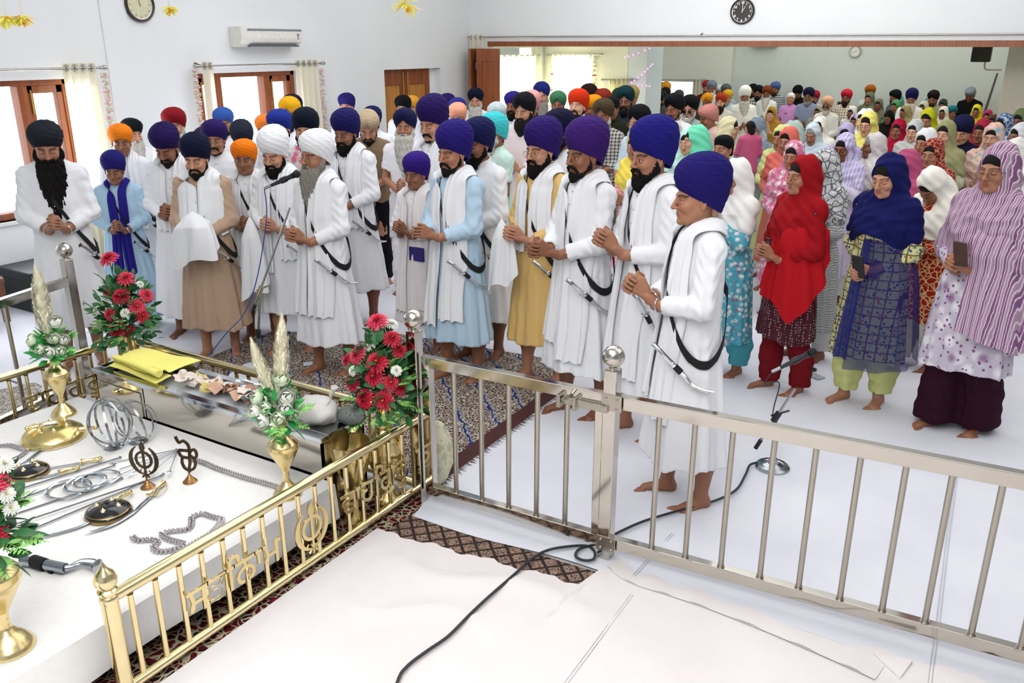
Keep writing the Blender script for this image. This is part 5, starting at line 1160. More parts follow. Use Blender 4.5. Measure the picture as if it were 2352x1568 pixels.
# banknotes: crumpled folded notes
NM = [mat('note_' + c[1:], c, .8, 0, .15, .3, 150) for c in ('#c9a288', '#b08468', '#dcbca4', '#cfc27a', '#a9c4c2', '#e0d2c6')]
NR = random.Random(8); notes = []
noteposes = [(350 + NR.uniform(0, 1) * 0 + 415 + 1.0 * i * 3.4 - 350, 0) for i in range(1)]
def note(cx, cy, z, rz, fold_, mi, w=.066, L=.075):
    g = G()
    def f(u, v): a = (u - .5); return (a * L, (v - .5) * w, abs(math.sin(u * PI * fold_)) * .016 + .005 * math.sin(v * 5 + fold_))
    g.sheet(f, 10, 6, .0018); o = g.build('banknote', NM[mi], None); o.location = (cx, cy, z); o.rotation_euler = (NR.uniform(-.5, .5), NR.uniform(-.4, .4), rz); return o
for i in range(46):
    t = NR.random(); x = 418 + 190 * t + NR.uniform(-6, 6); y = 866 + 52 * t + NR.uniform(-12, 10)
    p = at(x, y, .468 + .016 * (i % 4)); col = 3 if i in (9, 23) else 4 if t > .8 and i % 2 else NR.choice((0, 1, 2, 5, 2, 5))
    o = note(p[0], p[1], p[2], NR.uniform(0, 6), NR.choice((1, 2, 1.5)), col); tag(o, 'crumpled folded banknote in the heap on the steel offering box tray', 'banknote', 'banknotes heaped on the offering box')
r = thing('plastic_cover', 'crumpled translucent blue plastic sheet on offering box right of notes', 'plastic sheet', on_box(578, 898, .488)); o0 = Vector(r.location)
G().sheet(lambda u, v: ((u - .5) * .42, (v - .5) * .17, .008 + .008 * math.sin(u * 19 + v * 7) * math.sin(v * 11 - u * 5)), 40, 16).build('plastic_film', mat('blue_plastic', '#e2edf5', .2, 0, .03, .6, 40, alpha=.92), r)
# plastic bag of offerings on the box end
r = thing('plastic_bag', 'knotted translucent white plastic bag on the offering box end', 'bag', (-2.80, 2.775, .5))
def blob(cx, cy, cz, rx_, ry_, rz_, n=28, seed=0, am=.08):
    g = G(); v = []; h = n // 2
    for i in range(h + 1):
        a = PI * i / h
        for k in range(n):
            b = 2 * PI * k / n; rr = 1 + am * (math.sin(3 * b + 5 * a + seed) * .5 + math.sin(7 * b - 4 * a + seed) * .3 + math.sin(11 * b + 9 * a) * .2) * math.sin(a)
            v.append((cx + rx_ * rr * math.sin(a) * math.cos(b), cy + ry_ * rr * math.sin(a) * math.sin(b), max(cz + rz_ * rr * math.cos(a), 0.001)))
    return g.add(v, [(i * n + k, (i + 1) * n + k, (i + 1) * n + (k + 1) % n, i * n + (k + 1) % n) for i in range(h) for k in range(n)])
blob(-.02, 0, .05, .12, .095, .075, 40, 2, .10).build('bag_film', mat('bag_plastic', '#eceae6', .3, 0, .03, .7, 30, alpha=.72), r); blob(-.03, 0, .035, .095, .075, .045, 24, 3).build('bag_contents', mat('rice_white', '#e8dfcf', .9, 0, .08, .5, 300), r)
G().tube(smooth_path([(.05, .0, .10), (.07, .01, .13), (.075, .01, .15), (.09, .02, .19)], 5), [.02, .016, .012, .009, .007, .008, .010, .012, .014, .017, .02, .022, .024, .026, .03, .032], 14, flat=.5).build('bag_knot', mat('bag_plastic', '#eceae6', .3, 0, .03, .7, 30, alpha=.72), r)
o = blob(0, 0, .035, .075, .06, .045, 30, 5).build('seed_bag', mat('dark_seeds', '#6d716d', .8, 0, .4, .8, 260), None, loc=(-2.66, 2.84, .5)); tag(o, 'small bag of dark grey seeds beside the white plastic bag', 'bag')
# ---- vases
def vase(label, x, y, z, prof, cat='vase', name='brass_vase'):
    t = thing(name, label, cat, (x, y, z)); n = len(prof)
    G().lathe(prof, 48).build('vase_body', BRD, t, ang=60); return t
def sc_prof(pts, H, Rr, n=130):
    zs = np.linspace(0, 1, n); P = np.array(pts); r = np.interp(zs, P[:, 1], P[:, 0]); k = np.ones(3) / 3; r2 = np.convolve(np.pad(r, 1, 'edge'), k, 'valid'); return [(.001, 0.0)] + [(float(a) * Rr, float(b) * H) for a, b in zip(r2, zs)] + [(float(r2[-1]) * Rr * .8, H * .96), (.001, H * .9)]
SMALL = [(.98, 0), (1.0, .015), (.93, .05), (.72, .10), (.45, .15), (.26, .20), (.21, .25), (.24, .27), (.22, .29), (.25, .34), (.5, .43), (.85, .55), (1.02, .63), (1.0, .69), (.75, .745), (.5, .78), (.36, .82), (.34, .85), (.38, .86), (.34, .87), (.36, .93), (.5, .99), (.56, 1)]
BIG = [(.72, 0), (.74, .015), (.66, .05), (.42, .10), (.3, .14), (.26, .17), (.36, .2), (.3, .22), (.5, .27), (.82, .36), (1.0, .46), (1.02, .53), (.9, .61), (.64, .68), (.44, .73), (.46, .745), (.40, .76), (.37, .84), (.38, .92), (.52, .98), (.64, 1)]
vase('narrow brass vase on the far left corner of the white table', -4.443, 2.43, TZ, sc_prof(SMALL, .37, .068))
vase('narrow brass vase on white table close to the lettered brass railing', -2.70, 2.43, TZ, sc_prof(SMALL, .385, .068))
vase('large brass vase cut by the left frame edge, nearest the camera', -2.745, 1.165, TZ, sc_prof(SMALL, .44, .082))
vase('big round-bellied brass vase on floor by the gate post', -2.585, 2.995, .012, sc_prof(BIG, .575, .098))
vase('big round-bellied brass vase on floor behind the yellow cloth', -4.66, 3.03, .012, sc_prof(BIG, .575, .098))
bw = thing('brass_bowl', 'brass pedestal bowl standing beside end of the offering box', 'bowl', (-2.60, 2.76, .012)); G().lathe([(.001, 0), (.06, 0), (.06, .012), (.02, .05), (.018, .16), (.03, .21), (.075, .28), (.10, .37), (.105, .43), (.095, .43), (.085, .36), (.03, .26), (.001, .25)], 40).build('bowl_body', BRD, bw, ang=60)
# ---- flowers
GRN = [mat('leaf_dark', '#336b3c', .5, 0, .2, .3, 90), mat('leaf_light', '#8cc96a', .5, 0, .15, .3, 90), mat('leaf_bright', '#3fae5a', .45, 0, .15)]
CRIM, PINKR, YEL, WHT, GRW = mat('petal_crimson', '#c8203e', .6, 0, .18), mat('petal_rose_red', '#e0405c', .6, 0, .15), mat('stamen_yellow', '#e6c84a', .6), mat('petal_white', '#f8fbf0', .6, 0, .03), mat('petal_green_white', '#ecfadc', .6, 0, .04)
def orient(d): d = Vector(d).normalized(); return d.to_track_quat('Z', 'Y').to_matrix().to_4x4()
def mum(par, c, d, r, m, R):
    g = G(); M = Matrix.Translation(Vector(c)) @ orient(d)
    for ring in range(7):
        n = 18 - ring * 2; el = -.05 + ring * .22; L = r * 1.25 * (1 - ring * .10)
        for k in range(n):
            a = 2 * PI * (k + .5 * (ring % 2)) / n + R.uniform(-.1, .1); u = Vector((math.cos(a) * math.cos(el), math.sin(a) * math.cos(el), math.sin(el))); s = Vector((-math.sin(a), math.cos(a), 0)) * r * .16
            b, m1, t = u * r * .1, u * L * .6 + Vector((0, 0, r * .06)), u * L + Vector((0, 0, -r * .05 * (3 - ring)))
            g.add([b - s * .4, b + s * .4, m1 + s, t + s * .5, t - s * .4, m1 - s], [(0, 1, 2, 5), (5, 2, 3, 4)], M)
    o = g.build('blossom', m, par); G().ball((0, 0, r * .22), r * .2, 10, M).build('flower_centre', YEL, o)
def rose(par, c, d, r, m, R):
    g = G(); M = Matrix.Translation(Vector(c)) @ orient(d)
    for ring, (q, top, n, wd) in enumerate(((1.0, .30, 5, 1.75), (.84, .75, 4, 2.0), (.62, 1.15, 3, 2.4), (.38, 1.35, 2, 3.3))):
        for k in range(n):
            a0 = 2 * PI * k / n + ring * .8 + R.uniform(-.2, .2); tp = top + R.uniform(-.1, .12)
            def f(u, v, a0=a0, q=q, tp=tp, wd=wd, ring=ring): e = -1.1 + (tp + 1.1) * v * (.72 + .28 * math.sin(PI * u)); rr = q * r * (1 + (.20 if ring < 2 else .05) * max(0, v - .7) + .05 * math.sin(u * 7 + a0)); a = a0 + (u - .5) * wd; return M @ Vector((rr * math.cos(e) * math.cos(a), rr * math.cos(e) * math.sin(a), rr * math.sin(e) * .95))
            g.sheet(f, 7, 6)
    g.build('blossom', m, par)
def leaf_(g, base, d, L, w, R):
    d = Vector(d).normalized(); s = d.cross(Vector((R.uniform(-1, 1), R.uniform(-1, 1), 1))).normalized(); n = s.cross(d); b = Vector(base)
    P = [(0, .15), (.25, .8), (.5, 1), (.8, .6), (1, .02)]; V = []
    for t, q in P: c = b + d * L * t - n * L * .18 * t * t; V += [c - s * w * q, c + n * w * .25 * q, c + s * w * q]
    g.add(V, [(3 * i + j, 3 * i + j + 1, 3 * i + j + 4, 3 * i + j + 3) for i in range(4) for j in (0, 1)])
def frond(g, base, d, L, R, n=9):
    d = Vector(d).normalized(); s = d.cross(Vector((0, 0, 1))).normalized() if abs(d.z) < .95 else Vector((1, 0, 0)); b = Vector(base)
    for i in range(n):
        t = (i + 1) / n; c = b + d * L * t - Vector((0, 0, L * .2 * t * t)); w = L * .32 * math.sin(PI * min(1, t * .85 + .12))
        for q in (-1, 1): leaf_(g, c, d * .6 + s * q, w, w * .17, R)
    g.tube([b, b + d * L * .5 - Vector((0, 0, L * .05)), b + d * L - Vector((0, 0, L * .2))], .0015, 4)
def bouquet(label, x, y, z, flowers, spread, top, seed, mats, leafn=90, frn=16, dirn=None, kind='m', lm=(0, 1)):
    t = thing('flower_bouquet', label, 'flower bouquet', (x, y, z)); R = random.Random(seed)
    for (dx, dy, dz, r, mi) in flowers: (mum if kind == 'm' else rose)(t, (dx, dy, dz), Vector((dx, dy - .06 , dz * .35 + .03)), r, mats[mi], R)
    ga, gb, gs = G(), G(), G()
    for i in range(leafn):
        a = R.uniform(0, 2 * PI); e = R.uniform(-.25, 1.45); rr = R.uniform(.3, .95); d = Vector((math.cos(a) * math.cos(e), math.sin(a) * math.cos(e), math.sin(e))); p = Vector((d.x * spread * rr, d.y * spread * rr, d.z * top * rr + .0)); leaf_(ga, p, d + Vector((R.uniform(-.6, .6), R.uniform(-.6, .6), R.uniform(-.5, .5))), R.uniform(.05, .085), R.uniform(.014, .024), R)
    for i in range(frn):
        a = R.uniform(0, 2 * PI); e = R.uniform(-.2, 1.3); d = Vector((math.cos(a) * math.cos(e), math.sin(a) * math.cos(e), math.sin(e))); frond(gb, (d.x * spread * .5, d.y * spread * .5, d.z * top * .55), d, R.uniform(.09, .14), R)
    for (dx, dy, dz, r, mi) in flowers: gs.tube([(0, 0, -.03), (dx * .4, dy * .4, dz * .45), (dx, dy, dz)], .003, 5)
    ga.build('leaves', GRN[lm[0]], t); gb.build('fern_fronds', GRN[lm[1]], t); gs.build('stems', GRN[0], t); return t
# camera-facing offsets: right = (.85,.52), toward camera = (.52,-.85)
def off(rx_, up_, fw_, r, mi=0): return (.853 * rx_ + .52 * fw_, .52 * rx_ - .853 * fw_, up_, r, mi)
RB = [CRIM, PINKR, WHT]
big = dict(mats=RB, seed=11)
bouquet('red chrysanthemum bouquet in big vase beside the gate post', -2.585, 2.995, .57,
        [off(.0, .43, .03, .045, 1), off(.07, .35, .05, .040, 0), off(-.10, .27, .06, .042, 1), off(.0, .245, .09, .048, 0), off(-.02, .17, .09, .045, 0), off(.10, .28, .03, .035, 0), off(-.13, .13, .06, .045, 0), off(-.16, .22, .0, .036, 1), off(-.07, .055, .10, .045, 0), off(.02, .05, .10, .045, 0), off(.10, .10, .05, .04, 0), off(.06, .14, .09, .035, 0), off(.06, .40, -.02, .03, 2), off(-.12, .2, .09, .024, 2), off(.09, .2, .09, .024, 2), off(-.04, .3, .02, .024, 2)], .17, .40, 11, RB, 300, 46)
bouquet('red chrysanthemum bouquet in big vase behind the yellow cloth', -4.66, 3.03, .57,
        [off(-.02, .47, .04, .05, 1), off(.07, .35, .05, .045, 1), off(.04, .25, .09, .045, 0), off(.17, .24, .03, .04, 1), off(.12, .18, .07, .042, 1), off(.14, .12, .06, .042, 0), off(-.04, .14, .1, .035, 1), off(-.01, .05, .11, .05, 0), off(.05, .02, .06, .03, 0), off(-.06, .26, .05, .026, 0), off(.06, .15, .11, .026, 2), off(-.12, .16, .09, .026, 2), off(-.2, .2, .06, .026, 2), off(-.12, .07, .09, .026, 2), off(.13, .3, .0, .022, 2)], .20, .40, 12, RB, 320, 46)
bouquet('red flower bouquet entering the frame at left edge', -2.745, 1.165, .71, [off(.06, .05, .04, .040, 0), off(.09, .23, .03, .042, 1), off(.125, .19, .03, .024, 2), off(.12, .28, .0, .026, 2), off(.13, .14, .03, .022, 2), off(.03, .15, .08, .05, 1), off(.0, .28, .04, .05, 0), off(-.08, .18, .06, .05, 0), off(.02, .36, .0, .045, 1)], .145, .32, 13, RB, 240, 26)
def pampas(label, x, y, z, plumes, seed):
    t = thing('pampas_plumes', label, 'pampas grass', (x, y, z)); R = random.Random(seed); m = mat('pampas_cream', '#fff9dc', .9, 0, .02)
    for (rx_, up_, ln, w_) in plumes:
        g = G(); d = Vector((.853 * rx_, .52 * rx_, up_)).normalized(); n = 420; pr = []
        ee = d.orthogonal().normalized(); ff = d.cross(ee); V = []; NN, MM = 40, 26
        for i in range(NN + 1):
            s = i / NN; w2 = w_ * (math.sin(PI * min(1, s * .82 + .10)) ** .9) * .72
            for k in range(MM): a = 2 * PI * k / MM; q = w2 * (1 + .16 * math.sin(a * 9 + s * 40) + .10 * math.sin(a * 5 - s * 70)); V.append(d * ln * (.18 + .80 * s) + ee * q * math.cos(a) + ff * q * math.sin(a) * .8 + Vector((0, 0, -.01 * s)))
        g.add(V, [(i * MM + k, i * MM + (k + 1) % MM, (i + 1) * MM + (k + 1) % MM, (i + 1) * MM + k) for i in range(NN) for k in range(MM)] + [tuple((NN * MM + k) for k in range(MM))])
        for i in range(n):
            s = R.random() ** .8; q = d * ln * (.18 + .72 * s); a = R.uniform(0, 6.28); wr = w_ * math.sin(PI * min(1, s * .8 + .16)); e = ee; f_ = ff; u = (e * math.cos(a) + f_ * math.sin(a))
            tip = q + d * ln * .14 + u * wr * R.uniform(.8, 1.1); b = q + u * wr * .45; sd = d.cross(u) * .0016; g.add([b - sd, b + sd, (b + tip) / 2 + u * wr * .10 + sd, tip, (b + tip) / 2 + u * wr * .10 - sd], [(0, 1, 2, 3, 4)])
        o = g.build('plume', m, t); G().tube([(0, 0, -.02), d * ln * .85], .002, 5).build('stem', mat('straw', '#e8d49a', .7), o)
    return t
WR = [GRW, WHT]
bouquet('white rose bouquet in the vase on far left of table', -4.443, 2.43, TZ + .36, [off(-.08, .10, .04, .036, 0), off(.06, .20, .02, .038, 1), off(-.02, .06, .08, .03, 0), off(.055, .12, .06, .034, 0), off(.09, .10, .03, .032, 1), off(.03, .05, .09, .034, 1), off(.075, .045, .06, .034, 0), off(-.09, .04, .03, .026, 0)], .085, .15, 21, WR, 80, 12, kind='r', lm=(2, 1))
pampas('cream pampas plumes above white roses at far left', -4.443, 2.43, TZ + .36, [(-.10, 1, .40, .035), (-.01, 1, .50, .045)], 31)
bouquet('white rose bouquet in vase before the offering box end', -2.70, 2.43, TZ + .375, [off(-.085, .13, .04, .03, 0), off(.03, .22, .03, .036, 0), off(.055, .145, .06, .038, 1), off(-.095, .075, .06, .032, 1), off(-.055, .045, .09, .036, 1), off(.02, .06, .10, .032, 0), off(.05, .10, .08, .034, 1), off(-.04, .10, .08, .03, 0), off(-.01, .02, .10, .028, 0), off(.075, .06, .06, .028, 0)], .095, .16, 22, WR, 90, 16, kind='r', lm=(2, 1))
pampas('two cream pampas plumes rising from white roses before box', -2.70, 2.43, TZ + .375, [(-.24, 1, .40, .034), (.10, 1, .50, .04)], 32)
# ---- weapons and ornaments on the white table
def T(x, y, dz=0.0): return Vector(at(x, y, TZ + dz))
def shield(label, x, y, r, face, rimm, bosses=4, hgt=.035):
    c = T(x, y, .002); t = thing('round_shield', label, 'shield', c)
    G().lathe([(.001, hgt + .012)] + [(r * math.sin(a), .012 + hgt * math.cos(a)) for a in np.linspace(.1, PI / 2, 10)] + [(r * .98, .0), (.001, .004)], 48).build('shield_face', face, t, ang=60)
    G().lathe([(r * .86, hgt * .52 + .010), (r * .93, hgt * .40 + .012), (r * 1.02, .010), (r * 1.02, .002), (r * .9, .0)], 48).build('shield_rim', rimm, t, ang=60)
    for k in range(bosses): a = 2 * PI * k / bosses + .6; G().lathe([(.012, -.002), (.011, .006), (.006, .010), (.003, .016), (.001, .018)], 16).build('boss', BR, t, loc=(r * .48 * math.cos(a), r * .48 * math.sin(a), hgt * .87 + .010))
    G().tube([(0, r * .5, hgt * .9), (0, r * .55, hgt * .9 + .02)], .006, 8).build('ring_lug', BR, t)
BLK = mat('black_lacquer', '#0e1118', .12, .2, .02, coat=.6)
shield('black domed shield with brass bosses in the middle of table', 250, 1180, .098, BLK, metalmat('shield_rim', '#a58a58', .3))
shield('black domed shield partly behind the red bouquet at left', 68, 1087, .092, BLK, metalmat('shield_rim', '#a58a58', .3))
shield('large engraved golden shield near the far end of table', 125, 1006, .155, metalmat('gold_chased', '#f0d68a', .22, .2, 40), BRD, 6, .07)
def blade(name, label, pts, w, m, hilt=None, guard=True, z=.012, hm=None, cat='sword', knuckle=True):
    P = smooth_path([T(x, y, z) for x, y in pts], 8); o0 = P[0].copy(); P = [p - o0 for p in P]; t = thing(name, label, cat, o0); n = len(P); V = []
    for i, p in enumerate(P):
        a, b = P[max(i - 1, 0)], P[min(i + 1, n - 1)]; s = (b - a).normalized().cross(Vector((0, 0, 1))).normalized(); q = w * (1 if i < n * .75 else max(.05, 1 - ((i - n * .75) / (n * .25)) ** 2)); V += [p - s * q, p + Vector((0, 0, .003)), p + s * q, p - Vector((0, 0, .002))]
    g = G().add(V, [(4 * i + j, 4 * i + (j + 1) % 4, 4 * i + 4 + (j + 1) % 4, 4 * i + 4 + j) for i in range(n - 1) for j in range(4)] + [(3, 2, 1, 0)]); g.build('blade', m, t)
    if hilt:
        H = smooth_path([T(x, y, z + .008) - o0 for x, y in hilt], 5); hm = hm or BRD
        G().tube(H, [.0085 + .002 * math.sin(i * .9) for i in range(len(H))], 10).build('hilt', hm, t); d = (H[1] - H[0]).normalized(); s = d.cross(Vector((0, 0, 1)))
        G().tube([H[0] - s * .028, H[0], H[0] + s * .028], [.005, .007, .005], 8).ball(H[-1], .013, 10).build('guard', hm, t)
        if knuckle: G().tube(smooth_path([H[0] + s * .026, H[len(H) // 2] + s * .036, H[-1] + s * .008], 6), .003, 6).build('knuckle_bow', hm, t)
    return t
BL = metalmat('blade_steel', '#cdd6de', .14, .05)
blade('sword', 'curved sword with gold hilt tucked under black shield, right', [(300, 1180), (325, 1158), (345, 1140)][::-1] and [(345, 1140), (325, 1158), (300, 1180), (255, 1206), (195, 1224)], .010, BL, [(350, 1135), (362, 1120), (376, 1108)])
blade('sword', 'curved sword with gold hilt leaning behind black shield, left', [(262, 1150), (240, 1168), (190, 1205), (85, 1235)], .010, BL, [(265, 1148), (282, 1136), (298, 1130)])
blade('sword', 'gold hilted sword above black shield at left', [(133, 1085), (110, 1092), (60, 1100)], .008, BL, [(138, 1083), (160, 1077), (178, 1074)], z=.012)
blade('sword', 'gold hilted sword lying above the spear shafts', [(182, 1062), (150, 1068), (90, 1078)], .007, BL, [(186, 1060), (208, 1056), (230, 1053)], z=.012)
blade('sword', 'sword with gold hilt crossing top of golden shield, left hilt', [(92, 976), (110, 975), (135, 972)], .006, BL, [(90, 978), (74, 981), (62, 984)], z=.085)
blade('sword', 'sword with gold hilt jutting right from golden shield', [(170, 985), (150, 982), (120, 978)], .006, BL, [(178, 985), (198, 983), (220, 982)], z=.06)
blade('sword', 'broad bare blade running from golden shield toward camera', [(118, 1008), (80, 1040), (35, 1075), (5, 1095)], .012, BL, z=.02)
def spear(label, x0, y0, x1, y1, z, head='spear', r=.004, name='spear'):
    a, b = T(x0, y0, z), T(x1, y1, z); t = thing(name, label, 'spear', a); d = b - a; G().tube([(0, 0, 0), d], r, 8).build('shaft', SIL, t); u = d.normalized(); s = u.cross(Vector((0, 0, 1))); L, W = (.085, .013) if head == 'spear' else (.04, .012)
    if head != 'none': G().add([d - s * .003, d + u * L * .25 - s * W, d + u * L, d + u * L * .25 + s * W, d + s * .003, d + u * L * .3 + Vector((0, 0, .004)), d + u * L * .3 - Vector((0, 0, .003))], [(0, 1, 5), (1, 2, 5), (2, 3, 5), (3, 4, 5), (1, 0, 6), (2, 1, 6), (3, 2, 6), (4, 3, 6)]).build('spear_head', BL, t)
    G().ball((0, 0, 0), .007, 8).build('butt_knob', SIL, t)
spear('lowest silver spear shaft, its broad head at lower left', 375, 1088, 48, 1226, .012)
spear('silver spear shaft just above the lowest spear', 370, 1092, -20, 1222, .020, 'none')
spear('silver spear shaft ending right of gold hilts, topmost', 276, 1050, -10, 1140, .012, 'none')
spear('silver spear shaft second from the top of the row', 262, 1068, -10, 1165, .012, 'none')
spear('silver spear shaft passing under the flat steel rings', 280, 1098, -10, 1195, .010, 'none')
for i, (x1, y1, x0, y0) in enumerate(((270, 1060, 405, 1032), (275, 1077, 404, 1034), (270, 1092, 402, 1036), (305, 1085, 401, 1038), (355, 1080, 404, 1037), (390, 1080, 408, 1035))):
    spear('silver arrow in fan behind the khanda stand, ' + ('uppermost', 'second from top', 'third from top', 'fourth from top', 'pointing at lower left', 'shortest and rightmost')[i], x0, y0, x1, y1, .008 + .004 * i, 'arrow', .0022, 'arrow')
def flatring(label, x, y, r, w, z):
    t = thing('steel_quoit', label, 'quoit', T(x, y, z)); G().lathe([(r - w, .0015), (r - w * .5, .0035), (r, .001), (r - w * .5, -.001), (r - w, .0015)], 56).build('ring', BL, t, ang=20); return t
def openring(label, x, y, r, w, z, name='steel_quoit'):
    t = thing(name, label, 'quoit', T(x, y, z)); g = G(); n = 56; V = []
    for k in range(n):
        a = 2 * PI * k / n; V += [(q * math.cos(a), q * math.sin(a), h) for q, h in ((r, 0), (r - w * .5, .003), (r - w, 0), (r - w * .5, -.001))]
    g.add(V, [(4 * k + j, 4 * ((k + 1) % n) + j, 4 * ((k + 1) % n) + (j + 1) % 4, 4 * k + (j + 1) % 4) for k in range(n) for j in range(4)]); g.build('ring', BL, t); return t
openring('flat steel war quoit lying on spears, leftmost of the row', 157, 1121, .100, .016, .020)
openring('flat steel war quoit lying on spears, second from left', 193, 1109, .092, .016, .025)
openring('flat steel war quoit lying on spears, third from left', 206, 1103, .076, .014, .030)
openring('flat steel war quoit lying on spears, rightmost of the row', 232, 1097, .086, .014, .022)
# upright rings on little trays
for i, (x, y, lab) in enumerate(((262, 1028, 'left'), (318, 1015, 'right'))):
    t = thing('ring_stand', 'sphere of nested steel rings on a small tray, %s one' % lab, 'ring ornament', T(x, y, .0)); G().lathe([(.001, 0), (.042, 0), (.048, .008), (.040, .014), (.012, .012), (.008, .03), (.001, .03)], 32).build('tray', SIL, t, ang=50)
    rr = .135 if i == 0 else .115
    for k in range(5 if i == 0 else 3):
        A = Matrix.Rotation(k * PI / (5 if i == 0 else 3) + .3, 4, 'Z') @ Matrix.Rotation(PI / 2 + (.12 * (k - 2) if i == 0 else .3 * (k - 1) - .2), 4, 'Y'); g = G(); n = 48; V = []
        for q in range(n):
            a = 2 * PI * q / n
            for d1, h in ((0, -.006), (0, .006), (-.002, .006), (-.002, -.006)): V.append(tuple(A @ Vector(((rr * (1 - .05 * k) + d1) * math.cos(a), (rr * (1 - .05 * k) + d1) * math.sin(a), h))))
        g.add(V, [(4 * q + j, 4 * ((q + 1) % n) + j, 4 * ((q + 1) % n) + (j + 1) % 4, 4 * q + (j + 1) % 4) for q in range(n) for j in range(4)]); g.build('hoop', SIL, t, loc=(0, 0, rr + .008))
BASE = [(.001, 0), (.034, 0), (.034, .004), (.027, .008), (.027, .011), (.020, .016), (.020, .019), (.012, .026), (.012, .029), (.006, .036), (.004, .055), (.001, .055)]
t = thing('khanda_stand', 'dark bronze khanda emblem on stepped round base', 'emblem stand', T(340, 1119)); G().lathe(BASE, 32).build('stand_base', metalmat('bronze_base', '#a98052', .3), t, ang=30); o = khanda(.078, .003).build('khanda_emblem', IRON, t, smooth=False); o.location = (0, 0, .145); o.rotation_euler = (0, 0, math.radians(20))
t = thing('ik_onkar_stand', 'dark bronze ik onkar symbol on stepped round base', 'emblem stand', T(437, 1106)); G().lathe(BASE, 32).build('stand_base', metalmat('bronze_base', '#a98052', .3), t, ang=30)
g = G()
def strip(g, pts, w=.0065, ext=.0035):
    P = smooth_path([Vector((x, 0, z)) for x, z in pts], 7); n = len(P); V = []
    for i, p in enumerate(P):
        d = (P[min(i + 1, n - 1)] - P[max(i - 1, 0)]).normalized(); s = Vector((-d.z, 0, d.x)) * w; V += [p + s + Vector((0, -ext, 0)), p + s + Vector((0, ext, 0)), p - s + Vector((0, ext, 0)), p - s + Vector((0, -ext, 0))]
    g.add(V, [(4 * i + j, 4 * i + (j + 1) % 4, 4 * i + 4 + (j + 1) % 4, 4 * i + 4 + j) for i in range(n - 1) for j in range(4)] + [(0, 1, 2, 3), (4 * n - 1, 4 * n - 2, 4 * n - 3, 4 * n - 4)])
for pts in ([(-.045, .235), (-.03, .205), (-.008, .215), (.012, .20), (.018, .175), (.014, .13), (.012, .10), (.002, .065)], [(-.036, .165), (-.01, .165), (.014, .165)], [(-.036, .165), (-.035, .145), (-.02, .130), (.012, .128)], [(-.022, .130), (-.028, .10), (-.018, .072), (.002, .062)], [(.016, .15), (.028, .168), (.044, .172), (.052, .155), (.048, .135), (.034, .13), (.020, .14)], [(.036, .13), (.040, .10), (.030, .075), (.010, .062), (.0, .05)]): strip(g, pts)
o = g.build('ik_onkar_emblem', IRON, t, smooth=False); o.rotation_euler = (0, 0, math.radians(22))
# beads: garlands of steel beads, each one a thing of many beads (one string)
def beads(label, pts, r, z=.012, two=False, name='bead_garland', gapk=2.0):
    P = smooth_path([T(x, y, z + (p[2] if len(p) > 2 else 0)) for p in pts for x, y in ((p[0], p[1]),)], 14); o0 = P[0].copy(); t = thing(name, label, 'bead garland', o0); d = 0; L = [0]
    for i in range(1, len(P)): L.append(L[-1] + (P[i] - P[i - 1]).length)
    n = int(L[-1] / (r * gapk)); g = G()
    for k in range(n):
        s = L[-1] * k / n; i = max(j for j in range(len(L)) if L[j] <= s); i = min(i, len(P) - 2); q = P[i].lerp(P[i + 1], (s - L[i]) / (L[i + 1] - L[i] + 1e-9)); u = (P[i + 1] - P[i]).normalized().cross(Vector((0, 0, 1))) * r
        for sgn in ((-1, 1) if two else (0,)): g.ball(q - o0 + u * sgn * 1.0, r, 8)
    o = g.build('beads', metalmat('bead_steel', '#e0dade', .2, .25), t); o['kind'] = 'stuff'; G().tube([p - o0 for p in P], r * .3, 5).build('thread', mat('thread_grey', '#6a6266', .8), t)
beads('double strand of steel beads laid along the offering box', [(438, 1052), (470, 1062), (500, 1075), (560, 1095), (600, 1106), (640, 1118), (656, 1124)], .0078, two=True)
beads('loose loop of steel beads beside the lettered brass railing', [(420, 1246), (385, 1236), (372, 1224), (400, 1218), (432, 1214), (440, 1200), (440, 1188), (462, 1178), (485, 1185), (508, 1192), (500, 1215), (478, 1228), (440, 1250), (410, 1268), (395, 1285), (430, 1262), (470, 1235), (500, 1208), (510, 1186)], .0078, two=True)
beads('tail of steel beads left of the loose bead loop', [(305, 1232), (318, 1240), (345, 1238), (362, 1244), (352, 1256), (365, 1265), (395, 1262), (425, 1250)], .0078, two=True)
beads('short string of dark beads beside the golden shield', [(0, 1023), (20, 1021), (45, 1028), (60, 1034), (50, 1044), (38, 1052)], .0070, two=True)
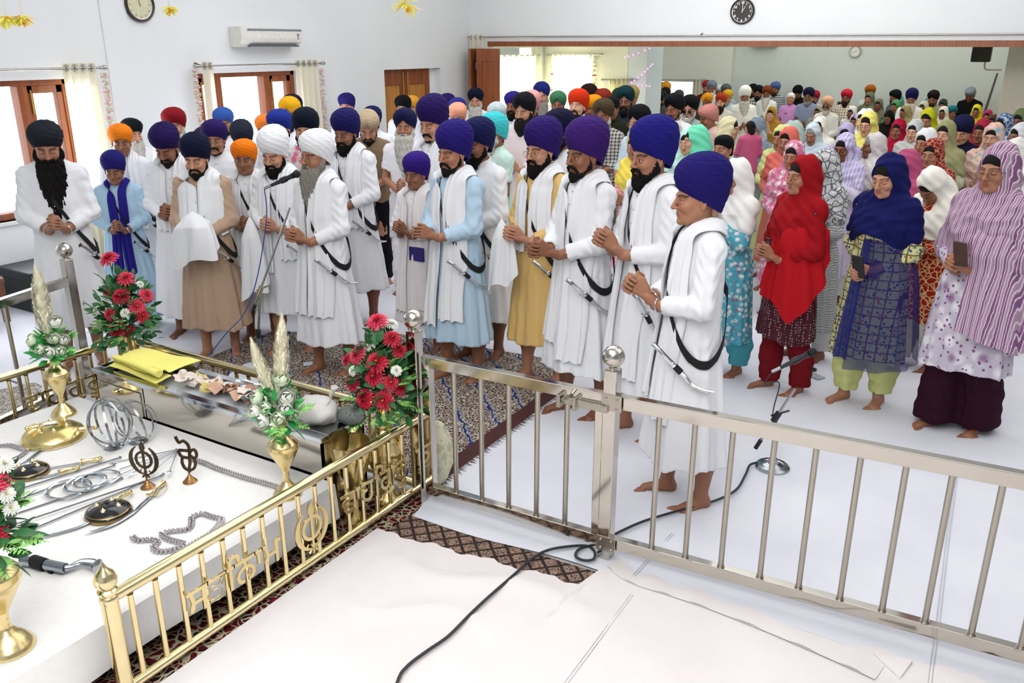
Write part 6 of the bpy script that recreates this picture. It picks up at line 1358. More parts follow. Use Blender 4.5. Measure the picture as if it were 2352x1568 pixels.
# sheathed dagger
t = thing('sheathed_dagger', 'silver sheathed dagger with ornate pommel near brass post', 'dagger', T(60, 1290, .0)); o0 = Vector(t.location); P = [T(x, y, .024) - o0 for x, y in ((52, 1286), (80, 1290), (110, 1297), (150, 1305))]
G().tube(P, [.023, .023, .022, .021], 14, flat=1.0).build('sheath', SIL, t); P = smooth_path([T(x, y, .022) - o0 for x, y in ((150, 1305), (165, 1302), (185, 1296), (205, 1298), (217, 1300))], 5)
G().tube(P, [.016 - .006 * math.sin(i / 20 * PI) for i in range(len(P))], 12).build('grip', SIL, t); G().lathe([(.001, -.004), (.026, -.004), (.029, .002), (.022, .006), (.006, .012), (.001, .012)], 24, Matrix.Translation(T(224, 1300, .024) - o0) @ orient(T(230, 1302, .024) - T(200, 1297, .024))).build('pommel', SIL, t, ang=30)
G().tube(smooth_path([T(160, 1296, .022) - o0, T(185, 1284, .03) - o0, T(215, 1284, .03) - o0, T(226, 1292, .03) - o0], 6), .003, 6).build('knuckle_bow', SIL, t); G().tube([T(76, 1288, .024) - o0, T(104, 1297, .024) - o0], .026, 14).tube(smooth_path([T(104, 1297, .02) - o0, T(112, 1312, .006) - o0, T(120, 1315, .006) - o0], 4), .006, 6).build('black_binding', mat('black_webbing', '#0d0e12', .8), t)
# ---- microphones
def micstand(label, base, top_joint, mic_tip, cabcol, tilt_h, clutch):
    t = thing('microphone_stand', label, 'microphone stand', base); o0 = Vector(base); J = Vector(top_joint) - o0
    G().lathe([(.001, 0), (.093, 0), (.096, .006), (.094, .024), (.085, .032), (.06, .037), (.055, .034), (.03, .044), (.022, .07), (.001, .07)], 48).build('round_base', SIL, t, ang=30)
    G().tube([(0, 0, .04), (0, 0, J.z * .6)], .0125, 14).build('pole', SIL, t); G().tube([(0, 0, J.z * .6), J], .009, 14).build('upper_pole', SIL, t); G().tube([(0, 0, J.z * .6 - .03), (0, 0, J.z * .6 + .03)], .017, 12).build('clutch', mat('mic_black', '#191b1f', .45), t)
    M_ = Vector(mic_tip) - o0; d = (M_ - J).normalized(); G().tube([J - d * tilt_h, M_ - d * .19], .0075, 12).build('boom_arm', SIL, t); G().tube([J - d * .03, J + d * .03], .018, 12).tube([J + Vector((-.03, 0, 0)), J + Vector((.06, .03, .04))], .006, 8).build('boom_joint', STL if clutch else mat('mic_black', '#191b1f', .45), t)
    G().tube([J - d * tilt_h, J - d * (tilt_h + .06)], .012, 10).build('counterweight', mat('mic_black', '#191b1f', .45), t)
    return t
def microphone(label, tip, d, cab=None, col='#22306a', grey='#2d3238'):
    tip = Vector(tip); d = Vector(d).normalized(); t = thing('microphone', label, 'microphone', tip); M = orient(d)
    G().lathe([(.001, -.20), (.010, -.20), (.011, -.17), (.0125, -.16), (.015, -.06), (.018, -.045), (.020, -.04), (.001, -.04)], 24, M).build('handle', mat('mic_handle_' + grey[1:], grey, .35, .3), t, ang=30)
    G().ball((0, 0, -.018), .0245, 20, M).build('mesh_head', mat('mic_mesh', '#26282c', .5, .6, .3, .9, 500), t); G().lathe([(.001, -.25), (.009, -.25), (.0095, -.20), (.001, -.20)], 16, M).build('plug', SIL, t)
    G().lathe([(.019, -.13), (.019, -.09), (.013, -.09)], 16, M).build('clip', mat('mic_black', '#191b1f', .45), t)
    if cab: G().tube(smooth_path([Vector(p) - tip for p in cab], 8), .0035, 8).build('cable_sheath', mat('cable_' + col[1:], col, .5), t)
mb = at(602, 872, 0); J = (mb[0], mb[1], .99); 
def zray(x, y, like): # point on the pixel ray nearest to the vertical through `like`
    d = _fw * FPX + _rt * (x - 1176) - _up * (y - 784); k = ((like[0]) * d[0] + (like[1]) * d[1]) / (d[0] ** 2 + d[1] ** 2); return Vector(_C + d * k)
b1 = at(608, 905, 0); j1 = zray(597, 668, b1); tip = zray(687, 397, (b1[0] + .12, b1[1] + .03)); tail = zray(575, 690, (b1[0] - .03, b1[1]))
micstand('chrome boom microphone stand before the white-turbaned prayer leader', b1, j1, tuple(Vector(tip) - Vector((0, 0, .045)) ), '', .10, True)
dm = Vector(tip) - zray(618, 428, (b1[0] + .02, b1[1])); microphone('black microphone held up to the white-turbaned prayer leader', tip, dm, [Vector(tip) - dm.normalized() * .25, Vector(tip) - dm.normalized() * .25 + Vector((-.01, 0, -.2)), zray(590, 640, b1), zray(560, 720, b1), zray(520, 765, b1), Vector(at(480, 815, .25)), Vector(at(400, 905, .04))], col='#22408a')
b2 = at(1773, 1078, .0); j2 = zray(1783, 957, b2); tip2 = zray(1873, 805, (b2[0] + .1, b2[1] + .05))
micstand('low chrome microphone stand beside the barefoot woman in red', b2, j2, tuple(Vector(tip2) - Vector((0, 0, .05))), '', .16, False)
dm = Vector(tip2) - zray(1805, 838, (b2[0] + .0, b2[1])); c2 = Vector(tip2) - dm.normalized() * .25
microphone('black microphone on low stand right of the steel railing', tip2, dm, [c2, c2 + Vector((-.03, 0, -.08)), zray(1790, 880, b2), zray(1775, 950, b2), zray(1772, 1050, b2) - Vector((0, -.03, 0)), Vector(at(1752, 1072, .02)), Vector(at(1738, 1062, .02))], col='#2a2d31')
# ---- small things on the floor
t = thing('mobile_phone', 'pale blue mobile phone lying on the white floor sheet', 'phone', at(1869, 864, .012)); t.rotation_euler = (0, 0, math.radians(58)); G().box(-.038, .038, -.075, .075, .003, .012).build('phone_case', mat('phone_blue', '#aab6be', .3), t, smooth=False, bevel=.006); G().tube([(.02 * math.cos(a), .045 + .02 * math.sin(a), .013) for a in np.linspace(0, 2 * PI, 20, endpoint=False)], .002, 5, closed=True).build('camera_ring', mat('phone_dark', '#20242a', .3), t)
o = G().tube([(.03 * math.cos(a), .022 * math.sin(a), .012) for a in np.linspace(.3, 2 * PI - .3, 20)], .008, 8).build('hair_clip', mat('clip_black', '#1b1b1e', .3), None, loc=at(1864, 851, .01)); tag(o, 'small black hair clip lying just behind the pale phone', 'hair clip')
t = thing('mobile_phone', 'grey phone lying on floor between two women', 'phone', at(1922, 718, .012)); t.rotation_euler = (0, 0, .9); G().box(-.04, .04, -.08, .08, .003, .012).build('phone_case', mat('phone_grey', '#8f9698', .35), t, smooth=False, bevel=.006)
t = thing('wallet', 'small orange and brown wallet lying on white sheet', 'wallet', at(2137, 914, .01)); t.rotation_euler = (0, 0, math.radians(25)); G().box(-.055, .055, -.03, .03, .002, .02).build('wallet_base', mat('wallet_brown', '#5a3a22', .6), t, smooth=False, bevel=.005); G().box(-.06, .06, -.005, .05, .018, .028).build('wallet_flap', mat('wallet_orange', '#d8a868', .8, 0, .2), t, smooth=False, bevel=.004)
t = thing('tool_case', 'black hard plastic case on floor under near left window', 'case', (-7.5, 4.25, 0)); bc = mat('case_black', '#24282c', .5, 0, .1, .3, 60)
G().box(-.24, .24, -.34, .34, .01, .30).build('case_body', bc, t, smooth=False, bevel=.015); G().box(-.26, .26, -.36, .36, .30, .39).build('case_lid', bc, t, smooth=False, bevel=.015); G().box(.24, .27, -.06, .06, .24, .33).build('latch', bc, t, smooth=False, bevel=.005)
t = thing('wooden_bench', 'low brown wooden bench leg showing at far left', 'bench', (-7.45, 3.62, 0)); G().box(-.2, .2, -.3, .06, .36, .40).build('bench_top', WDD, t, smooth=False, bevel=.004)
for a in (-.17, .17):
    for b in (-.26, .03): G().box(a - .02, a + .02, b - .02, b + .02, 0, .36).build('leg', WDD, t, smooth=False)
t = thing('cloth_bundle', 'cream printed cloth bundle on floor behind gate post', 'bundle', tuple(at(1003, 1108, .02))); blob(0, 0, .17, .085, .11, .19, 26, 4, .12).build('bundle_cloth', cloth('floral', '#c9c6a8', '#b0b890', 1.5), t).color = srgb('#e2dfc4')
S.cycles.max_bounces = 6; S.cycles.diffuse_bounces = 3; S.cycles.glossy_bounces = 4; S.cycles.transmission_bounces = 3; S.cycles.transparent_max_bounces = 8; S.cycles.caustics_reflective = False; S.cycles.caustics_refractive = False
S.cycles.use_adaptive_sampling = True; S.cycles.adaptive_threshold = .03; S.cycles.sample_clamp_indirect = 6
# ================================================================ the congregation
DH.update({4:1.707,7:1.634,8:1.615,11:1.713,15:1.702,17:1.542,18:1.543,19:1.659,20:1.548,21:1.641,23:1.703,24:1.713,25:1.584,27:1.555,29:1.651,32:1.625,33:1.595,37:1.618,41:1.693,43:1.727,46:1.747,47:1.721,48:1.666,49:1.687,50:1.713,51:1.736,52:1.629,53:1.683,54:1.674,55:1.681,56:1.658,57:1.684,59:1.731,60:1.802,61:1.778,63:1.663,64:1.647,65:1.589,68:1.837,69:1.846,70:1.73,71:1.798,72:1.704,74:1.764,75:1.755,76:1.765,77:1.822,78:1.772,83:1.717,84:1.788,85:1.723,86:1.806,87:1.762,88:1.85,89:1.574,94:1.515,97:1.545,98:1.562,99:1.525,100:1.514,101:1.483,102:1.569,103:1.558,104:1.429,106:1.523,107:1.503,108:1.451,109:1.461,110:1.488,112:1.515,115:1.531,117:1.476,118:1.696,119:1.597,120:1.597,121:1.608,123:1.574,124:1.597,125:1.577,126:1.548,128:1.532,129:1.589,130:1.485,131:1.547,132:1.571,133:1.508,134:1.512,135:1.533,137:1.56,138:1.511,140:1.501,142:1.496,143:1.537,144:1.506,145:1.534})
def M(x, y, h, label, hat, hc, rc='#f3f4f8', **k):
    k.setdefault('beard', 'full'); return person(x, y, h, 'm', label, hat, hc, k.pop('robe', 'kurta'), rc, **k)
def SM(x, y, h, label, hat, hc, rc='#eceef2', **k):   # shirt and trousers
    k.setdefault('pants', 'pants'); k.setdefault('hem', .80); k.setdefault('sleeve', 'full'); k.setdefault('beard', 'short'); return person(x, y, h, 'm', label, hat, hc, 'shirt', rc, **k)
def W(x, y, h, label, hc, rc, **k):
    k.setdefault('pants', 'salwar'); k.setdefault('app', 32); return person(x, y, h, 'w', label, '', hc, 'kameez', rc, **k)
BL_, NV, PU, WT = '#15161c', '#1b2050', '#3a2284', '#f1f2f6'
def bracelet(root, s, ph, arms='clasp', sides=(-1, 1)):
    for (Sh, E, Wp), sd in zip(arm_points(arms), (-1, 1)):
        if sd in sides:
            u = Vector(Wp - E).normalized(); c = Vector(Wp) - u * .012; e = u.orthogonal().normalized(); f = u.cross(e)
            G().tube([c + (e * math.cos(a) + f * math.sin(a)) * .034 for a in np.linspace(0, 2 * PI, 24, endpoint=False)], .004, 8, closed=True).build('bracelet', CHROME(), root)
def hanging(col, w=.16, L=.42, dx=0.0, arms='clasp', top=.03, cover=False):
    def f(root, s, ph):                    # cloth held at the hands, hanging in folds
        c = Vector(ARMS[arms][0]); dy = .105 if cover else .045
        def g(u, v):
            a = 2 * PI * u; q = min(1, (v * 5) ** .5); r = (.05 + w * .5 * v ** .7) * q; ww = 1 + (.14 * math.sin(a * 3 + ph) + .10 * math.sin(a * 7 + v * 3)) * min(1, v * 2)
            return (c.x + dx - math.cos(a) * (r + (.05 if cover else 0) * q) * ww, c.y + (.03 if cover else .0) - math.sin(a) * (dy + .02 * v) * q * ww, c.z + top + .045 * (1 - q) - L * v - (.06 * math.sin(a + 1) + .03 * math.sin(a * 3)) * v)
        o = G().sheet(g, 90, 34).build('held_cloth', cloth(), root); o.color = srgb(col)
    return f
def multi(*fs):
    def f(root, s, ph):
        for q in fs: q(root, s, ph)
    return f
def lapel(col, txt=None, x=.09, z=1.30, w=.05, h=.025, kd='shirt'):
    def f(root, s, ph):
        y = float(front_y(kd, np.float32(x), np.float32(z), ph)) - .012; o = G().box(x - w / 2, x + w / 2, y - .004, y + .006, z - h / 2, z + h / 2).build('pocket_flap', mat('patch_' + col[1:], col, .7), root, smooth=False)
    return f
def emblem(root, s, ph):
    y = float(front_y('shirt', np.float32(.0), np.float32(1.24), ph)) - .016; Mx = Matrix.Translation((-.02, y, 1.24)) @ Matrix.Rotation(PI / 2, 4, 'X')
    G().lathe([(.001, 0), (.082, 0), (.082, .003), (.001, .003)], 40, Mx).build('round_print', mat('print_black', '#1c1a16', .8), root, smooth=False)
    o = G().slab([(-.05, -.045), (-.06, .0), (-.03, .05), (.01, .065), (.03, .04), (.055, .03), (.045, -.02), (.05, -.05), (.0, -.06)], .0035, .006, Mx).build('yellow_print', mat('print_yellow', '#e0a92e', .8), root, smooth=False)
    text_mesh('ਪੰਜਾਬ', .035, .0008, mat('print_black', '#1c1a16', .8), root, (-.02, y - .0075, 1.225), (PI / 2, 0, 0), 'lettering')
def strapcol(root, s, ph): pass
# ---- front row, right to left
M(1610, 348, 1.70, 'barefoot boy in royal blue turban at front, right end of men row', 'G', '#271d78', beard='n', app=70, arms='high', hp=(0, .06), scarf={'l': .52, 'r': .6}, strap=.84, eyes='open', skin=0, hem=.27, extra=lambda r, s, p: bracelet(r, s, p, 'high'))
M(1497, 263, 1.80, 'tall man in bright blue turban with thick black jaw beard', 'G', '#242088', beard='full', app=54, arms='high', hp=(0, .1), scarf={'l': .42, 'r': .48}, strap=.80, eyes='open', skin=0)
M(1343, 266, 1.77, 'man in violet turban and white robe, hands stretched forward', 'G', '#45237c', beard='short', app=50, arms='ext', hp=(0, .08), scarf={'l': .42, 'r': .5, 'w': .15}, strap=.84, eyes='open', skin=1, hem=.31)
M(1243, 266, 1.73, 'bespectacled man in mustard yellow robe and dark purple turban', 'G', '#341e78', '#e8c27c', beard='full', app=43, arms='clasp', hp=(0, .08), scarf={'l': .95, 'r': .95, 'w': .13}, strap=.84, spec=True, eyes='open', skin=2, extra=hanging(WT, .12, .38, -.09, top=.04))
M(1037, 274, 1.70, 'man in pale blue robe with purple turban and short beard', 'G', '#2e2084', '#bcd6ea', beard='short', app=44, arms='point', hp=(0, .1), scarf={'l': .50, 'r': .44, 'w': .14}, strap=.84, skin=0)
M(952, 348, 1.47, 'boy in purple turban and white kurta holding long white scarf', 'R', '#3c2290', '#efecef', beard='n', app=36, arms='high', hp=(0, .12), scarf={'l': .45, 'r': .42, 'c': '#ece6e6'}, skin=1, eyes='open', extra=lambda r, s, p: (bracelet(r, s, p, 'high'), G().box(-.0, .15, -.17, -.15, .88, 1.0).build('purple_sash', mat('sash_purple', '#2c2070', .8), r, bevel=.005)), hem=.30)
M(722, 295, 1.66, 'elderly prayer leader in white turban with long grey beard at microphone', 'R', WT, beard='long', bc='g', app=44, arms='clasp', hp=(-.05, .02), scarf={'l': .50, 'r': .50, 'w': .14}, strap=.84, spec=True, eyes='open', skin=0, hem=.26)
M(617, 290, 1.63, 'black bearded man in tall white turban with white cloth over arm', 'G', WT, beard='full', app=26, arms='clasp', hp=(-.05, .28), scarf={'l': .8, 'r': .7}, strap=.84, skin=2, extra=hanging(WT, .13, .52, -.13, top=.01), hem=.34)
M(440, 306, 1.60, 'young man in beige robe and navy turban, white cloth over hands', 'R', '#151a3c', '#c9ab92', beard='short', app=20, arms='clasp', hp=(0, .25), scarf={'l': 1.02, 'r': 1.02, 'w': .16}, strap=.84, skin=2, extra=hanging(WT, .16, .30, 0.0, top=.085, cover=True), hem=.25)
M(254, 346, 1.42, 'small boy in light blue kurta with hanging royal blue scarf', 'R', '#2c2580', '#b5d4e9', beard='n', app=12, arms='clasp', hp=(0, .2), scarf={'l': .62, 'r': .62, 'x': .045, 'w': .075, 'c': '#2a2488'}, strap=.84, skin=1, hem=.12, extra=lambda r, s, p: bracelet(r, s, p))
M(97, 281, 1.74, 'man in charcoal turban with very long black beard at left', 'B', '#2a2e38', beard='vlong', app=8, arms='clasp', hp=(.08, .38), strap=.84, skin=0, hem=.30, extra=lambda r, s, p: bracelet(r, s, p))
# ---- second rows, men
M(1095, 268, 1.72, 'man in navy turban and white robe half hidden behind pale blue robe', 'R', '#20225c', beard='full', app=40, hp=(0, .1), strap=.84, skin=1)
M(985, 217, 1.80, 'tall clean-cheeked youth in large dark purple turban', 'G', '#2e1a66', beard='tuft', app=38, arms='clasp', hp=(0, .22), scarf=True, skin=2)
M(1277, 250, 1.74, 'man seen as dark navy turban behind the mustard robed man', 'R', '#15173a', app=48, hp=(0, .2), skin=1)
M(787, 249, 1.72, 'black bearded man in navy turban beside the prayer leader', 'R', '#211f68', beard='full', app=30, arms='clasp', hp=(0, .2), scarf=True, strap=.84, skin=1)
M(698, 246, 1.70, 'man in black turban and flowery cream cloth behind two white turbans', 'R', '#111a30', '#f2e6e2', beard='full', app=15, hp=(0, .1), skin=2, pat=('floral', '#e8708a', '#8cb0d0', 1.1))
M(638, 250, 1.69, 'man in cobalt blue turban behind tall white turban', 'B', '#2a3ea6', beard='full', app=20, hp=(0, .12), scarf=True, skin=2)
M(557, 319, 1.56, 'boy in bright orange turban with white scarf in second row', 'B', '#ff8417', beard='n', app=12, arms='clasp', hp=(0, .1), scarf={'l': .8, 'r': .8, 'w': .09}, strap=.84, skin=1, eyes='open', hem=.3)
M(550, 278, 1.56, 'man in grey-blue turban and glasses behind orange turbaned boy', 'G', '#2e3448', beard='full', app=10, hp=(0, .35), strap=.84, spec=True, skin=2)
M(365, 288, 1.64, 'man in dark purple turban bowing head, white robe', 'R', '#2c1c60', beard='short', app=20, arms='clasp', hp=(-.1, .5), scarf=True, skin=1, hem=.18)
M(470, 290, 1.56, 'grey bearded man in maroon turban and black waistcoat', 'B', '#4a1c50', '#1c1c20', beard='long', bc='w', app=-20, robe='shirt', hem=.8, pants='pyjama', hp=(0, .05), skin=2)
SM(488, 274, 1.62, 'young man in purple turban with glasses near second window', 'B', '#34206e', app=10, spec=True, skin=0, beard='stub')
M(510, 246, 1.62, 'man in sky blue turban standing against the second window', 'B', '#3f6ac6', app=0, beard='short', skin=0)
M(662, 221, 1.70, 'man in golden yellow turban before the second window', 'P', '#f0b41e', app=20, beard='full', skin=0)
M(668, 216, 1.72, 'man in dark turban peeking behind golden yellow turban', 'B', '#22183c', app=20, beard='full', skin=1)
M(607, 262, 1.60, 'person in orange turban almost hidden left of cobalt blue turban', 'B', '#ff8a3a', app=20, beard='n', skin=1)
M(272, 284, 1.58, 'boy in orange turban with dark shoulder strap, left rear', 'B', '#ff8c1e', beard='n', app=5, arms='clasp', hp=(.05, .12), scarf={'l': .8, 'r': .8, 'w': .09}, strap=.84, skin=1, hem=.2)
SM(300, 271, 1.53, 'old man in black turban with white beard near left wall', 'B', '#101c22', '#f0f1f4', beard='long', bc='w', app=-25, skin=2, hp=(0, .1))
SM(395, 246, 1.68, 'white bearded old man in deep red turban by left wall', 'B', '#a01c26', '#eef0f4', beard='long', bc='w', app=15, skin=2, hp=(.05, .1))
M(794, 213, 1.62, 'man in deep purple turban between second window and wooden door', 'B', '#2f2478', app=20, beard='short', skin=2)
SM(842, 256, 1.60, 'man in tan turban and brown shirt with round print', 'P', '#bfa78a', '#9a8064', app=5, robe='x', beard='short', skin=0, hp=(.05, .5), extra=emblem) if False else person(842, 256, 1.66, 'm', 'man in tan turban and brown shirt with round yellow print', 'P', '#c4ad90', 'tshirt', '#9c8468', beard='short', app=8, hp=(.05, .5), pants='pants', pc='#1c1e24', hem=.86, sleeve='short', extra=emblem, skin=2)
M(853, 243, 1.60, 'man in navy turban right behind the tan turban', 'B', '#1d2560', app=15, beard='short', skin=2)
M(924, 218, 1.62, 'man in black turban in front of the wooden double door', 'B', '#12141c', '#dfe2ea', app=20, beard='full', skin=2)
M(944, 219, 1.60, 'man in amber turban in front of the wooden double door', 'B', '#f0a838', app=20, beard='n', skin=2)
SM(929, 247, 1.66, 'old man in navy turban with flowing white beard, short sleeves', 'P', '#1c2150', '#f2f3f6', beard='vlong', bc='w', app=12, arms='clasp', strap=.84, skin=0, sleeve='short', pants='pyjama', pc='#f2f2f2', hem=.55, hp=(0, .02))
M(1026, 214, 1.64, 'man in dark purple turban by white wall right of door', 'B', '#31206c', app=20, beard='short', skin=2)
M(1049, 224, 1.62, 'man in medium blue turban behind the peach cap', 'B', '#3a3a9c', app=20, beard='short', skin=2)
M(1049, 236, 1.62, 'man in peach coloured turban with glasses', 'B', '#f7a98c', '#e6e4e4', app=15, beard='full', spec=True, skin=2, hp=(0, .25))
SM(1092, 201, 1.66, 'white bearded man in navy turban before the folding doors', 'P', '#151a38', '#f2f2f4', beard='vlong', bc='w', app=8, skin=2)
SM(1140, 234, 1.62, 'man in pale grey crossed turban below the folding doors', 'P', '#c2cdd0', '#8c3038', beard='n', app=10, skin=2, hp=(0, .2))
SM(1130, 256, 1.68, 'man in turquoise turban and mint green short sleeve shirt', 'P', '#45c9cf', '#cfeadf', beard='long', bc='w', app=62, sleeve='short', skin=1, hem=.78, extra=lapel('#4a2438'))
M(1178, 209, 1.70, 'man in violet blue turban behind the big black beard', 'B', '#382a94', app=20, beard='full', scarf=True, skin=1)
M(1202, 211, 1.76, 'man in black turban and pale pink kurta, big black beard', 'P', '#181b22', '#ecdcdc', beard='big', app=28, arms='clasp', hp=(0, .18), skin=2)
M(1218, 206, 1.72, 'man in baby pink turban and maroon shirt, back row', 'B', '#f2aaa8', '#4a2a30', app=30, beard='n', skin=2)
M(1244, 187, 1.74, 'grey bearded man in royal blue turban against glowing window', 'P', '#26348c', '#f4f5f8', beard='vlong', bc='g', app=5, skin=2)
SM(1282, 208, 1.66, 'man in leaf green turban and white collared shirt', 'P', '#4a8a62', '#f0f0ee', app=8, beard='short', skin=1)
M(1330, 202, 1.74, 'youth in vivid orange-red turban, dark kurta and white scarf', 'R', '#ee3c14', '#241c44', beard='short', app=25, scarf={'l': 1.0, 'r': 1.0}, skin=4, eyes='open', hp=(.1, -.12), arms='high')
M(1352, 191, 1.73, 'man in dark brown turban wrapped in white, back turned', 'B', '#33201e', app=150, beard='n', skin=1)
M(1360, 217, 1.66, 'man in marigold turban next to vivid orange-red one', 'B', '#f49a14', '#241c30', app=60, beard='n', skin=1)
SM(1386, 225, 1.66, 'old man in olive brown turban and checked shirt', 'P', '#5a4c36', '#c9c4bc', beard='long', bc='w', app=20, pat=('check', '#3a3634'), pc='#8a8474', skin=1, sleeve='half')
SM(1405, 221, 1.70, 'man in black head cloth and dark green shirt', 'c', '#16181c', '#2c3222', beard='n', app=20, skin=1, pc='#c9c4b0')
SM(1437, 196, 1.72, 'black bearded man in dark teal turban and navy shirt', 'P', '#173c44', '#2c3444', beard='full', app=10, skin=3, pat=('check', '#232c3c'))
SM(1373, 204, 1.66, 'person in magenta turban just right of brown turban', 'B', '#a4246c', app=20, beard='n', skin=1)
SM(1385, 203, 1.68, 'person in brick red turban in front of small curtain', 'P', '#a03428', app=20, beard='n', skin=1)
SM(1451, 195, 1.64, 'person in mustard turban mostly hidden behind dark teal turban', 'P', '#b8a45c', '#cfd2d6', app=10, beard='n', skin=1)
SM(1424, 201, 1.64, 'person in dark green turban hidden left of dark teal turban', 'B', '#274a30', '#3c4440', app=10, beard='n', skin=3)
SM(1467, 239, 1.64, 'bespectacled white bearded man in black turban, light blue shirt', 'P', '#15171c', '#c9dbe8', beard='long', bc='w', app=40, spec=True, sleeve='half', skin=2)
# ---- men in the far hall
def FM(x, y, h, label, hat, hc, rc='#dfe1e2', **k):
    k.setdefault('floor', FZ); k.setdefault('app', 14); k.setdefault('lod', 2); k.setdefault('skin', (1, 0, 3)[x % 3]); return SM(x, y, h, label, hat, hc, rc, **k)
FM(1513, 213, 1.66, 'man in black turban at left of the far hall back row', 'B', '#17181c', '#4a4c4c', beard='full')
FM(1521, 207, 1.70, 'man in dark turban and grey shirt leaning on the far column', 'P', '#2a2a2a', '#5c6062')
FM(1529, 200, 1.74, 'grey bearded man in black turban and red shirt, far hall', 'P', '#17181c', '#9c3038', beard='full', bc='g')
FM(1530, 187, 1.80, 'man in amber turban high in far hall before back window', 'P', '#e39a22', '#8a3a30')
FM(1519, 189, 1.78, 'man in dark turban left of the amber turban, far hall', 'B', '#22242a', '#7a4038')
M(1549, 213, 1.70, 'man in black turban and white kurta with palms joined', 'P', '#1a1b20', '#f1f0ee', beard='short', app=30, arms='nam', skin=1)
FM(1560, 206, 1.68, 'man in slate grey turban beside the sunglasses man', 'P', '#4a5058', '#cfcdc8')
SM(1585, 217, 1.66, 'white bearded man in sunglasses and striped grey-green shirt', 'P', '#131417', '#aebcb4', beard='full', bc='w', app=14, spec='dark', pat=('band', '#8a9c98', '#c9d2cc', 2), skin=0, extra=lapel('#22303c'))
SM(1623, 240, 1.60, 'man in dusty pink turban and pink shirt, head bowed', 'B', '#cf8a80', '#e0bcb4', app=60, beard='n', skin=1, hp=(0, .3))
FM(1625, 213, 1.72, 'man in marigold turban above the dusty pink turban', 'P', '#e0931c', '#3c4038')
FM(1657, 213, 1.74, 'man in rust red turban with huge black beard', 'P', '#b63c22', '#d9d4cc', beard='big', skin=4)
FM(1624, 184, 1.76, 'man in crimson turban and maroon shirt beside far window', 'B', '#b03034', '#7c2430')
FM(1635, 184, 1.80, 'white bearded man in blue-grey turban, far hall', 'P', '#7d8ba0', '#dfe3e0', beard='long', bc='w')
FM(1653, 194, 1.74, 'man in white turban right of blue-grey turban, far hall', 'B', '#dfe4e6', '#c9cccf')
FM(1668, 192, 1.76, 'man in grey turban beside the far hall wall edge', 'P', '#5c6670', '#aab0b6')
FM(1672, 205, 1.66, 'man in small yellow turban near far hall wall edge', 'P', '#d6a326', '#b8c4d4', beard='full', bc='g')
M(1713, 195, 1.84, 'broad man in tall white turban and robe with white beard', 'T', '#eef0ee', '#e9ece8', beard='vlong', bc='w', app=-6, floor=FZ, lod=1, skin=1, wide=1.15, hem=.3)
FM(1730, 192, 1.76, 'man in black turban half hidden behind tall white turban', 'B', '#101216', '#c9ccc8')
FM(1743, 195, 1.76, 'man in black turban and large checked shirt, far hall', 'P', '#14171d', '#e4e6e6', beard='full', pat=('check', '#22262c', '#ffffff', .6))
FM(1763, 196, 1.76, 'white bearded man in rust brown turban, far hall', 'P', '#8a4424', '#dfe6e2', beard='long', bc='w')
FM(1782, 187, 1.76, 'man in cornflower blue turban and striped polo against far wall', 'B', '#5a70b8', '#3c4658', pat=('stripe', '#e4e8ec', '#ffffff', 1.0), sleeve='short')
FM(1832, 197, 1.74, 'man in black turban and black clothes, head bowed, far hall', 'P', '#101116', '#16171c', hp=(0, .5), beard='full')
M(1818, 213, 1.68, 'clean shaven man in white cap and orchid pink kurta', 'c', '#e9ebe6', '#c990cc', beard='n', app=0, floor=FZ, lod=1, skin=0, robe='shirt', hem=.55, sleeve='short', pants='pyjama', extra=lapel('#4a2c50', x=-.08, w=.06, h=.012), arms='low', hp=(-.15, -.1))
FM(1859, 200, 1.80, 'grey bearded man in navy turban and slate blue shirt', 'P', '#181c40', '#8c98b8', beard='full', bc='g', lod=1, sleeve='short')
FM(1872, 207, 1.72, 'person in crimson turban showing behind navy turban, far hall', 'B', '#b32238', '#c9cccf')
FM(1946, 204, 1.76, 'black bearded man in scarlet turban and checked shirt', 'P', '#d4283c', '#e9dfd2', beard='full', pat=('check', '#8a7464', '#ffffff', .7))
FM(1902, 220, 1.70, 'white bearded man in sunglasses and peach turban', 'P', '#d9a888', '#dfe0dc', beard='full', bc='w', spec='dark')
FM(2000, 194, 1.74, 'man in burnt orange turban alone against the far wall', 'P', '#b8661c', '#cfd4d2', beard='full', bc='g')
FM(2057, 205, 1.70, 'man in black turban and grey shirt against far wall', 'P', '#15182a', '#6c7678', app=50)
M(2097, 201, 1.76, 'old man in tall navy turban with long white beard, far wall', 'T', '#1d1e60', '#e6e8e6', beard='vlong', bc='w', app=5, floor=FZ, lod=2, skin=1, strap=.84)
FM(2145, 207, 1.70, 'man in dark maroon turban and khaki shirt against far wall', 'P', '#241620', '#a8a48c', hp=(0, .3))
FM(2229, 202, 1.74, 'man in grey cap and black coat with head bowed', 's', '#8c93a0', '#101114', beard='n', hp=(0, .55), wide=1.1, skin=3)
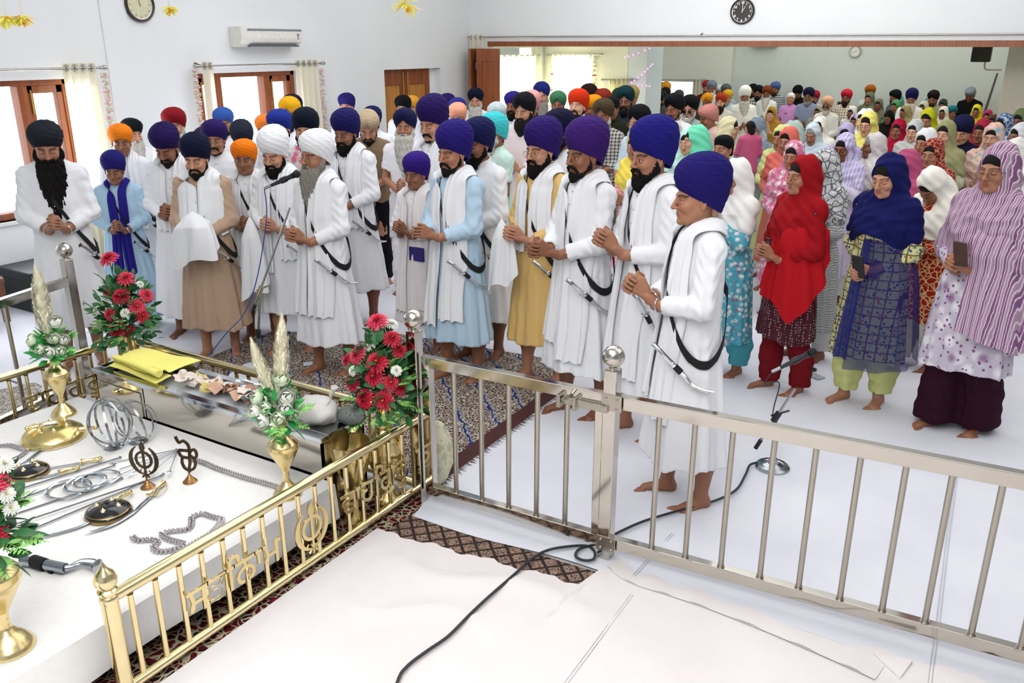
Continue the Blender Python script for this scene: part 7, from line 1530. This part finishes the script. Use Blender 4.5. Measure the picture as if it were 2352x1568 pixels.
# ---- women
W(1850, 358, 1.57, 'woman wrapped in bright red shawl over maroon dotted dress', '#b3141e', '#5e2c38', app=48, arms='clasp', hp=(0, .02), pat=('dots', '#a08c8c', '#ffffff', 1.5), pc='#8c1822', pants='pyjama', skin=0, hem=.42, hood='shawl', extra=multi(drape('kameez', -112, -62, 1.20, lambda u: .74 + .12 * abs(u - .5), .035, cloth(), '#b3141e', wave=3), drape('kameez', -75, 40, 1.28, lambda u: .62 + .75 * abs(u - .25) ** 1.2, .060, cloth(), '#b3141e', wave=4)))
W(2040, 357, 1.62, 'young woman in navy veil over patterned green tunic', '#1c2068', '#d9dc9c', app=30, arms='low', hp=(0, .28), pat=('grid', '#6c5c48'), pc='#d3d98e', skin=2, hem=.36, wide=1.06, extra=multi(drape('kameez', -88, 55, 1.2, lambda u: .33 + .06 * u, .055, sheer('sheer_navy', .62), '#20246c', wave=4), drape('kameez', -100, -84, 1.2, .40, .07, sheer('sheer_navy_dense', .9), '#20246c', wave=1), phone('#15171a')))
W(2300, 330, 1.72, 'young woman in glasses and lilac striped shawl at right edge', '#b294ae', '#cfc6d4', app=28, arms='clasp', hp=(0, .12), pat=('floral', '#efeef2', '#8a5a8c'), hpat=('band', '#8a5c88', '#e6d8da', 1.2), pants='wide', pc='#3a1228', spec=True, skin=0, hem=.42, wide=1.12, hood='shawl', extra=multi(drape('kameez', -80, 70, 1.3, lambda u: .60 + .25 * abs(u - .45), .085, cloth('band', '#8a5c88', '#e6d8da', 1.2), '#b294ae', wave=5), phone('#4a2c22', 'clasp', .06, .07)))
W(2125, 400, 1.50, 'bowing woman in cream white veil and red printed dress', '#f0ede2', '#b32a1c', app=40, hp=(0, .85), pat=('paisley', '#d8b07a', '#e6d3a0', 1.4), pc='#ece6d8', skin=1, arms='clasp', hem=.45)
W(1895, 345, 1.54, 'woman in grey and white printed shawl behind red shawl', '#c9cbcc', '#c4c6c8', app=45, hpat=('paisley', '#5a5e62', '#e8e8e8', 1.2), pat=('zig', '#8c9092'), pc='#c9c9c9', skin=1, hem=.3)
W(1690, 366, 1.52, 'woman in white veil and turquoise floral dress', '#f1f0ee', '#58bcd0', app=50, pat=('floral', '#e6f4f4', '#b03a6c', 2.2), arms='face', skin=0, pc='#58b8c8', hem=.3)
W(2145, 320, 1.50, 'woman in brick red printed shawl, eyes closed', '#9c2c2c', '#a83a34', app=20, hpat=('paisley', '#c98a6c', '#e0b090', 1.5), skin=0)
W(2080, 345, 1.46, 'woman in plain rose pink veil behind navy veil', '#c85a84', '#b84a74', app=60, skin=0, hp=(0, .2))
W(2285, 284, 1.52, 'woman in peach embroidered veil with joined palms', '#f4c6b4', '#f0c8b8', app=15, arms='nam', hpat=('floral', '#f0d6c8', '#6cb8c8', .8), pat=('floral', '#f2cdbc', '#7cbccc', .7), skin=4, eyes='open')
W(2175, 278, 1.52, 'woman in olive green veil with closed eyes', '#a9a878', '#c6c2a0', app=18, pat=('floral', '#d8d6c0', '#9a9a60'), skin=4, hp=(0, .02))
W(2128, 296, 1.50, 'woman in white veil with black headband showing', '#eeeff0', '#8aa06c', app=28, pat=('floral', '#d8c04c', '#3c6c4c'), skin=0)
W(1940, 308, 1.50, 'dark-skinned woman in lavender edged white veil, hands at mouth', '#cfcbe6', '#d6d0e4', app=25, arms='face', hpat=('band', '#d9d6ee', '#a8a0d6', .5), skin=3, hp=(0, .2))
W(2012, 306, 1.46, 'old woman in dotted off-white head scarf seen in profile', '#d9d4d2', '#cfc0a8', app=62, hpat=('dots', '#a8a0a0', '#ffffff', 1.6), bc='g', skin=3, eyes='open', hp=(0, -.02))
W(1995, 258, 1.56, 'woman in glasses and lemon yellow shawl', '#f0e67c', '#f0e98c', app=22, spec=True, skin=4, hp=(0, .2), hood='loose')
W(1988, 251, 1.58, 'woman in white veil hidden behind lemon yellow shawl', '#f1eef2', '#f0dfe4', app=40, skin=4)
W(2065, 275, 1.44, 'girl in crimson pink veil with eyes turned sideways', '#cf1c48', '#e4ccd0', app=18, skin=1, eyes='open')
W(1825, 325, 1.48, 'woman in pink and white printed veil behind red shawl', '#e08aa8', '#e29ab8', app=18, hpat=('floral', '#f2dfe6', '#b82c60', 1.4), pat=('floral', '#f6dce4', '#c02c64', 1.6), skin=0)
W(1812, 293, 1.50, 'woman in coral veil leaning over the pink printed veil', '#ee7a6c', '#ea8474', app=25, skin=0, hp=(.0, .1))
W(1797, 288, 1.50, 'woman in pale lime veil beside coral veil', '#d9dc94', '#d9de9a', app=30, skin=0, eyes='open', arms='nam')
W(1866, 284, 1.50, 'old woman in pale blue veil looking down', '#cfdeea', '#e9e2d4', app=18, bc='g', skin=0, hp=(0, .35))
W(1884, 269, 1.50, 'woman in cream white veil right behind pale blue veil', '#ebe9e0', '#efe4cc', app=15, skin=1)
W(1820, 278, 1.50, 'woman whose pale mint lace veil shows from behind', '#b8ccc4', '#c9d6cc', app=100, skin=0, hpat=('dots', '#9cb0b4', '#ffffff', 2))
W(1772, 246, 1.58, 'young woman in mustard gold veil with joined palms', '#b98a34', '#b88c3c', app=14, arms='face', skin=4, floor=FZ, eyes='open')
W(1902, 248, 1.52, 'young woman in grey-green veil and long hair', '#84907a', '#74865c', app=14, floor=FZ, skin=0, hood='loose', hp=(0, .2))
W(1880, 243, 1.52, 'dark-skinned woman with black zigzag edged cream veil', '#c9c4b0', '#3c4030', app=20, floor=FZ, hpat=('zig', '#22241f'), skin=3)
W(1932, 228, 1.56, 'woman in beige lace veil above lilac veils', '#b8ac9c', '#c9a8ac', app=18, floor=FZ, skin=3, pat=('floral', '#e4d4d4', '#8a5a60'))
W(1957, 245, 1.54, 'dark-skinned woman in plain white veil, right of beige lace', '#dcdadc', '#dfdfe2', app=20, floor=FZ, skin=3)
W(1963, 263, 1.48, 'woman in violet headscarf and white shawl', '#a58cc4', '#d9d2dc', app=12, floor=FZ, skin=1, hpat=('band', '#cfc6dc', '#a08cc4', .4))
W(1945, 284, 1.44, 'woman in pale lilac veil smiling behind lavender veil', '#c2b6dc', '#c8c0e0', app=10, skin=4)
W(1998, 212, 1.60, 'woman in sage green veil standing highest near far wall', '#74826a', '#78866c', app=22, floor=FZ, skin=0)
W(2019, 227, 1.54, 'woman in olive grey veil with pink dress, right of sage veil', '#84806c', '#d88a80', app=10, floor=FZ, skin=3)
W(2058, 230, 1.54, 'woman in emerald green veil below grey shirt man', '#5aa070', '#6cb080', app=25, floor=FZ, skin=1)
W(2064, 220, 1.56, 'woman in teal checked veil beside emerald green veil', '#5c9c94', '#5a9a94', app=40, floor=FZ, skin=3, hpat=('check', '#7cb8ac'))
W(2042, 255, 1.52, 'woman with veil of solid black, face hidden', '#111113', '#1a1a1c', app=25, floor=FZ, skin=3, hp=(0, .3))
W(2080, 243, 1.50, 'woman in tan khaki veil looking left', '#a4946c', '#8c3c38', app=45, floor=FZ, skin=1)
W(2122, 233, 1.54, 'dark-skinned woman in ivory and grey veil', '#c6c2b0', '#c0bca8', app=20, floor=FZ, skin=3)
W(2133, 226, 1.54, 'woman in blue-green patterned veil behind ivory veil', '#5c7c80', '#9c3c3c', app=10, floor=FZ, skin=3, hpat=('floral', '#a8b8b0', '#3c4c50'))
W(2132, 250, 1.54, 'young woman in bright yellow-lime veil, head lowered', '#cfd028', '#c9ce34', app=16, skin=0, hp=(0, .35), hood='loose', floor=0)
W(2103, 276, 1.48, 'woman in white head scarf over black cap', '#d8dadc', '#b8bcb8', app=20, skin=4, hpat=('stripe', '#b8bcb8', '#ffffff', 2))
W(2168, 245, 1.52, 'dark-skinned woman in crisp white veil, centre right', '#e4e4d8', '#c9d0c4', app=16, floor=FZ, skin=3, pat=('floral', '#6c9c84', '#a8b8a0'))
W(2167, 228, 1.54, 'dark-skinned woman in dark green veil above crisp white veil', '#4a5450', '#4a6058', app=10, floor=FZ, skin=3)
FM(2190, 242, 1.40, 'child in teal turban and teal clothes, far right', 'P', '#1f7a8c', '#58a8a0', beard='n', app=-20)
M(2213, 265, 1.52, 'smiling boy in dark navy turban and navy clothes', 'R', '#1d1f4a', '#1c1f40', beard='n', app=22, skin=2, hp=(.1, .3))
W(2245, 241, 1.58, 'woman in bright yellow veil with joined palms, far right', '#dccf22', '#d6c92a', app=8, arms='nam', floor=FZ, skin=1)
W(2270, 253, 1.50, 'girl in deep pink veil right of bright yellow veil', '#c83c6c', '#b8386c', app=10, floor=FZ, skin=1)
W(2258, 275, 1.50, 'woman in red head cloth beside peach veil', '#c0304c', '#c8203c', app=20, arms='nam', skin=1, pat=('paisley', '#d85a6c', '#e8c0c0', 1.6))
W(2307, 262, 1.54, 'woman in blue and white bandana style veil', '#5878a8', '#2c4878', app=30, hpat=('paisley', '#c9d4e4', '#2c4878', 1.2), skin=3)
W(2283, 264, 1.48, 'person in dark brown veil between peach and pink veils', '#6c4c44', '#5c4440', app=20, floor=FZ, skin=3)
W(2346, 252, 1.50, 'woman in moss green veil cut by right edge', '#7c8a5c', '#a8ac84', app=20, skin=3)
W(2344, 284, 1.50, 'woman in white lace veil at right edge', '#dfe0e2', '#dcdcdc', app=40, skin=1)
W(2335, 318, 1.52, 'woman in off-white veil behind lilac striped shawl', '#e8e6e0', '#4a8a7c', app=60, skin=1, pc='#3c9484')
W(1579, 296, 1.52, 'woman in pale aqua veil left of the blue turban row', '#c4e8e0', '#8ce0c4', app=16, skin=4, hp=(0, .2))
W(1598, 289, 1.56, 'woman in bright mint veil just behind pale aqua veil', '#74e0b8', '#74e0b8', app=80, skin=4)
W(1548, 281, 1.50, 'grey haired old woman with glasses and white shawl', '#d6d6d4', '#f0ead8', app=14, bc='g', spec=True, skin=4, hood='short', hp=(0, -.05))
person(1665, 309, 1.52, 'm', 'woman in tight black head scarf with closed eyes', 'c', '#15161a', 'kameez', '#e6e2dc', app=30, hp=(0, .0), skin=0, pants='salwar', sexface='w')
W(1680, 269, 1.54, 'smiling woman in cream lace veil seen in profile', '#ece2b8', '#f0e8d0', app=-75, skin=4, floor=0, eyes='open', hood='loose')
mother = W(1738, 271, 1.54, 'woman in grey-blue veil carrying the baby', '#8c98a8', '#a8b0b4', app=30, skin=0, arms='high', hpat=('floral', '#c9ccd0', '#6c7480', .6))
SM(1724, 278, .82, 'dark haired baby in pink top held over the shoulder', '', '#000000', '#d8648c', app=165, pants='pants', pc='#22222a', floor=.78, skin=2, hp=(.3, .1), beard='n', hem=.75, arms='nam', lod=1)
W(1462, 305, 1.50, 'woman in yellow veil and pink checked dress between tall turbans', '#f2da5c', '#f2ccd0', app=40, skin=0, pat=('check', '#e2788c'))
for _t, _l in zip(HELD, ('black mobile phone held by the woman in navy veil', 'brown cased phone held by woman in lilac striped shawl')): _t['label'] = _l
